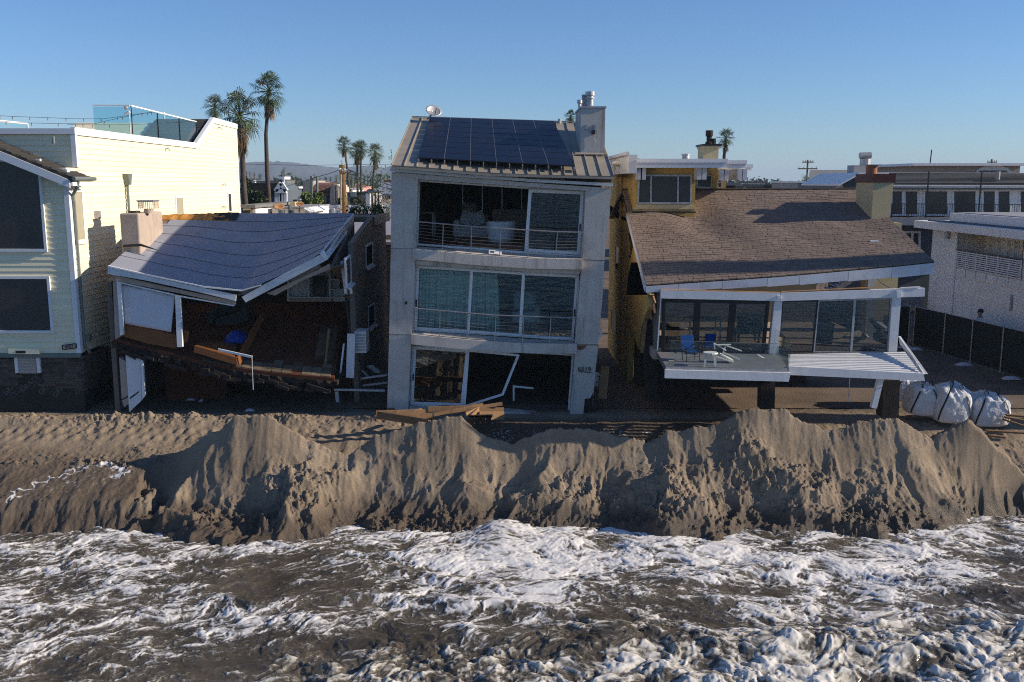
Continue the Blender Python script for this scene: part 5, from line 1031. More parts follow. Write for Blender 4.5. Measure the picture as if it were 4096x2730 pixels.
# ================================================================ ochre house with the sagging shingle roof and glass sea front
ROOFWHITE = mat('white_eave_paint', (.58,.60,.64), .6, .1, 2, .2, 30, dirt=((.25,.24,.23), .5, 1.6))
DECKGREY = mat('deck_coating', (.16,.16,.17), .6, .15, 2, .2, 30)
BLUECH = mat('blue_sling', (.006,.045,.18), .9, .15, 6, .2, 40, spec=.08)
PLASTIC = mat('white_plastic', (.74,.72,.66), .4, .05, 6, .05, 30)
BAG = mat('woven_white_bag', (.60,.60,.60), .85, .12, 4, .8, 7, bd=.06, dirt=((.36,.31,.25), .5, 1.5))
STRAP = mat('black_webbing', (.012,.012,.016), .8, .2, 10, .1, 40)
def build_ochre():
    Hh = lambda x, y, Y: P(*Z('H', x, y), Y); I = lambda x, y, Y: P(*Z('I', x, y), Y); J = lambda x, y, Y: P(*Z('J', x, y), Y); K = lambda x, y, Y: P(*Z('K', x, y), Y)
    t = thing('ochre_house', P(1800,900,34), 'ochre stucco beach house with brown shingle roof and glazed sea front', 'house')
    # ---- roof surface
    ev = [(1484.5,655,29.4),(1560,650,29.4),(1660,643,29.4),(1763.6,636,29.4),(1838,630,29.42),(1950,620,29.45),(2050,611,29.5),(2147,601,29.5)]
    Ev = [P(*p) for p in ev]; exs = [p.x for p in Ev]
    x0, x1 = Ev[0].x, Ev[-1].x; zr = I(465,572,36.4).z
    RL, RR = Vector((x0,36.4,zr-.02)), Vector((x1,36.4,zr))
    def rf(s, q, h=0.):
        x = lerp(x0, x1, s); e = Vector([np.interp(x, exs, [p[k] for p in Ev]) for k in range(3)]); r = lerp(RL, RR, s); p = lerp(e, r, q)
        p.z += -.22*math.exp(-((s-.27)/.10)**2-((q-.68)/.22)**2) + .10*math.exp(-((s-.15)/.12)**2-((q-.45)/.3)**2) - .10*math.sin(math.pi*s)*math.sin(math.pi*q) + .025*math.sin(s*23+q*7)*math.sin(math.pi*q)+h
        return p
    roof = MB().sheet([[rf(s, q, -.03) for s in np.linspace(0,1,36)] for q in np.linspace(0,1,24)], (0,0,-.15)).build('roof', BLACKW, t)
    MB().loft([RL, RR, Vector((x1,41,zr-1.2)), Vector((x0,41,zr-1.2))], [p+Vector((0,0,-.1)) for p in (RL, RR, Vector((x1,41,zr-1.2)), Vector((x0,41,zr-1.2)))]).build('rear_roof', SHINGLE, t)
    rr = random.Random(21); rows = 46; cand = []
    for r in range(rows):
        q0 = r/rows; q1 = min(1, (r+1.25)/rows); s = -rr.random()*.03
        while s < 1:
            w = rr.choice((.015,.019,.023,.028,.034))*rr.uniform(.9,1.1); a = max(0, s); b = min(1, s+w-.0011)
            if b-a > .004: cand.append((a, b, q0+rr.uniform(-.003,.003), q1, rr.random(), rr.choice((.012,.018,.026))))
            s += w
    def sh(mb, a, b, q0, q1, h):
        q0 = max(0, q0)
        A = [rf(a,q0,h), rf(b,q0,h), rf(b,q1,.004), rf(a,q1,.004)]; B = [rf(a,q0,-.012), rf(b,q0,-.012), rf(b,q1,-.012), rf(a,q1,-.012)]; mb.loft(A, B)
    big = MB(); bigv = []
    for i, c in enumerate(cand):
        if i < 300:
            m_ = MB(); sh(m_, *c[:4], c[5]); o = m_.build('shingle', SHINGLE, roof, fix=False)
            at = o.data.attributes.new('rnd', 'FLOAT', 'POINT'); at.data.foreach_set('value', [c[4]]*8)
        else: sh(big, *c[:4], c[5]); bigv += [c[4]]*8
    o = big.build('shingle_field', SHINGLE, roof, fix=False); o['kind'] = 'stuff'; at = o.data.attributes.new('rnd', 'FLOAT', 'POINT'); at.data.foreach_set('value', bigv)
    MB().bar(RL+Vector((0,0,.02)), RR+Vector((0,0,.02)), .25, .03).build('ridge_cap', SHINGLE, roof)
    # eave boards
    for k in range(len(Ev)-1):
        a, b = Ev[k]+Vector((0,-.03,-.04)), Ev[k+1]+Vector((-.012,-.03,-.04)); hgt = lerp(.20,.34,k/6)
        prism('fascia_board', [a, b, b-Vector((0,0,hgt)), a-Vector((0,0,hgt))], (0,.05,0), ROOFWHITE, t)
    prism('barge_board', [rf(0,0,-.02),rf(0,.25,-.02),rf(0,.5,-.02),rf(0,.72,-.02),rf(0,.72,-.2),rf(0,.5,-.2),rf(0,.25,-.2),rf(0,0,-.2)], (-.05,0,0), ROOFWHITE, t)
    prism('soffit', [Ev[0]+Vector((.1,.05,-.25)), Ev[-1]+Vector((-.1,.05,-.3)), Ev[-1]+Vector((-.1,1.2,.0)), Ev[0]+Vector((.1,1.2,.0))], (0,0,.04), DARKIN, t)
    # ---- roof-top storey
    YB = 34.5; b0, b1 = Hh(335,485,YB), Hh(858,485,YB); XS = P(1456,440,YB).x; zt = b0.z; zbm = Hh(335,800,YB).z-.5
    boxp('upper_storey', (XS,YB,zbm), (b1.x,42.7,zt+.3), STUCCO_Y, t)
    q = [Hh(333,752,YB-.06),Hh(820,752,YB-.06),Hh(826,490,YB-.06),Hh(342,488,YB-.06)]
    f, qi = frame_parts(q, .06, .10, GALV, t, 'window_frame'); MB().prism([Vector(p)+Vector((0,.04,0)) for p in qi], (0,.01,0)).build('pane', SCREEN, f)
    for xx, yy in ((458,455),(700,696)): MB().bar(Hh(xx,490,YB-.05), Hh(yy,745,YB-.05), .05).build('mullion', GALV, f)
    MB().bar(Hh(290,822,YB-.1), Hh(858,826,YB-.1), .12, .05).build('flashing', BLACK, t)
    prism('stucco_band', [Hh(300,800,YB-.03),Hh(850,800,YB-.03),Hh(830,757,YB-.03),Hh(325,757,YB-.03)], (0,.03,0), STUCCO_C, t)
    Y2 = 36.6; c0, c1 = Hh(860,640,Y2), Hh(1045,640,Y2); boxp('upper_storey', (b1.x+.003,Y2,zbm), (c1.x,42.6,zt+.25), STUCCO_Y, t)
    q = [Hh(864,608,Y2-.05),Hh(1003,612,Y2-.05),Hh(1008,494,Y2-.05),Hh(864,492,Y2-.05)]; f, qi = frame_parts(q, .05, .08, GALV, t, 'window_frame'); MB().prism([Vector(p)+Vector((0,.03,0)) for p in qi], (0,.01,0)).build('pane', SCREEN, f)
    Y3 = 38.2; d1 = Hh(1127,600,Y3); boxp('upper_storey', (c1.x+.003,Y3,zbm), (d1.x,42.5,zt+.2), STUCCO_Y, t)
    q = [Hh(1050,612,Y3-.05),Hh(1095,612,Y3-.05),Hh(1098,505,Y3-.05),Hh(1050,503,Y3-.05)]; f, qi = frame_parts(q, .05, .08, GALV, t, 'window_frame'); MB().prism([Vector(p)+Vector((0,.03,0)) for p in qi], (0,.01,0)).build('pane', SCREEN, f); MB().bar(Hh(1050,560,Y3-.06), Hh(1097,560,Y3-.06), .05).build('mullion', GALV, f)
    # stepped white flat roofs on paired beams
    for (xa, ya), (xb, yb), Y, zb_ in (((330,355),(1137,428),33.6,42.8),((1137,368),(1308,432),35.4,42.6),((1303,404),(1364,452),37.2,42.4)):
        a, b = Hh(xa,ya,Y), Hh(xb,yb,Y); boxp('roof_slab', (a.x,Y,b.z+.1), (b.x,zb_,a.z), ROOFWHITE, t); boxp('drip_board', (a.x,Y-.03,a.z-.1), (b.x+.02,Y-.003,a.z+.03), TRIM, t); boxp('fascia_board', (a.x,Y+.02,b.z), (b.x-.03,Y+.08,b.z+.097), TRIM, t)
    for x, Y in ((355,33.9),(390,33.9),(895,33.9),(935,33.9),(1080,35.8),(1118,35.8),(1155,37.4),(1192,37.4)):
        a = Hh(x,425 if Y < 35 else 440,Y); boxp('beam_end', (a.x-.09,Y,a.z-.42), (a.x+.09,YB+1,a.z-.02), ROOFWHITE, t)
    g0, g1 = Vector((XS-.35,33.6,zt+.7)), Vector((XS-.35,42.8,zt+.7)); boxp('eave_band', (XS-.3,33.65,zt+.02), (XS-.003,42.8,zt+.66), ROOFWHITE, t); MB().tube([g0, g1], .07, 8).build('gutter', ROOFWHITE, t)
    dp = PX(*Z('H',190,520), XS-.06); MB().tube([(XS-.3,dp.y,zt+.6),(XS-.3,dp.y,zt+.25),(XS-.06,dp.y,zt),(XS-.06,dp.y,.3)], .05, 8).build('downpipe', STUCCO_Y, t)
    # rooftop fittings
    a = Hh(768,340,38); MB().lathe((a.x,38,a.z-.15), [(.5,0),(.5,.03),(.1,.05),(.1,.08),(.15,.09),(.15,.18),(.14,.25),(.18,.26),(.18,.30),(.0,.32)], 16).build('roof_vent', GALV, t)
    a = Hh(200,375,36.5); MB().ball((a.x,36.5,a.z-.05), .4, 14, 7, (1,1,.35)).build('skylight', PLASTIC, t, smooth=True)
    for x, y in ((272,360),(345,345)): a = Hh(x,y,36); MB().tube([a-Vector((0,0,.3)), a], .05, 6).build('vent_pipe', BLACK, t)
    ch = thing('ochre_chimney', Hh(990,345,40), 'small ochre chimney with black pipes above the white flat roof', 'chimney')
    a, b = Hh(928,250,40), Hh(1060,345,40); boxp('stack', (a.x,40,b.z-.6), (b.x,41.2,a.z), STUCCO_C, ch); e0, e1 = Hh(912,215,40), Hh(1085,255,40); boxp('corbel', (e0.x+.05,39.92,e1.z+.003), (e1.x-.05,41.28,e0.z-.08), STUCCO_C, ch); boxp('cap_slab', (e0.x,39.87,e0.z-.077), (e1.x,41.33,e0.z), BLACK, ch)
    for x, y0, r in ((981,92,.13),(1018,165,.10)): p = Hh(x,215,40.4); q_ = Hh(x,y0,40.4); MB().lathe((p.x,40.5,p.z), [(r*1.3,0),(r*1.2,.08),(r*.85,.1),(r*.85,q_.z-p.z-.25),(r*1.2,q_.z-p.z-.24),(r*1.2,q_.z-p.z)], 14).build('flue', BLACKW, ch)
    # chimney on the shingles
    c2 = thing('cream_chimney', I(720,880,33.3), 'broad cream stucco chimney with dark red cap on the shingle roof', 'chimney')
    YF = 33.3; f0, f1 = I(655,600,YF), I(806,700,YF); yb = YF*f0.x/I(510,600,YF).x; ztop = I(700,437,YF).z
    w0, w1, w2, w3 = I(645,862,YF), I(783,866,YF), I(818,500,YF), I(655,500,YF)
    yy = 34.95
    MB().loft([Vector((f0.x,YF,5.3)),Vector((f1.x-.03,YF,5.3)),Vector((f1.x+.08,YF,ztop-.3)),Vector((f0.x,YF,ztop-.3))], [Vector((f0.x,yy,5.3)),Vector((f1.x-.03,yy,5.3)),Vector((f1.x+.08,yy,ztop-.3)),Vector((f0.x,yy,ztop-.3))]).build('stack', STUCCO_C, c2)
    boxp('cap', (f0.x-.04,YF-.04,ztop-.297), (f1.x+.13,yy+.04,ztop), mat('dark_red_metal', (.085,.02,.014), .6, .2, 5, .2, 20, streak=((.03,.01,.01), .5)), c2)
    p = I(640,420,34.2); MB().lathe((p.x,34.2,ztop), [(.19,0),(.19,.30)], 18).build('flue', mat('terracotta', (.33,.13,.07), .8, .2, 5, .2, 20), c2); boxp('flue_lid', (p.x-.22,33.95,ztop+.303), (p.x+.30,34.45,ztop+.33), GALV, c2)
    prism('flashing', [I(640,862,YF-.01),I(785,866,YF-.01),I(785,892,YF-.12),I(640,888,YF-.12)], (0,-.02,.01), BLACK, c2)
    # ---- flank wall, cracked
    W_ = lambda k, x, y, X=XS: PX(*Z(k, x, y), X)
    prism('flank_wall', [Vector((XS,34.6,6.0)),Vector((XS,42.7,6.5)),Vector((XS,42.7,-.1)),Vector((XS,35.2,-.1)),Vector((XS,34.9,2)),Vector((XS,34.2,4.0))], (.2,0,0), STUCCO_Y, t)
    X5 = x0+.10
    pts = [(300,0),(395,0),(440,205),(478,420),(440,500),(400,620),(367,835),(300,640),(238,420),(232,300)]
    bro = [PX(*Z('J', x, y), X5) for x, y in pts]; prism('broken_wall', bro, (.14,0,0), STUCCO_Y, t)
    top = [PX(*Z('H', x, y), X5) for x, y in ((280,850),(412,1480),(380,1420),(300,1130),(230,1420),(250,1180),(290,980))]
    prism('broken_wall', [PX(*Z('H', x, y), X5) for x, y in ((330,1080),(415,1500),(450,1568),(300,1568),(235,1568),(255,1330),(300,1110))], (.13,0,0), STUCCO_Y, t)
    for k in range(14):
        p = PX(*Z('J', 480+RND.uniform(-15,40), 280+k*14), X5+.1); MB().bar(p, p+Vector((RND.uniform(-.05,.05),-.05,-RND.uniform(.15,.4))), .06, .02).build('splintered_lath', WOOD, t)
    for k in range(16):
        p = PX(*Z('H', 262+RND.uniform(-12,30), 960+k*28), X5+.05); MB().bar(p, p+Vector((.05,RND.uniform(-.2,.1),-RND.uniform(.15,.35))), .07, .03).build('splintered_lath', RND.choice((BLACKW,WOOD)), t)
    MB().bar(J(440,560,30.3), J(405,870,30.3), .1, .1).build('split_stud', WOOD, t); MB().bar(J(470,600,30.5), J(500,1330,30.2), .38, .3).build('corner_pile', BLACKW, t)
    for (a, b, c, d) in (((140,0),(178,0),(175,75),(143,55)), ((105,435),(155,490),(150,705),(100,650))):
        q = [W_('J',*d,XS-.03),W_('J',*c,XS-.03),W_('J',*b,XS-.03),W_('J',*a,XS-.03)]; f, qi = frame_parts(q, .06, .05, STUCCO_C, t, 'window_frame', (1,0,0)); MB().prism([Vector(p)+Vector((.02,0,0)) for p in qi], (.01,0,0)).build('pane', SCREEN, f)
    q = [W_('H',135,1335,XS-.03),W_('H',165,1345,XS-.03),W_('H',172,1130,XS-.03),W_('H',138,1125,XS-.03)]; f, qi = frame_parts(q, .06, .05, STUCCO_C, t, 'window_frame', (1,0,0)); MB().prism([Vector(p)+Vector((.02,0,0)) for p in qi], (.01,0,0)).build('pane', SCREEN, f)
    # ---- glazed sea front
    YG = 29.3
    def fr(name, pts, K_, Y, th, m): return prism(name, [K_(x, y, Y) for x, y in pts], (0,th,0), m, t)
    fr('header_beam', [(588,268),(1740,294),(1738,372),(585,346)], J, YG-.1, .2, WHITE)
    a = [J(1744,294,YG-.1), K(1345,230,YG-.1), K(1340,305,YG-.1), J(1742,372,YG-.1)]; prism('header_beam', a, (0,.2,0), WHITE, t)
    prism('beam_flashing', [J(590,262,YG-.08),J(1740,288,YG-.08),J(1740,293,YG-.08),J(590,267,YG-.08)], (0,.15,0), WOOD, t); prism('beam_flashing', [K(60,262,YG-.05),K(900,222,YG-.05),K(900,229,YG-.05),K(60,268,YG-.05)], (0,.15,0), WOOD, t); prism('beam_flashing', [K(1130,225,YG-.12),K(1305,217,YG-.12),K(1305,226,YG-.12),K(1130,233,YG-.12)], (0,.1,0), TRIM, t)
    fr('post', [(1685,374),(1760,374),(1722,880),(1632,880)], J, YG-.05, .22, WHITE); fr('bracket', [(1712,320),(1750,322),(1748,352),(1712,350)], J, YG-.13, .03, WHITE)
    fr('post', [(1052,310),(1132,306),(1092,815),(1016,815)], K, YG-.05, .22, WHITE); fr('post_block', [(1095,255),(1132,255),(1132,312),(1095,315)], K, YG-.16, .06, TRIM)
    fr('edge_trim', [(583,345),(592,345),(560,848),(550,850)], J, YG-.02, .1, WHITE)
    # dark sliding frames and panes
    lf = [((600,352),(555+38,868)), ((945,360),(918,868)), ((1290,365),(1245,872)), ((1640,372),(1590,880))]
    for i in range(3):
        (xa, ya), (xb, yb_) = lf[i]; (xc, yc), (xd, yd) = lf[i+1]
        q = [J(xb,yb_,YG),J(xd,yd,YG),J(xc,yc,YG),J(xa,ya,YG)]; f, qi = frame_parts(q, .10, .09, BLACK, t, 'sliding_leaf'); MB().prism([Vector(p)+Vector((0,.04,0)) for p in qi], (0,.008,0)).build('pane', GLASS_S, f)
    rg = [((65,345),(32,805)), ((390,338),(345,805)), ((718,328),(682,808)), ((1045,318),(1012,808))]
    for i in range(3):
        (xa, ya), (xb, yb_) = rg[i]; (xc, yc), (xd, yd) = rg[i+1]
        q = [K(xb,yb_,YG),K(xd,yd,YG),K(xc,yc,YG),K(xa,ya,YG)]; f, qi = frame_parts(q, .035, .08, GALV if i else BLACK, t, 'fixed_light'); MB().prism([Vector(p)+Vector((0,.03,0)) for p in qi], (0,.008,0)).build('pane', GLASS_S, f)
    # room behind the glass
    zf = J(1000,850,YG).z; xg0, xg1 = J(590,600,YG).x, K(1090,600,YG).x
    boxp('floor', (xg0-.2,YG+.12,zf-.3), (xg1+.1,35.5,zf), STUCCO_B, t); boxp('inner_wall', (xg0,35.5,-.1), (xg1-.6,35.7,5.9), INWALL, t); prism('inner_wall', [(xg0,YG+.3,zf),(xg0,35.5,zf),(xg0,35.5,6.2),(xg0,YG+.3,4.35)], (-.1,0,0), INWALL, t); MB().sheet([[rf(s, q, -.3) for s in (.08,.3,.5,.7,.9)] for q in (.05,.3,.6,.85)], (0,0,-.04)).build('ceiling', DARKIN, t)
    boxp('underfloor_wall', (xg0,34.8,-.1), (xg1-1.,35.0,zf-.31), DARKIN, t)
    a = K(850,400,31.5); boxp('inner_pier', (a.x-.15,31.4,zf), (a.x+.12,31.7,5.6), WHITE, t); b = K(945,400,33); boxp('cream_pier', (b.x-.45,33,zf+.01), (b.x+.55,33.8,6.1), STUCCO_C, t)
    prism('fallen_ceiling', [K(505,715,31),K(745,605,32.5),K(880,645,32),K(650,730,30.6)], (0,0,-.05), PALEIN, t)
    for (a, b), (c, d), m in (((860,500),(990,690),BLACKW),((905,530),(1000,600),WHITE),((990,480),(1010,720),BLACKW),((650,735),(830,655),WHITE)): MB().bar(K(a,b,31), K(c,d,30.4), .14, .10).build('fallen_member', m, t)
    ob = K(440,800,30.2); wb = thing('waste_bin', (ob.x,30.2,zf), 'grey box bin standing behind the right hand glass', 'bin'); MB().loft([(ob.x-.26,30.1,zf),(ob.x+.2,30.1,zf),(ob.x+.2,30.5,zf),(ob.x-.26,30.5,zf)], [(ob.x-.3,30.05,zf+.68),(ob.x+.24,30.05,zf+.68),(ob.x+.24,30.55,zf+.68),(ob.x-.3,30.55,zf+.68)]).build('body', STUCCO_T, wb); boxp('lid', (ob.x-.31,30.04,zf+.683), (ob.x+.25,30.56,zf+.73), BLACK, wb)
    def table(c, w, d, h, m, lab):
        tt_ = thing('table', c, lab, 'table'); boxp('table_top', (c.x-w/2,c.y,c.z+h-.05), (c.x+w/2,c.y+d,c.z+h), m, tt_)
        for sx in (-1, 1):
            for sy in (.04, d-.09): boxp('leg', (c.x+sx*(w/2-.07)-.025,c.y+sy,c.z), (c.x+sx*(w/2-.07)+.025,c.y+sy+.05,c.z+h-.052), m, tt_)
    pt = PZ(*Z('J',1110,790), zf); table(Vector((pt.x-.1,31.2,zf)), 1.0, .9, .72, WHITE, 'white dining table seen through the glass doors')
    sc_ = thing('upholstered_chair', (J(1450,800,30.4).x,30.6,zf), 'dark chair back seen through the third glass leaf', 'chair'); cxx = J(1450,800,30.4).x; boxp('backrest', (cxx-.42,30.5,zf+.4), (cxx+.42,30.62,zf+1.0), TEAL, sc_); boxp('seat', (cxx-.4,30.62,zf+.3), (cxx+.4,31.2,zf+.45), TEAL, sc_)
    for a in (-.36,.3):
        for b in (.64,1.1): boxp('leg', (cxx+a,30.0+b,zf), (cxx+a+.06,30.06+b,zf+.3), BLACK, sc_)
    # ---- front deck
    dk = thing('sea_deck', J(1230,1080,27), 'cantilevered white edged deck with glass balustrade before the ochre house', 'deck')
    YD = 26.7; zD = J(1200,1020,YD).z
    fl0, fl1 = J(640,1008,YD), J(1815,1036,YD); bk0, bk1 = J(550,862,YG-.1), J(1640,885,YG-.1)
    MB().loft([fl0, fl1, bk1+Vector((.3,0,0)), bk0], [p-Vector((0,0,.16)) for p in (fl0, fl1, bk1+Vector((.3,0,0)), bk0)]).build('deck_slab', DECKGREY, dk)
    def dp_(name, pts, Y, th, m): return prism(name, [J(x, y, Y) for x, y in pts], (0,th,0), m, dk)
    dp_('shoe_rail', [(638,1008),(1818,1036),(1820,1062),(632,1034)], YD-.06, .05, GALV); dp_('fascia_board', [(630,1036),(1842,1066),(1820,1150),(625,1116)], YD-.14, .12, WHITE)
    e0, e1 = J(1842,1066,YD-.13), J(1820,1150,YD-.13); MB().loft([e0, e1, e1+Vector((-.3,2.4,.1)), e0+Vector((-.3,2.4,.1))], [p+Vector((-.08,0,0)) for p in (e0, e1, e1+Vector((-.3,2.4,.1)), e0+Vector((-.3,2.4,.1)))]).build('side_board', WHITE, dk)
    g0, g1, g2, g3 = J(648,1005,YD-.03), J(1815,1034,YD-.03), J(1850,790,YD-.03), J(682,756,YD-.03); mid0, mid1 = lerp(g0,g1,.50), lerp(g3,g2,.50)
    for q in ([g0, mid0-Vector((.006,0,0)), mid1-Vector((.006,0,0)), g3], [mid0+Vector((.006,0,0)), g1, g2, mid1+Vector((.006,0,0))]): MB().prism(q, (0,.014,0)).build('glass_pane', GLASS_R, dk)
    h0, h1 = J(1670,880,YG-.15), J(1702,632,YG-.15); MB().loft([g1, h0, h1, g2], [p+Vector((.014,0,0)) for p in (g1, h0, h1, g2)]).build('glass_pane', GLASS_R, dk)
    MB().bar(h0+Vector((0,-.03,0)), h1+Vector((0,-.03,0)), .04).build('edge_clamp', TRIM, dk); MB().bar(g3+Vector((0,0,.005)), g2+Vector((0,0,.005)), .016, .012).build('glass_edge', GUTTER, dk)
    # slatted right-hand deck that has dropped
    ld = thing('slatted_deck', K(700,1000,28), 'dropped white slatted deck beside the glass balustrade', 'deck')
    b0_, b1_, f0_, f1_ = K(120,822,YG-.1), K(1165,800,YG-.1), K(120,945,27.1), K(1310,1000,27.1)
    for k in range(11):
        q0 = k/11; q1 = (k+.62)/11; A = [lerp(b0_,f0_,q0), lerp(b1_,f1_,q0), lerp(b1_,f1_,q1), lerp(b0_,f0_,q1)]
        MB().prism(A, (0,0,-.03)).build('slat', WHITE, ld)
    for s in (.15,.5,.85): MB().bar(lerp(b0_,b1_,s)-Vector((0,0,.09)), lerp(f0_,f1_,s)-Vector((0,0,.09)), .08, .10).build('joist', ROOFWHITE, ld)
    prism('front_beam', [K(122,930,26.98),K(1330,995,26.98),K(1345,1062,26.98),K(1300,1060,26.98),K(135,1008,26.98)], (0,.1,0), WHITE, ld)
    q = [K(1105,660,YG-.1),K(1120,735,YG-.1),K(1310,1000,27.0),K(1350,1000,27.0)]; MB().loft(q, [p+Vector((.07,.0,0)) for p in q]).build('side_beam', WHITE, ld)
    prism('beam_block', [K(1275,900,27.5),K(1305,905,27.5),K(1302,945,27.5),K(1275,940,27.5)], (0,.08,0), TRIM, ld)
    # supports
    def post(name, K_, a, b, Y, w, m, lab):
        p, q = K_(*a, Y), K_(*b, Y); o = MB().bar(p, q, w, w).build(name, m, None, loc=q); tag(o, lab, 'post')
    post('timber_pile', J, (1605,1150), (1600,1400), 28.0, .42, BLACKW, 'stout dark pile under the front deck'); post('leaning_post', K, (950,1010), (880,1300), 27.3, .16, WHITE, 'white timber prop leaning under the slatted deck'); post('timber_pile', K, (1015,1040), (1005,1370), 28.2, .5, BLACKW, 'stout dark pile under the slatted deck next to the white prop')
    post('steel_rod', K, (670,1030), (657,1250), 27.6, .02, GALV, 'thin steel rod hanging under the slatted deck')
    for i, pts in enumerate((((390,160),(440,130),(545,60)),((490,60),(500,100),(560,110)),((660,40),(720,110),(800,160)))):
        MB().tube([I(x, y+1300, 29.6) for x, y in pts], .012, 5).build('loose_wire', GALV, t)
    # ---- deck furniture
    nD = (fl1-fl0).cross(bk0-fl0).normalized()
    def onD(zx, zy): return PN(*Z('J', zx, zy), fl0, nD)
    def sling(c, rz, m, lab, s=1.0):
        ch_ = thing('sling_chair', c, lab, 'chair', 'blue chairs on the deck'); R = Matrix.Rotation(rz, 3, 'Z'); T = lambda x, y, z: c+R@Vector((x*s,y*s,z*s))
        MB().loft([T(-.27,-.05,.42),T(.27,-.05,.42),T(.27,.42,.40),T(-.27,.42,.40)], [T(-.27,-.05,.40),T(.27,-.05,.40),T(.27,.42,.38),T(-.27,.42,.38)]).build('seat', m, ch_)
        MB().loft([T(-.27,.40,.44),T(.27,.40,.44),T(.27,.62,1.0),T(-.27,.62,1.0)], [T(-.27,.43,.43),T(.27,.43,.43),T(.27,.65,.99),T(-.27,.65,.99)]).build('backrest', m, ch_)
        for sx in (-1, 1):
            MB().tube([T(sx*.29,-.06,0),T(sx*.29,-.06,.62),T(sx*.29,.48,.64)], .014, 6).build('arm', BLACK, ch_)
            MB().tube([T(sx*.285,-.05,.41),T(sx*.285,.40,.41),T(sx*.28,.65,1.02)], .014, 6).build('side_rail', BLACK, ch_); MB().tube([T(sx*.28,.42,.5),T(sx*.28,.36,0)], .014, 6).build('leg', BLACK, ch_)
        MB().tube([T(-.28,-.05,.2),T(.28,-.05,.2)], .01, 5).build('stretcher', BLACK, ch_)
    sling(onD(890,955), math.radians(14), BLUECH, 'larger blue sling chair on the deck, farther from the stool', .72)
    sling(onD(1040,890), math.radians(-25), BLUECH, 'lower blue sling chair between the other blue chair and white stool', .6)
    c = onD(1062,1000); sl = thing('plastic_stool', c, 'small white plastic stool standing on the deck by the glass', 'stool'); MB().lathe(c+Vector((0,0,.36)), [(.20,0),(.22,.02),(.21,.05),(.0,.055)], 16).build('seat', PLASTIC, sl)
    for a in range(4): p = Vector((math.cos(a*math.pi/2+.5),math.sin(a*math.pi/2+.5),0)); MB().bar(c+p*.16+Vector((0,0,.36)), c+p*.22, .05, .03).build('leg', PLASTIC, sl)
    c = onD(1230,975); tc_ = thing('plastic_chair', c, 'white plastic chair tipped over on its side on the deck', 'chair'); T = lambda x, y, z: c+Vector((x*.85,y*.85,z*.85))
    MB().loft([T(-.25,.05,.28),T(.2,.0,.06),T(.25,.35,.06),T(-.2,.4,.28)], [T(-.24,.05,.31),T(.21,.0,.09),T(.26,.35,.09),T(-.19,.4,.31)]).build('seat', PLASTIC, tc_)
    for a, b in (((-.55,-.05,.30),(.2,0,.05)),((-.5,0,.72),(-.05,.1,.45)),((-.05,.1,.62),(.5,.15,.42)),((-.4,0,.66),(.1,.05,.66)),((-.05,.1,.64),(-.2,.1,.22)),((-.45,0,.50),(-.5,0,.72)),((-.1,.1,.36),(.45,.1,.12))): MB().bar(T(*a), T(*b), .05, .03).build('frame', PLASTIC, tc_)
    bl = onD(690,990); o = MB().box(bl+Vector((-.08,-.05,0)), bl+Vector((.08,.05,.13))).build('concrete_block', STUCCO_B, None, loc=bl); tag(o, 'small pale block in the front deck corner', 'block')
build_ochre()
# ================================================================ neighbours on the right
SCREENF = mat('green_black_fence_screen', (.012,.017,.014), .85, .3, 4, .3, 30)
BEIGE = mat('beige_wall', (.40,.34,.285), .9, .08, 1, .2, 25, streak=((.25,.21,.17), .3))
OFFW = mat('offwhite_wall', (.90,.85,.79), .85, .05, .8, .06, 25, streak=((.44,.40,.35), .35))
SLATE = mat('blue_grey_wall', (.10,.125,.15), .85, .1, 2, .2, 25)
GREYW = mat('grey_wall', (.30,.30,.31), .85, .1, 1, .2, 25)
REDT = mat('red_tile', (.36,.14,.08), .9, .2, 6, .4, 30)
COPPER = mat('brown_copper_roof', (.17,.085,.055), .5, .3, 3, .2, 20, metal=.3, dirt=((.35,.2,.12), .5, 3))
PINK = mat('salmon_panel', (.62,.30,.24), .8, .1, 3, .1, 20)
SKIN = mat('skin', (.42,.24,.17), .6, .08, 8, .05, 30)
SHIRT = mat('white_shirt', (.72,.73,.76), .85, .05, 6, .3, 20)
HAIR = mat('dark_hair', (.012,.009,.008), .6, .3, 30, .5, 80)
TROUS = mat('dark_trousers', (.03,.033,.045), .9, .1, 6, .2, 30)
def win(par, q, dirv, m=SCREEN, fm=TRIM, w=.07, d=.07):
    f, qi = frame_parts(q, w, d, fm, par, 'window_frame', dirv); dv = Vector(dirv)
    MB().prism([Vector(p)+dv*(d*.4) for p in qi], dv*.01).build('pane', m, f); return f
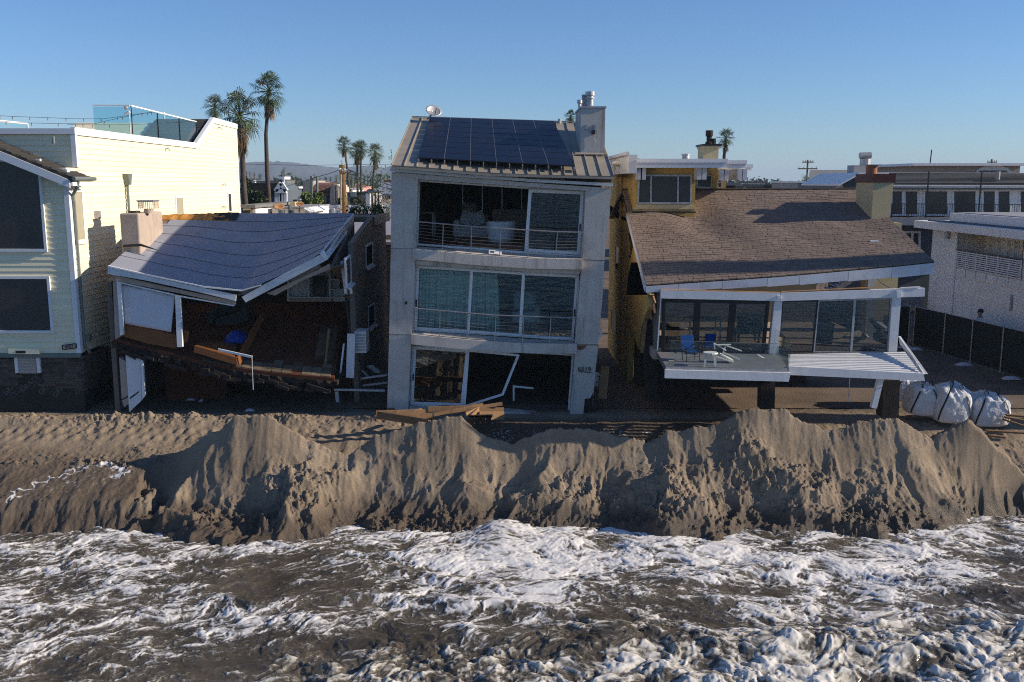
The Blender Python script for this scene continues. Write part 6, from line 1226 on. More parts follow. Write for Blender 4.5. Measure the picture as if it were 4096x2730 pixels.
def build_white():
    X = 21.5; I = lambda x, y, xx=X: PX(*Z('I', x, y), xx); K = lambda x, y, xx=X: PX(*Z('K', x, y), xx)
    t = thing('white_house', (26, 42, 0), 'white flat roofed house with slatted balcony at the right picture edge', 'house')
    y0, y1, ya, yb = 34.0, 48.8, 40.0, 46.0; zl, zt = 3.42, 5.2
    boxp('wall', (X,y0,-.2), (31,y1,zl), OFFW, t); boxp('wall', (X,yb,zl+.002), (31,y1,zt), OFFW, t); boxp('wall', (X,y0,zl+.002), (31,ya-.0,zt), OFFW, t)
    boxp('loggia_wall', (22.8,ya,zl+.002), (31,yb,zt), OFFW, t)
    boxp('roof_slab', (20.6,y0-.5,5.203), (31.4,y1+.2,5.57), OFFW, t); boxp('parapet', (21.3,y0-.3,5.573), (31.3,46.6,6.02), OFFW, t); boxp('roof_membrane', (21.5,y0,6.023), (31,46.4,6.06), GREYW, t)
    boxp('drip_line', (20.95,y0-.2,5.574), (21.28,48.2,5.64), SLATE, t)
    boxp('pilaster', (X-.06,yb-.05,0), (X-.003,yb+.12,zt-.003), OFFW, t); boxp('wall_light', (X-.15,46.8,4.75), (X-.003,47.1,5.1), GALV, t)
    # loggia doors and window
    for a, b in ((45.5,44.9),(44.8,44.2),(43.9,43.4),(43.3,42.8)): win(t, [(22.78,a,3.7),(22.78,b,3.7),(22.78,b,5.0),(22.78,a,5.0)], (1,0,0), FROST, TRIM, .10, .05)
    win(t, [(22.78,42.5,3.8),(22.78,40.4,3.8),(22.78,40.4,4.9),(22.78,42.5,4.9)], (1,0,0), mat('green_tinted_glass', (.02,.045,.02), .25, .3, 2, 0), BEIGE, .08, .05)
    rl = thing('slatted_railing', (X,43,zl), 'white horizontal slat railing on the white house balcony', 'railing')
    for k in range(9): boxp('slat', (X-.10,ya-.1,zl+.03+k*.092), (X-.075,yb-.1,zl+.085+k*.092), TRIM, rl)
    for k in range(7): y = lerp(ya, yb-.15, k/6); boxp('post', (X-.073,y-.03,zl-.35), (X-.035,y+.03,zl+.86), OFFW, rl)
    boxp('top_rail', (X-.13,ya-.1,zl+.865), (X-.03,yb-.1,zl+.90), STUCCO_T, rl)
    boxp('balcony_lining', (X+.02,ya,zl+.003), (X+.06,yb-.15,zl+.84), SLATE, rl)
    boxp('balcony_band', (X-.03,ya-.4,zl-.42), (X-.004,yb+.0,zl-.02), OFFW, t)
    # garage door recess below
    q = [K(1600,470),K(2045,560),K(2045,365),K(1605,272)]; ys = [q[0].y, q[1].y]; win(t, [(X-.03,ys[0],.05),(X-.03,ys[1],.05),(X-.03,ys[1],2.3),(X-.03,ys[0],2.3)], (1,0,0), OFFW, OFFW, .08, .03)
    p = K(2125,360); boxp('wall_light', (X-.08,p.y-.05,p.z-.35), (X-.003,p.y+.05,p.z+.35), GALV, t)
    # tall unseen wall added beyond the frame so its shadow streaks the shingles
    boxp('shadow_wall', (26.0,28.55,-.2), (27.6,29.35,14.6), OFFW, t)
    # stair on the far side of the white house
    sb = thing('outside_stair', PX(*Z('K',1350,240),19.0)*1, 'dark outdoor stair climbing beside the white house', 'stair')
    for k in range(11):
        y = 50.5; x = 15.6+k*.28; z = .9+k*.19; boxp('tread', (x,y,z-.06), (x+.32,y+1.1,z), GREYW, sb)
    MB().bar((15.4,50.4,.6), (18.8,50.4,2.9), .08, .3).build('stringer', GREYW, sb)
    MB().bar((15.4,50.35,1.6), (18.8,50.35,3.9), .05, .05).build('handrail', BLACK, sb)
    for k in range(14): x = 15.4+k*.26; z = .7+k*.178; MB().bar((x,50.35,z), (x,50.35,z+.95), .02).build('baluster', BLACK, sb)
build_white()
def build_grey_row():
    I = lambda x, y, Y: P(*Z('I', x, y), Y)
    Y = 52.; t = thing('grey_shingle_house', I(1400,870,54), 'long grey shingle roofed house with a row of glass doors behind', 'house')
    e0, e1, r0, r1 = I(760,552,Y-.6), I(2300,556,Y-.6), I(700,424,57), I(1960,430,57)
    MB().loft([e0, e1, r1+Vector((2,0,0)), r0], [p-Vector((0,0,.15)) for p in (e0, e1, r1+Vector((2,0,0)), r0)]).build('roof', SHINGLE_G, t)
    for k in range(12): MB().bar(lerp(e0,r0,k/12)+Vector((0,0,.015)), lerp(e1,r1+Vector((2,0,0)),k/12)+Vector((0,0,.015)), .36, .02).build('shingle_course', SHINGLE_G, t)
    MB().bar(e0+Vector((0,-.08,.02)), e1+Vector((0,-.08,.02)), .12, .12).build('gutter', TRIM, t)
    xa, xb = I(790,700,Y).x, I(2300,700,Y).x; zt, zb = I(1000,568,Y).z, I(1000,822,Y).z
    boxp('upper_wall', (xa,Y+.3,zb), (xb,Y+.5,zt+.3), DARKIN, t); boxp('balcony_slab', (xa-.3,Y-1.0,zb-.42), (xb,Y+.3,zb-.02), GREYW, t); boxp('lower_wall', (xa-2.5,Y+.1,-.2), (xb,Y+.4,zb-.43), SLATE, t); boxp('body', (xa,Y+.52,-.1), (xb,61,zt), DARKIN, t)
    edges = [812,930,1068,1105,1335,1365,1590,1630,1762,1895]
    for a, b in ((812,930),(930,1068),(1105,1335),(1365,1590),(1630,1762),(1762,1895),(1960,2140)): win(t, [I(a,815,Y),I(b,815,Y),I(b,578,Y),I(a,578,Y)], (0,1,0), SCREEN, TRIM, .10, .1)
    for x in (1085,1350,1608,1925): a = I(x,700,Y).x; boxp('pier', (a-.25,Y+.05,zb), (a+.25,Y+.28,zt), OFFW, t)
    q = [I(925,1110,Y-.0),I(1080,1110,Y),I(1085,950,Y),I(900,950,Y)]; win(t, q, (0,1,0), SCREEN, OFFW, .12, .1); MB().bar(I(1008,960,Y-.02), I(1000,1100,Y-.02), .1).build('mullion', OFFW, t)
    rl = thing('iron_railing', I(1400,830,Y-.9), 'thin black iron railing before the row of glass doors', 'railing'); a, b = I(800,705,Y-.95), I(2300,712,Y-.95); MB().bar(a, b, .04).build('top_rail', BLACK, rl)
    n = 70
    for k in range(n): p = lerp(a, b, (k+.5)/n); MB().bar((p.x,p.y,zb), p, .018).build('baluster', BLACK, rl)
    for x in (835,988,1145,1618): p = I(x,560,Y-.95); MB().bar((p.x,Y-.95,zb-.4), (p.x,Y-.95,I(x,850,Y).z+ (2.6 if x in (1145,1618) else .9)), .06).build('post', BLACK, rl)
    v = I(1775,440,53.5); MB().tube([v-Vector((0,0,.3)), v+Vector((0,0,.15))], .12, 8).build('vent_pipe', STUCCO_B, t)
    # lower passage between ochre and white house
    w = thing('grey_carport_wall', I(1000,1500,50), 'low grey block wall below the stair', 'wall'); k0, k1 = P(*Z('K',1130,410),49), P(*Z('K',1325,410),49); boxp('block', (k0.x-1.5,49,0), (k1.x,49.3,P(*Z('K',1200,310),49).z), GREYW, w); boxp('coping', (k0.x-1.6,48.6,P(*Z('K',1200,418),48.6).z-.1), (k1.x+1.6,48.98,P(*Z('K',1200,412),48.6).z), BEIGE, w)
    b = thing('beige_villa', I(1500,420,75), 'flat roofed beige villa with a white arched window above the grey roof', 'house'); z0 = 2.; 
    boxp('wall', (I(1060,400,75).x,75,z0), (I(1970,400,75).x,84,I(1500,362,75).z), BEIGE, b); p0, p1 = I(995,378,74.2), I(2060,350,74.2); boxp('roof_slab', (I(1010,360,74.2).x,74.2,I(1500,365,74.2).z), (p1.x,85,I(1500,342,74.2).z), OFFW, b)
    c = I(1735,425,74.9); m_ = MB(); r = 1.9*1.9; pts = [c+Vector((math.cos(a)*1.35,0,math.sin(a)*.55)) for a in np.linspace(0, math.pi, 15)]; m_.prism(pts, (0,.09,0)).build('arched_window', TRIM, b)
    for a0, a1 in ((1605,1662),(1668,1795),(1800,1855)): prism('pane', [I(a0,420,74.85),I(a1,420,74.85),I(a1,408,74.85),I(a0,408,74.85)], (0,.04,0), SCREEN, b)
    # board and batten gable behind the cream chimney
    g = thing('batten_house', I(430,560,46), 'dark board and batten gable with metal chimney behind the cream chimney', 'house'); boxp('wall', (I(400,560,46).x,46,3), (I(800,560,46).x,46.3,I(500,490,46).z), SLATE, g); MB().loft([I(350,532,45.4),I(545,425,45.4),I(800,425,45.4),I(800,440,45.4),I(545,440,45.4),I(352,545,45.4)], [p+Vector((0,6,0)) for p in (I(350,532,45.4),I(545,425,45.4),I(800,425,45.4),I(800,440,45.4),I(545,440,45.4),I(352,545,45.4))]).build('roof', OFFW, g)
    for k in range(10): x = I(412+k*11,560,45.97).x; boxp('batten', (x,45.95,3), (x+.05,45.997,I(412+k*11,505-k*6,46).z), SLATE, g)
    boxp('chimney_stack', (I(485,400,48).x,48,6), (I(590,400,48).x,49,I(500,360,48).z), GREYW, g); p = I(583,350,48.5); MB().tube([p-Vector((0,0,1.)), p+Vector((0,0,.25))], .26, 14).build('flue', GALV, g); MB().tube([I(535,275,48.5), I(635,272,48.5)], .16, 12).build('flue_hood', GALV, g)
    # terrace with glass in the distance, left of it
    h = thing('terrace_house', I(150,540,60), 'low beige house with frosted glass roof terrace beyond the shingle ridge', 'house'); boxp('wall', (I(-20,550,60).x,60,3), (I(420,550,60).x,66,I(100,512,60).z), BEIGE, h); boxp('cornice', (I(-25,515,59.8).x,59.8,I(100,518,59.8).z), (I(425,515,59.8).x,66.1,I(100,503,59.8).z), OFFW, h); MB().loft([I(75,500,64),I(330,500,64),I(480,500,64),I(480,402,70),I(90,402,70)], [p+Vector((0,.1,-.2)) for p in (I(75,500,64),I(330,500,64),I(480,500,64),I(480,402,70),I(90,402,70))]).build('roof', SHINGLE_G, h)
    prism('glass_screen', [I(10,503,60),I(320,503,60),I(320,420,60),I(10,438,60)], (0,.03,0), GLASS_R, h)
    H_ = lambda x, y, Y: P(*Z('H', x, y), Y)
    for (x0, x1, y0, Y, m, lab) in ((1130,1215,560,80,DARKIN,'small dark flat roofed house past the ochre upper storey'),(1215,1290,570,95,BEIGE,'small beige house past the dark flat roofed one'),(1420,1478,548,130,OFFW,'tiny white tower house on the far skyline'),(1488,1790,577,85,BLACK,'long black flat roof line beyond the shingle ridge'),(1290,1425,592,100,BEIGE,'low tan garden wall on the far skyline')):
        o = thing('far_house', (H_(x0,610,Y).x,Y,0), lab, 'house', 'far roofs beyond the shingle ridge'); a, b = H_(x0,y0,Y), H_(x1,y0,Y); boxp('wall', (a.x,Y,-.1), (b.x,Y+7,a.z-.25), m, o); boxp('roof', (a.x-.3,Y-.4,a.z-.247), (b.x+.3,Y+7.3,a.z), SHINGLE_G if m is not BLACK else BLACK, o)
    # utility poles
    for (k, x, y, yb, Y, lab) in (('I',70,312,540,105,'power pole with two crossarms beyond the glass terrace'),('I',1720,305,420,110,'power pole top with crossarm above the beige villa')):
        p = P(*Z(k, x, y), Y); u = thing('utility_pole', (p.x,Y,0), lab, 'utility pole', 'far utility poles'); MB().tube([(p.x,Y,0), p], [.15,.09], 8).build('pole', PINE, u)
        for dz, w in ((.25,.6),(.95,1.05)) if x < 100 else ((.35,.55),):
            MB().bar((p.x-w,Y-.1,p.z-dz), (p.x+w,Y-.1,p.z-dz), .10, .12).build('crossarm', PINE, u)
            for q in (-.9,-.45,.45,.9): MB().tube([(p.x+w*q,Y-.1,p.z-dz+.05), (p.x+w*q,Y-.1,p.z-dz+.22)], .04, 6).build('insulator', GALV, u)
    p = P(*Z('I',1180,222),80); o = MB().tube([(p.x-.2,80,6), p], .05, 6).build('antenna_mast', BLACK, None, loc=(p.x,80,6)); tag(o, 'thin dark mast rising above the beige villa roof', 'mast')
build_grey_row()
def build_fence():
    pts = [(11.6,44.0),(16.0,43.8),(18.45,43.6),(18.6,43.4),(19.0,41.2),(19.25,39.2),(19.5,37.2),(19.8,35.2),(20.1,33.0)]
    t = thing('construction_fence', (18.5, 43.5, 0), 'dark screened construction fence enclosing the soil lot', 'fence')
    for a, b in zip(pts[:-1], pts[1:]):
        if (Vector(a)-Vector(b)).length < .4: continue
        MB().bar((a[0],a[1],.95), (b[0],b[1],.95), .02, 1.72).build('screen_panel', SCREENF, t)
        MB().tube([(a[0],a[1]-.03,1.83), (b[0],b[1]-.03,1.83)], .02, 6).build('top_rail', GALV, t)
    for a in pts: MB().tube([(a[0]-.04,a[1]-.04,0), (a[0]-.04,a[1]-.04,1.9)], .028, 8).build('post', GALV, t)
    for k, (a, b) in enumerate(((18.3,42.9),(19.0,38.6),(18.5,42.3),(19.5,35.8))): crumple('sand_bag', Vector((a-.3,b,.03)), .34, .2, .14, CLOTH, ('pale ballast bag at the bend of the construction fence','pale ballast bag at the third post of the near fence run','second ballast bag just before the fence bend','ballast bag at the near end of the fence')[k], 'bag', 40+k, 10)
build_fence()
def build_person():
    head = PX(*Z('K',1862,470), 20.45); x, y = head.x, head.y; g = 0.02; hz = head.z+.24       # top of head
    s = (hz-g)/1.78
    t = thing('person', (x,y,g), 'person in white shirt with dark hair walking behind the dark fence', 'person')
    fwd = -1                                              # looks towards -X
    def skin(name, verts, edges, rad, m, par, root=0):
        me = bpy.data.meshes.new(name); me.from_pydata([(a*s,b*s,c*s) for a, b, c in verts], edges, []); me.materials.append(m)
        o = bpy.data.objects.new(name, me); COL.objects.link(o); o.parent = par; md = o.modifiers.new('Skin', 'SKIN')
        if not me.skin_vertices:
            return o
        for i, r in enumerate(rad): me.skin_vertices[0].data[i].radius = (r[0]*s, r[1]*s) if isinstance(r, tuple) else (r*s, r*s)
        me.skin_vertices[0].data[root].use_root = True
        sd = o.modifiers.new('sub', 'SUBSURF'); sd.levels = 2; sd.render_levels = 2
        return o
    V = [(0,0,.95),(0,0,1.12),(-.03,0,1.34),(-.06,0,1.47),(-.10,0,1.54),(-.12,0,1.66),(-.13,0,1.74), (-.04,-.19,1.42),(-.10,-.25,1.14),(-.30,-.22,1.02),(-.38,-.21,1.0), (-.04,.19,1.42),(.06,.25,1.15),(-.08,.24,.95),(-.12,.24,.88), (0,-.09,.90),(-.14,-.10,.50),(.0,-.10,.08),(-.14,-.10,.04), (0,.09,.90),(.10,.10,.48),(.26,.10,.12),(.14,.10,.05)]
    E = [(0,1),(1,2),(2,3),(3,4),(4,5),(5,6),(2,7),(7,8),(8,9),(9,10),(2,11),(11,12),(12,13),(13,14),(0,15),(15,16),(16,17),(17,18),(0,19),(19,20),(20,21),(21,22)]
    R = [.14,.13,(.13,.16),.065,.06,(.10,.085),(.075,.065),.06,.045,.035,.03,.06,.045,.035,.03,.09,.06,.045,.04,.09,.06,.045,.04]
    body = skin('body', V, E, R, SKIN, t)
    skin('shirt', V[:3]+[(-.05,0,1.44)]+V[7:10]+V[11:14], [(0,1),(1,2),(2,3),(2,4),(4,5),(5,6),(2,7),(7,8),(8,9)], [.155,.15,(.15,.175),.085,.078,.062,.05,.078,.062,.05], SHIRT, t)
    skin('trousers', [(0,0,.97)]+V[15:18]+V[19:22], [(0,1),(1,2),(2,3),(0,4),(4,5),(5,6)], [.155,.105,.078,.062,.105,.078,.062], TROUS, t)
    c = Vector((-.105*s,0,1.69*s)); mb = MB(); mb.ball(c+Vector((.018*s,0,.028*s)), .113*s, 14, 10, (1,.88,.86)); mb.build('hair', HAIR, None, smooth=True); h = bpy.context.scene.objects['hair']; h.parent = t
    mb = MB(); mb.prism([(-.215*s,-.012*s,1.655*s),(-.215*s,.012*s,1.655*s),(-.21*s,.008*s,1.70*s),(-.21*s,-.008*s,1.70*s)], (-.022*s,0,-.008*s)); mb.ball((-.11*s,-.088*s,1.67*s), .028*s, 8, 6, (.7,.4,1.1)); mb.ball((-.11*s,.088*s,1.67*s), .028*s, 8, 6, (.7,.4,1.1)); f = mb.build('face_features', SKIN, None, smooth=True); f.parent = t
build_person()
# ---------------------------------------------------------------- bulk bags
def build_bags():
    N = lambda x, y, Y: P(*Z('N', x, y), Y)
    def bag(cx, base, top, w, Y, tilt, lab, seed, strap=True):
        p = N(cx, base, Y); h = N(cx, top, Y).z-p.z; r = (N(cx+w/2, base, Y)-N(cx-w/2, base, Y)).length/2
        t = thing('bulk_bag', p, lab, 'bulk bag', 'white sand-filled bulk bags'); nu, nv = 72, 44; rows = []
        tl = math.radians(tilt)
        def pt(a, v):
            ex = 3.8; ca, sa = math.cos(a), math.sin(a); sq = (abs(ca)**ex+abs(sa)**ex)**(-1/ex)
            prof = np.interp(v, [0,.06,.3,.55,.72,.82,.90,.96,1], [.80,.93,1.0,.99,.95,.88,.70,.36,.12]); z = v*h
            rad = r*sq*prof*.93
            wr = 1-abs(float(perlin(np.array([a*2.2+seed]), np.array([v*3.+seed]))[0]))*2; wr2 = float(perlin(np.array([a*5+seed]), np.array([v*9.]))[0])
            top_ = max(0, (v-.62)/.38); rad *= 1+.05*wr*(.4+top_)+.04*wr2*(.3+1.2*top_); z += h*(.08*wr*top_ + .04*wr2*top_) - h*.05*(1+math.sin(a*2+seed))*v
            x, y = rad*ca, rad*sa; x2 = x*math.cos(tl)+z*math.sin(tl); z2 = -x*math.sin(tl)+z*math.cos(tl)
            return p+Vector((x2, y+r, z2-.02))
        m = MB(); m.grid([[pt(a, v) for a in np.linspace(0, 2*math.pi, nu)] for v in np.linspace(0, 1, nv)]); m.build('sack', BAG, t, smooth=True)
        k = MB(); 
        crown = [p+Vector((0,r,0))+Vector((math.sin(tl)*h*.9+math.cos(a)*r*.3*rr_, math.sin(a)*r*.3*rr_, h*.93*math.cos(tl)+(.10*r if rr_ < .5 else 0)+.05*math.sin(a*3+seed))) for rr_ in (1,.6,.2) for a in np.linspace(0, 2*math.pi, 17)]
        k.grid([crown[i*17:(i+1)*17] for i in range(3)]); k.build('tied_neck', BAG, t, smooth=True)
        for a0 in (-2.25, -.95):
            c = pt(a0, .5); ctr = p+Vector((0,r,h*.5)); pts = []
            for v in np.linspace(.06, .93, 12):
                q = pt(a0+.45*(v-.5)*(1 if a0 < -1.6 else -1), v); o = (q-Vector((ctr.x,ctr.y,q.z))).normalized(); pts.append((q+o*.012, o))
            rows = [[q-o.cross(Vector((0,0,1)))*.022+o*.004 for q, o in pts], [q+o.cross(Vector((0,0,1)))*.022+o*.004 for q, o in pts]]
            MB().sheet(rows, (0,-.012,0)).build('strap', STRAP, t)
            e = pts[-1][0]; MB().tube([e, e+Vector((-.05,0,.14)), e+Vector((.06,.05,.2)), e+Vector((.12,.1,.08)), e+Vector((.1,.15,-.02))], .014, 5).build('lift_loop', STRAP, t)
    bag(285, 470, 120, 360, 29.3, 6, 'bulk bag half hidden below the slatted deck corner', 1.3)
    bag(640, 560, 135, 450, 29.0, 3, 'biggest bulk bag, between the other two', 4.1)
    bag(1090, 600, 240, 490, 29.0, -2, 'squat bulk bag with sunlit side at the right end', 7.7)
    bag(110, 310, 10, 400, 30.8, 0, 'bulk bag standing in shade behind the leaning prop', 9.9)
    for k, ((a, b), (c, d), Y, w, lab) in enumerate((((1180,505),(1500,610),28.6,.5,'wide weathered boards at the right edge by the bulk bags'),((985,635),(1500,665),28.3,.14,'long thin plank on the wet ground before the bulk bags'),((1010,690),(1200,712),28.0,.10,'short plank half buried before the bulk bags'))):
        p, q = N(a,b,Y), N(c,d,Y-.1); pl = thing('driftwood_boards', p, lab, 'plank', 'planks by the bulk bags')
        for j in range(3 if k == 0 else 1): o_ = Vector((.12*j,.16*j,.03*j)); MB().bar(p+o_, q+o_+Vector((.2*j,0,.1*j)), .15 if k == 0 else w, .05).build('board', PINE, pl)
build_bags()
# ================================================================ palms, planting and the town behind
FROND = mat('palm_frond', (.055,.085,.022), .6, .35, 2, 0, rnd=.15); FROND_D = mat('dead_frond', (.21,.14,.07), .9, .3, 3, 0, rnd=.2); TRUNK = mat('palm_trunk', (.085,.065,.052), .95, .3, 3, .8, 8, stretch=(1,1,3), bd=.06)
LEAF = mat('leafy_green', (.045,.075,.018), .7, .45, .9, 0, rnd=.2); LEAF_L = mat('light_leafy_green', (.11,.15,.025), .7, .35, 2, 0)
def palm_crown(seed, n=38, seg=15, skirt=26, droop=1.0):
    r = random.Random(seed); g = MB(); g.m = 0
    def fan(base, d, pl, R, m, dead):
        up = Vector((0,0,1)); side = d.cross(up)
        if side.length < .05: side = Vector((1,0,0))
        side.normalize(); nrm = side.cross(d).normalized(); tip = base+d*pl; g.m = m
        g.tube([base, tip], [.022,.014], 3, False)
        spread = math.radians(r.uniform(95,125)) if not dead else math.radians(40)
        for k in range(seg):
            a = lerp(-spread, spread, k/(seg-1)); dd = (d*math.cos(a)+side*math.sin(a)+nrm*r.uniform(-.12,.12)).normalized(); L = R*(1-.32*abs(a)/2.1)*r.uniform(.85,1.1)
            mid = tip+dd*L*.62; end = tip+dd*L+Vector((0,0,-L*r.uniform(.18,.45)*droop)); w = dd.cross(nrm).normalized()*R*.042
            g.add([tip, mid+w, mid-w, end], [(0,1,2),(1,3,2)])
    for i in range(n):
        t = (i+.5)/n; el = math.radians(lerp(82, -58, t**.85))+r.uniform(-.15,.15); az = i*2.39996+r.uniform(-.3,.3)
        d = Vector((math.cos(az)*math.cos(el), math.sin(az)*math.cos(el), math.sin(el)))
        fan(Vector((0,0,-.12*t)), d, r.uniform(.42,.62), r.uniform(.42,.56), 0 if r.random() > .06 else 1, False)
    for i in range(skirt):
        az = r.uniform(0, 6.283); el = math.radians(r.uniform(-86,-64)); d = Vector((math.cos(az)*math.cos(el), math.sin(az)*math.cos(el), math.sin(el)))
        fan(Vector((0,0,-.25-r.random()*.5)), d, r.uniform(.15,.3), r.uniform(.3,.5), 1, True)
    me = g.mesh('crown', [FROND, FROND_D], False, False); return me
CROWNS = [palm_crown(1), palm_crown(2, 38, 15, 40, 1.3), palm_crown(3, 40, 13, 18, .8)]; CROWN_S = [palm_crown(8, 24, 9, 8, 1.2), palm_crown(9, 20, 9, 14, 1.4)]
def palm(u, v, ru, Y, base, kind, label, group='tall fan palms', mids=(), small=False, tr=.11, sz=1.0):
    c = P(u, v, Y); R = (P(u+ru, v, Y)-c).length*1.22; b = P(*base, Y); b.z = 0
    t = thing('palm_tree', b, label, 'palm tree', group)
    pts = [b]+[P(*m, Y) for m in mids]+[c-Vector((0,0,R*.15))]; n = len(pts); rs_ = [lerp(tr*1.5, tr*.8, i/(n-1)) for i in range(n)]
    MB().tube(pts, rs_, 8 if not small else 5).build('trunk', TRUNK, t, smooth=True)
    o = bpy.data.objects.new('crown', (CROWN_S if small else CROWNS)[kind]); COL.objects.link(o); o.parent = t; o.location = c-b; o.scale = (R,R,R*sz); o.rotation_euler = (0,0,RND.uniform(0,6.28)); return t
ORD = 'first second third fourth fifth sixth seventh eighth ninth tenth eleventh twelfth thirteenth fourteenth fifteenth sixteenth seventeenth eighteenth nineteenth twentieth twenty-first twenty-second twenty-third twenty-fourth twenty-fifth twenty-sixth twenty-seventh twenty-eighth'.split()
def build_palms():
    palm(493,243,27,78,(497,470),2,'short palm peeping above the yellow house roof, leftmost palm')
    palm(550,262,46,62,(573,470),1,'shaggy palm with hanging dead fronds next to the yellow house wall', mids=((560,430),(556,340)), tr=.15, sz=1.25)
    palm(617,207,38,66,(623,470),0,'tallest slender palm standing alone above the town', mids=((614,400),(611,310)), tr=.125, sz=1.1)
    palm(790,331,19,110,(805,470),0,'first of the four clustered palms, nearest the timber pole', mids=((800,400),))
    palm(820,345,20,112,(822,470),1,'lower middle palm of the four clustered palms', mids=((821,400),))
    palm(830,338,18,118,(829,470),2,'upper middle palm of the four clustered palms', mids=((829,400),))
    palm(862,349,19,112,(856,470),1,'last of the four clustered palms, nearest the grey house', mids=((857,420),), sz=1.2)
    palm(1311,266,14,85,(1311,470),0,'palm top peeping out beside the grey chimney')
    palm(1668,315,21,74,(1662,470),2,'small neat palm behind the ochre chimney pipes', mids=((1664,360),))
    far = [(130,185,30,300),(185,192,26,310),(108,220,20,320),(250,212,32,290),(325,225,30,300),(350,222,24,320),(438,188,26,300),(692,140,34,270),(665,185,26,275),(580,285,28,260),(770,292,34,240),(880,300,34,260),(925,290,30,280),(1145,232,26,300),(1225,290,34,280),(1310,278,38,270),(1390,278,38,260),(1475,262,42,250),(1650,280,36,280),(1705,250,34,260),(1750,260,34,270),(1900,250,36,280),(1945,240,36,270),(2000,240,36,280),(2090,255,34,300),(2140,262,34,300),(2190,250,34,290),(2240,262,34,280)]
    rank = {i: k for k, i in enumerate(sorted(range(len(far)), key=lambda j: far[j][0]))}
    for i, (x, y, r, Y) in enumerate(far):
        u, v = Z('L', x, y); ru = r/3.735*.5745
        palm(u, v, ru, Y, (u+RND.uniform(-1.5,1.5), 430), i % 2, 'far skyline palm, %s from the yellow house toward the grey house' % ORD[rank[i]], 'far palms of the town skyline', (), True, .16)
    for i in range(9):
        x = 1310+i*55+RND.uniform(-12,12); u, v = Z('H', x, 580+RND.uniform(-4,4)); palm(u, v, 3.2, 380, (u, 440), i % 2, 'tiny skyline palm, %s to the right of the ochre upper storey' % ORD[i], 'far palms on the right skyline', (), True, .16)
build_palms()
def leaf_cloud(g, c, r, n, size, rr, sc=(1,1,1)):
    for _ in range(n):
        d = Vector((rr.gauss(0,1),rr.gauss(0,1),rr.gauss(0,1))).normalized()*r*rr.random()**.4; p = Vector(c)+Vector((d.x*sc[0],d.y*sc[1],d.z*sc[2])); s = size*rr.uniform(.6,1.3)
        a = Vector((rr.gauss(0,1),rr.gauss(0,1),rr.gauss(0,1))).normalized(); b = a.cross(Vector((rr.gauss(0,1),rr.gauss(0,1),rr.gauss(0,1)))).normalized(); g.add([p-a*s, p+b*s*.5, p+a*s, p-b*s*.5], [(0,1,2,3)])
def shrub(u, v, ru, rv, Y, label, m=LEAF, n=700, base=None, leaf=.16, name='shrub'):
    rr = random.Random(int(u*7+v)); c = P(u, v, Y); R = (P(u+ru, v, Y)-c).length; k = rv/ru; b = P(base[0] if base else u, 470, Y); b.z = 0
    t = thing(name, b, label, 'shrub'); g = MB()
    for _ in range(9): d = Vector((rr.uniform(-.6,.6)*R,rr.uniform(-.5,.5)*R,rr.uniform(-.6,.6)*R*k)); leaf_cloud(g, c+d, R*.45, n//9, leaf, rr, (1,1,k))
    g.build('crown', m, t, fix=False); st = MB()
    for i in range(3): st.tube([b+Vector((rr.uniform(-.2,.2),0,0)), lerp(b, c, .6)+Vector((rr.uniform(-.3,.3),0,0)), c+Vector((rr.uniform(-.4,.4)*R,0,0))], [.07,.05,.02], 5)
    st.build('trunk', TRUNK, t)
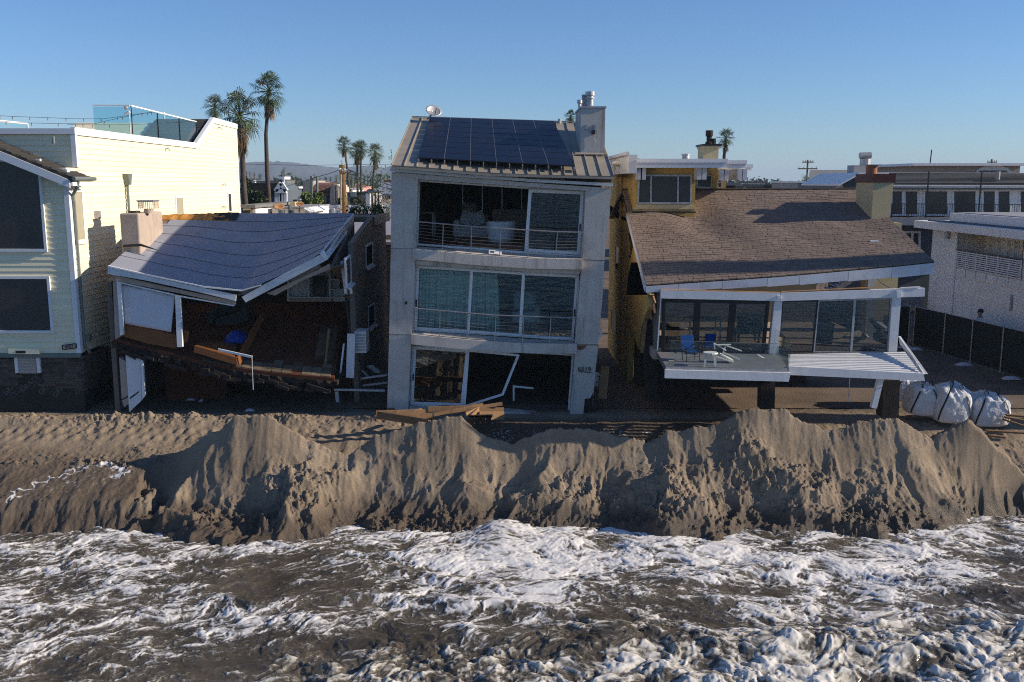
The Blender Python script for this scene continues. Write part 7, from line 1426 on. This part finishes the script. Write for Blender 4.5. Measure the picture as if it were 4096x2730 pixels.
def build_town():
    L = lambda x, y, Y: P(*Z('L', x, y), Y)
    def bx(name, x0, y0, x1, y1, Y, dep, m, par, drop=0):
        a, b = L(x0,y0,Y), L(x1,y1,Y); return boxp(name, (min(a.x,b.x),Y,min(a.z,b.z)-drop), (max(a.x,b.x),Y+dep,max(a.z,b.z)), m, par)
    grp = 'town houses behind'
    # white shed with flat roof
    t = thing('white_shed', L(300,795,45), 'white walled shed with weathered flat roof beside the yellow house', 'shed', grp)
    a, b = L(85,795,45), L(272,795,45); c = L(520,795,47.5); zt = L(272,712,45).z
    MB().prism([(a.x,45,-.1),(b.x,45,-.1),(c.x,47.5,-.1),(c.x,52,-.1),(a.x,52,-.1)], (0,0,zt+.05)).build('wall', OFFW, t); boxp('front_shade_panel', (a.x,44.93,0), (b.x-.25,44.997,zt-.12), DARKIN, t)  # dark panel puts the front's shade into colour over the white wall
    MB().prism([(a.x,44.6,zt+.0),(b.x+.1,44.6,zt+.0),(c.x+.15,47.4,zt+.0),(c.x+.15,52.3,zt),(a.x,52.3,zt)], (0,0,.14)).build('roof', SHINGLE_G, t)
    MB().tube([(b.x-.15,44.9,zt),(b.x-.1,44.8,zt-.2),(b.x+.05,44.9,zt-.4),(b.x+.05,44.9,0)], .05, 6).build('downpipe', STUCCO_T, t)
    # roof clutter: dishes, ducts
    for i, (x, y, r, lab) in enumerate(((622,697,.23,'larger rusty satellite dish on the roof behind'),(935,664,.19,'smaller rusty satellite dish farther back on the roof'))):
        p = L(x,y,44+i*3); d = thing('rusty_dish', p-Vector((0,0,1.5)), lab, 'dish', 'rusty roof dishes'); nv = Vector((-.25,.75,-.6)).normalized(); ua = nv.cross(Vector((0,0,1))).normalized(); ub = ua.cross(nv)
        MB().sheet([[p+(ua*math.cos(q)*1.05+ub*math.sin(q)*.7)*rr_*r-nv*(rr_*rr_*.05) for q in np.linspace(0,6.2832,21)] for rr_ in np.linspace(.03,1,5)], nv*.015).build('reflector', mat('rusty_dish_%d' % i, (.42,.22,.10), .7, .3, 4, .1, 20, dirt=((.14,.06,.03), .7, 3)), d, smooth=True, fix=False); MB().tube([p, p-Vector((.05,0,.2)), p-Vector((.15,0,1.5))], .025, 6).build('mast', STUCCO_T, d)
    fl = thing('grey_flat_house', L(800,795,47), 'low grey house with ducts and sloping white fascia behind the felt roof', 'house', grp)
    bx('wall', 520, 790, 1010, 725, 47, 6, OFFW, fl, 3); bx('roof', 520, 722, 1010, 705, 46.8, 6.4, GREYW, fl); MB().loft([L(985,715,46.5),L(1080,770,46.5),L(1080,785,46.5),L(985,735,46.5)], [p+Vector((0,5,0)) for p in (L(985,715,46.5),L(1080,770,46.5),L(1080,785,46.5),L(985,735,46.5))]).build('verge', TRIM, fl)
    for x, y, r in ((655,755,.16),(775,680,.08),(830,750,.09)): p = L(x,y,45.5); MB().tube([(p.x,45.5,p.z-1.6), p], r*.9, 10).build('duct', SLATE, fl); MB().lathe((p.x,45.5,p.z-.12), [(r*1.1,0),(r*1.1,.14)], 12).build('duct_cap', SLATE, fl)
    bx('cooler', 785, 700, 860, 628, 49, 1.5, STUCCO_C, fl, .3)
    # blue grey house with gabled porch
    t = thing('blue_gable_house', L(400,640,70), 'blue grey house with dark roof and white gabled porch', 'house', grp)
    bx('wall', 60, 640, 560, 455, 70, 9, SLATE, t, 4); MB().loft([L(40,458,69.3),L(600,458,69.3),L(640,340,74),L(120,340,74)], [p-Vector((0,0,.2)) for p in (L(40,458,69.3),L(600,458,69.3),L(640,340,74),L(120,340,74))]).build('roof', SHINGLE_D, t)
    for k in range(9): MB().bar(lerp(L(40,458,69.3), L(120,340,74), k/9)+Vector((0,-.02,.02)), lerp(L(600,458,69.3), L(640,340,74), k/9)+Vector((0,-.02,.02)), .5, .03).build('shingle_course', SHINGLE_D, t)
    bx('porch_wall', 578, 650, 725, 465, 68.4, 2, SLATE, t, 3)
    MB().prism([L(575,460,68.2),L(730,460,68.2),L(652,345,68.2)], (0,4,0)).build('gable', SLATE, t)
    for p, q in ((L(572,465,68.1),L(652,345,68.1)),(L(652,345,68.1),L(732,465,68.1)),(L(575,465,68.1),L(730,465,68.1))): MB().bar(p, q, .3, .28).build('gable_trim', TRIM, t)
    for x in (582,640,662,718): MB().bar(L(x,470,68.3), L(x,650,68.3), .22).build('porch_post', TRIM, t)
    for x0, x1 in ((590,635),(668,712)): win(t, [L(x0,555,68.32),L(x1,555,68.32),L(x1,482,68.32),L(x0,482,68.32)], (0,1,0), SCREEN, TRIM, .1, .08)
    bx('porch_base', 575, 660, 728, 630, 68.1, .28, OFFW, t, 1)
    for x0, x1 in ((130,160),(330,395)): win(t, [L(x0,535,69.9),L(x1,535,69.9),L(x1,480,69.9),L(x0,480,69.9)], (0,1,0), SCREEN, TRIM, .15, .1)
    bx('chimney_stack', 620, 400, 675, 290, 76, 1.5, SLATE, t, 3); bx('chimney_cap', 612, 290, 702, 248, 75.8, 2, TRIM, t); MB().bar(L(690,290,75.7), L(690,400,75.7), .15).build('ladder', TRIM, t)
    bx('rear_gable', 280, 342, 620, 305, 82, 6, SHINGLE_G, t)
    t = thing('grey_bungalow', L(850,640,78), 'low bungalow with stepped grey roofs right of the gabled porch', 'house', grp); bx('wall', 725, 640, 990, 560, 78, 8, SLATE, t, 4)
    for (p, q, r_, s_), m in (((725,560,985,570),SHINGLE_G),):
        MB().loft([L(725,590,77.5),L(990,570,77.5),L(940,485,82),L(725,460,82)], [v-Vector((0,0,.2)) for v in (L(725,590,77.5),L(990,570,77.5),L(940,485,82),L(725,460,82))]).build('roof', m, t)
    MB().bar(L(725,595,77.4), L(990,572,77.4), .12, .3).build('fascia', GREYW, t)
    bx('porch_roof', 725, 600, 930, 588, 74, 3, GREYW, t)
    # barrel roofed building
    t = thing('barrel_roof_house', L(1300,650,80), 'cream building with curved brown barrel roof and tall pipes', 'house', grp)
    bx('side_wall', 985, 640, 1100, 308, 80, 6, BEIGE, t, 4); bx('wall', 1130, 650, 1390, 500, 80.5, 8, BEIGE, t, 4)
    y0, y1 = 79.5, 79.5; rows = []
    for a in np.linspace(0, math.pi/2, 9): rows.append([lerp(L(1120,500,80.3), L(1400,500,80.3), s)+Vector((0,2.6*(1-math.cos(a))*1.0, (L(1300,352,80).z-L(1300,500,80).z)*math.sin(a))) for s in np.linspace(0,1,17)])
    MB().sheet(rows, (0,0,-.15)).build('barrel_roof', COPPER, t, smooth=False)
    for k in range(17): MB().tube([rw[k]+Vector((0,-.02,.03)) for rw in rows], .06, 4).build('roof_rib', COPPER, t)
    pts = [L(1382,650,79.4)-Vector((0,0,3))]+[L(1382,500,79.4)]+[L(1382+ (1460-1382)*(1-math.cos(a)),500-(500-360)*math.sin(a),79.4) for a in np.linspace(.3,math.pi/2,6)]+[L(1460+85*math.sin(a),360+90*(1-math.cos(a)),79.4) for a in np.linspace(.3,math.pi/2,6)]+[L(1545,650,79.4)-Vector((0,0,3))]
    MB().prism(pts, (0,4,0)).build('gable_end', mat('cream_wall', (.68,.56,.45), .9, .06, 1, .1, 20), t)
    for x in (1445,1488): bx('pilaster', x-8, 640, x+8, 368, 79.2, .19, BEIGE, t)
    win(t, [L(1265,645,80.4),L(1365,645,80.4),L(1365,528,80.4),L(1265,528,80.4)], (0,1,0), SCREEN, BLACK, .2, .09); MB().bar(L(1315,530,80.38), L(1315,645,80.38), .15).build('mullion', BEIGE, t)
    for x, ya, yb, r in ((1110,238,560,.12),(1190,245,500,.10)): MB().tube([L(x,yb,79), L(x,ya,79)], r, 10).build('pipe', GUTTER, t); p = L(x,ya,79); MB().lathe(p, [(r*1.3,-.2),(r*1.3,0)], 10).build('pipe_cap', GUTTER, t)
    t = thing('white_trailer', L(840,460,110), 'small white boxy building between the roofs', 'building', grp); bx('wall', 752, 470, 925, 398, 110, 6, OFFW, t, 5)
    for x0, x1 in ((830,860),(872,915)): win(t, [L(x0,432,109.95),L(x1,432,109.95),L(x1,405,109.95),L(x0,405,109.95)], (0,1,0), SCREEN, TRIM, .1, .04)
    t = thing('dark_flat_house', L(900,500,95), 'flat black roofed house below the white boxy building', 'house', grp); bx('wall', 830, 560, 985, 440, 95, 8, SLATE, t, 5); bx('roof', 825, 440, 990, 428, 94.6, 9, BLACK, t)
    # right part of the gap
    t = thing('black_trim_house', L(1800,640,72), 'white flat house with black roof edge behind the timber pole', 'house', grp); bx('wall', 1640, 650, 1940, 495, 72, 8, GREYW, t, 4); bx('roof', 1620, 496, 1950, 482, 71.6, 9, BLACK, t); bx('air_unit', 1690, 545, 1765, 482, 71.3, .28, GALV, t); MB().prism([L(1650,640,70.5),L(1700,570,70.5),L(1790,552,70.5),L(1860,600,70.5),L(1905,640,70.5)], (0,2,0)).build('thatch_awning', BLACKW, t)
    MB().bar(L(1952,500,71), L(1952,690,71), .3).build('porch_post', TRIM, t)
    t = thing('blue_roof_house', L(2180,600,84), 'house with pale blue shingle roof nearest the grey wall', 'house', grp); bx('wall', 2100, 620, 2420, 500, 84, 9, OFFW, t, 4); MB().loft([L(2020,505,83),L(2420,505,83),L(2420,330,90),L(2180,335,90)], [p-Vector((0,0,.2)) for p in (L(2020,505,83),L(2420,505,83),L(2420,330,90),L(2180,335,90))]).build('roof', mat('blue_shingle', (.24,.26,.33), .9, .15, 3, .3, 30), t); bx('rust_band', 2180, 330, 2420, 300, 91, 3, COPPER, t)
    for x0, x1 in ((2195,2235),(2255,2290)): win(t, [L(x0,600,83.9),L(x1,600,83.9),L(x1,520,83.9),L(x0,520,83.9)], (0,1,0), SCREEN, TRIM, .15, .08)
    for i, (x0, x1, y0, Y, lab) in enumerate(((1735,1830,385,140,'far red tiled roof left of its twin'),(1835,1925,368,150,'far red tiled roof right of its twin'))):
        t = thing('red_tile_house', L(x0,430,Y), lab, 'house', grp); bx('wall', x0+5, 440, x1-5, y0+30, Y, 8, PINK, t, 6); MB().loft([L(x0,y0+35,Y-1),L(x1,y0+35,Y-1),L(x1-15,y0,Y+4),L(x0+15,y0,Y+4)], [p-Vector((0,0,.3)) for p in (L(x0,y0+35,Y-1),L(x1,y0+35,Y-1),L(x1-15,y0,Y+4),L(x0+15,y0,Y+4))]).build('roof', REDT, t)
    for i, (x0, x1, y0, Y, m, lab) in enumerate(((160,260,300,150,OFFW,'tiny white gable on the far left of the town'),(430,520,330,120,BEIGE,'beige house just behind the tallest palm'),(700,830,400,130,BEIGE,'beige flat house behind the grey bungalow'),(1000,1240,300,170,GREYW,'long pale house on the far skyline above the barrel roof'),(1550,1720,420,120,OFFW,'white house seen right of the timber pole'),(1930,2060,430,115,BEIGE,'beige house behind the drooping tree'))):
        t = thing('town_house', L(x0,480,Y), lab, 'house', grp); bx('wall', x0, 500, x1, y0+22, Y, 9, m, t, 6); MB().prism([L(x0-6,y0+24,Y-.5),L(x1+6,y0+24,Y-.5),L(lerp(x0,x1,.72),y0,Y-.5),L(lerp(x0,x1,.28),y0,Y-.5)], (0,10,0)).build('roof', SHINGLE_G if i % 2 else FELT, t)
        win(t, [L(lerp(x0,x1,.2),475,Y-.02),L(lerp(x0,x1,.45),475,Y-.02),L(lerp(x0,x1,.45),y0+40,Y-.02),L(lerp(x0,x1,.2),y0+40,Y-.02)], (0,1,0), SCREEN, TRIM, .15, .015)
    # white deck railing with pergola rails
    t = thing('white_deck_railing', L(1700,790,55), 'white balustered deck railings in two tiers behind the felt roof', 'railing')
    for (xa, xb, yt, yb, Y, n) in ((1075,2310,742,800,55,110),(1180,2310,690,742,58,90)):
        a, b = L(xa,yt,Y), L(xb,yt,Y); zb = L(xa,yb,Y).z; MB().bar(a, b, .09, .09).build('top_rail', TRIM, t); MB().bar((a.x,Y,zb), (b.x,Y,zb), .07, .07).build('bottom_rail', TRIM, t)
        g = MB()
        for k in range(n):
            x = lerp(a.x, b.x, (k+.5)/n); MB().bar((x,Y,zb), (x,Y,a.z), .045).build('baluster', TRIM, t)
        for k in range(8): x = lerp(a.x, b.x, k/7); MB().bar((x,Y-.02,zb-1.5), (x,Y-.02,a.z+.08), .14).build('post', TRIM, t)
    bx('deck_floor', 1070, 812, 2310, 802, 55.1, 6, GREYW, t); bx('privacy_panel', 1420, 785, 1490, 712, 57.2, .05, PINK, t); bx('privacy_panel', 1500, 780, 1545, 715, 57.2, .05, PINK, t); bx('deck_wall', 1075, 900, 2310, 815, 55.3, 5, OFFW, t, 3)
    tw = thing('folded_parasol', L(2270,830,52), 'white slatted screen near the grey house wall', 'screen'); 
    for k in range(6): bx('slat', 2235+k*12, 850, 2243+k*12, 742, 52, .05, TRIM, tw)
    bx('cap_rail', 2230, 745, 2310, 736, 51.95, .15, TRIM, tw)
    # timber pole with wires
    t = thing('timber_pole', (L(1600,790,50).x,50,0), 'thick weathered timber pole standing behind the felt roof', 'utility pole'); a, b = L(1598,800,50), L(1560,70,50)
    MB().tube([Vector((a.x+.05,50,0)), a, b], [.20,.17,.155], 14).build('pole', PINE, t); MB().tube([L(1545,790,49.4), L(1548,215,49.4)], .03, 6).build('conduit', GALV, t)
    for k in range(6): p = L(1535+k*18,135+(k % 3)*8,49.4); MB().ball(p, .06, 7, 5).build('insulator', GALV if k % 2 else TRIM, t)
    def wire(pts, Y0, Y1, r=.018):
        q = [L(x, y, lerp(Y0, Y1, i/(len(pts)-1))) for i, (x, y) in enumerate(pts)]; MB().tube(q, r, 5).build('wire', BLACK, t)
    wire([(1540,140),(1380,200),(1180,255),(980,320),(700,400),(520,440)], 49.5, 75); wire([(1600,120),(1780,190),(2000,280),(2200,350),(2420,430)], 49.5, 62); wire([(1600,180),(1750,230),(1950,320),(2150,400),(2420,470)], 49.5, 60, .022); wire([(1610,135),(1900,240),(2420,420)], 49.5, 75)
    o = thing('power_line', L(100,60,160), 'thin power line crossing the hazy hills', 'wire'); MB().tube([L(-100,55,160), L(1000,80,160), L(2500,60,160)], .03, 4).build('wire', BLACK, o)
    # plants
    shrub(*Z('L',1095,605), 24, 17, 60, 'bright green bush in front of the barrel roofed house', LEAF_L, 1100); shrub(*Z('L',1190,570), 13, 12, 61, 'smaller bright bush joined to the right of the bright green one', LEAF_L, 600)
    shrub(*Z('L',270,560), 26, 14, 63, 'dark bush below the windows of the blue grey house', LEAF, 1100); shrub(*Z('L',130,350), 12, 20, 66, 'tall dark shrub at the corner of the yellow house', LEAF, 700); shrub(*Z('L',1530,610), 6, 9, 62, 'little dark bush left of the timber pole', LEAF, 300)
    rr = random.Random(77)
    t = thing('weeping_tree', (L(2080,700,47).x,47,0), 'drooping feathery tree beside the grey house wall', 'tree', None); c = L(2090,560,47); g = MB()
    for _ in range(70):
        p = c+Vector((rr.gauss(0,.85),rr.gauss(0,.6),rr.uniform(-.6,2.4)))
        for k in range(16): q = p+Vector((rr.gauss(0,.10),rr.gauss(0,.1),-k*.11)); d = Vector((rr.gauss(0,1),rr.gauss(0,1),-1.5)).normalized()*.16; w = Vector((rr.gauss(0,1),rr.gauss(0,1),0)).normalized()*.03; g.add([q-w, q+w, q+d], [(0,1,2)])
    g.build('crown', LEAF, t, fix=False); st = MB()
    for x in (2020,2060,2110): st.tube([Vector((L(2080,700,47).x+rr.uniform(-.4,.4),47,0)), L(x,800,47), L(x+rr.uniform(-20,20),480,47)], [.09,.07,.03], 6)
    st.build('trunk', TRUNK, t)
    for i, (x, yt, Y, lab) in enumerate(((1690,720,39.2,'first dark stalk plant on the wing roof'),(1780,700,39.0,'second stalk plant from the felt roof on the wing roof'),(1890,700,39.3,'stalk plant in the middle of the wing roof'),(1985,735,38.8,'fourth stalk plant on the wing roof'),(2060,690,39.1,'tallest stalk plant on the wing roof'),(2130,700,39.4,'stalk plant nearest the grey wall on the wing roof'))):
        b = L(x,885,Y); b.z = 6.2; t = thing('stalk_plant', b, lab, 'plant', 'tall stalk plants on the wing roof'); top = L(x+rr.uniform(-25,25),yt,Y); MB().tube([b, lerp(b,top,.5)+Vector((rr.uniform(-.1,.1),0,0)), top], [.035,.03,.02], 5).build('stem', TRUNK, t); g = MB()
        for _ in range(12): p = lerp(b, top, rr.uniform(.45,1)); a = rr.uniform(0,6.28); d = Vector((math.cos(a)*.32,math.sin(a)*.32,rr.uniform(-.25,.15))); w = Vector((0,0,.06)); s_ = d.cross(Vector((0,0,1))).normalized()*.07; g.add([p, p+d*.5+w+s_, p+d-Vector((0,0,.1)), p+d*.5+w-s_], [(0,1,2,3)])
        g.build('leaves', LEAF, t, fix=False)
    # far trees as one mass, and the hills
    g = MB(); rr = random.Random(5)
    for i in range(420):
        x = rr.uniform(-260,280); Y = rr.uniform(260,420); hgt = rr.uniform(5,9.5)*Y/340; leaf_cloud(g, (x,Y,hgt*.5), rr.uniform(3,6), 60, 1.2, rr, (1.3,1,hgt*.12))
    o = g.build('far_trees', LEAF, None, fix=False); tag(o, 'dark mass of trees along the far edge of town', 'trees', None, 'stuff')
    prof = [(-300,378),(0,374),(200,372),(300,370),(420,372),(560,374),(610,371),(680,374),(720,380),(760,385),(800,384),(850,380),(880,386),(930,379),(1000,383),(1100,392),(1200,402),(1330,412),(1500,419)]
    Yh = 1700.; ny = 14; us = np.linspace(-300, 1500, 220); rows = []
    for j in range(ny):
        f = j/(ny-1); row = []
        for u in us:
            v = np.interp(u, [p[0] for p in prof], [p[1] for p in prof]); top = P(u, v, Yh+500); n_ = float(fbm(np.array([u*.02]), np.array([f*4.]), 4)[0]); z = max(-1, top.z*math.sin(math.pi/2*min(1, f*1.25))*(1+.22*n_*(1-f))+3*float(perlin(np.array([u*.09]), np.array([f*9.]))[0])); row.append((top.x*(Yh+f*650)/(Yh+500), Yh+f*650, z))
        rows.append(row)
    o = MB().grid(rows).build('mountains', mat('chaparral_hills', (.085,.085,.075), .95, .3, .004, 0), None, smooth=True, fix=False); tag(o, 'low hazy hills on the horizon', None, None, 'structure')
build_town()
# ---------------------------------------------------------------- sea haze
def build_haze():
    m = bpy.data.materials.new('haze'); m.use_nodes = True; nt = m.node_tree
    for n in list(nt.nodes):
        if n.type == 'BSDF_PRINCIPLED': nt.nodes.remove(n)
    v = nt.nodes.new('ShaderNodeVolumePrincipled'); v.inputs['Color'].default_value = (.62,.80,1,1); v.inputs['Density'].default_value = 2.6e-4; v.inputs['Anisotropy'].default_value = .0
    nt.links.new(v.outputs[0], nt.nodes['Material Output'].inputs['Volume'])
    o = MB().box((-4200,-4200,-4.5), (4200,5400,66)).build('haze', m); tag(o, 'thin sea haze', None, None, 'stuff')
build_haze()
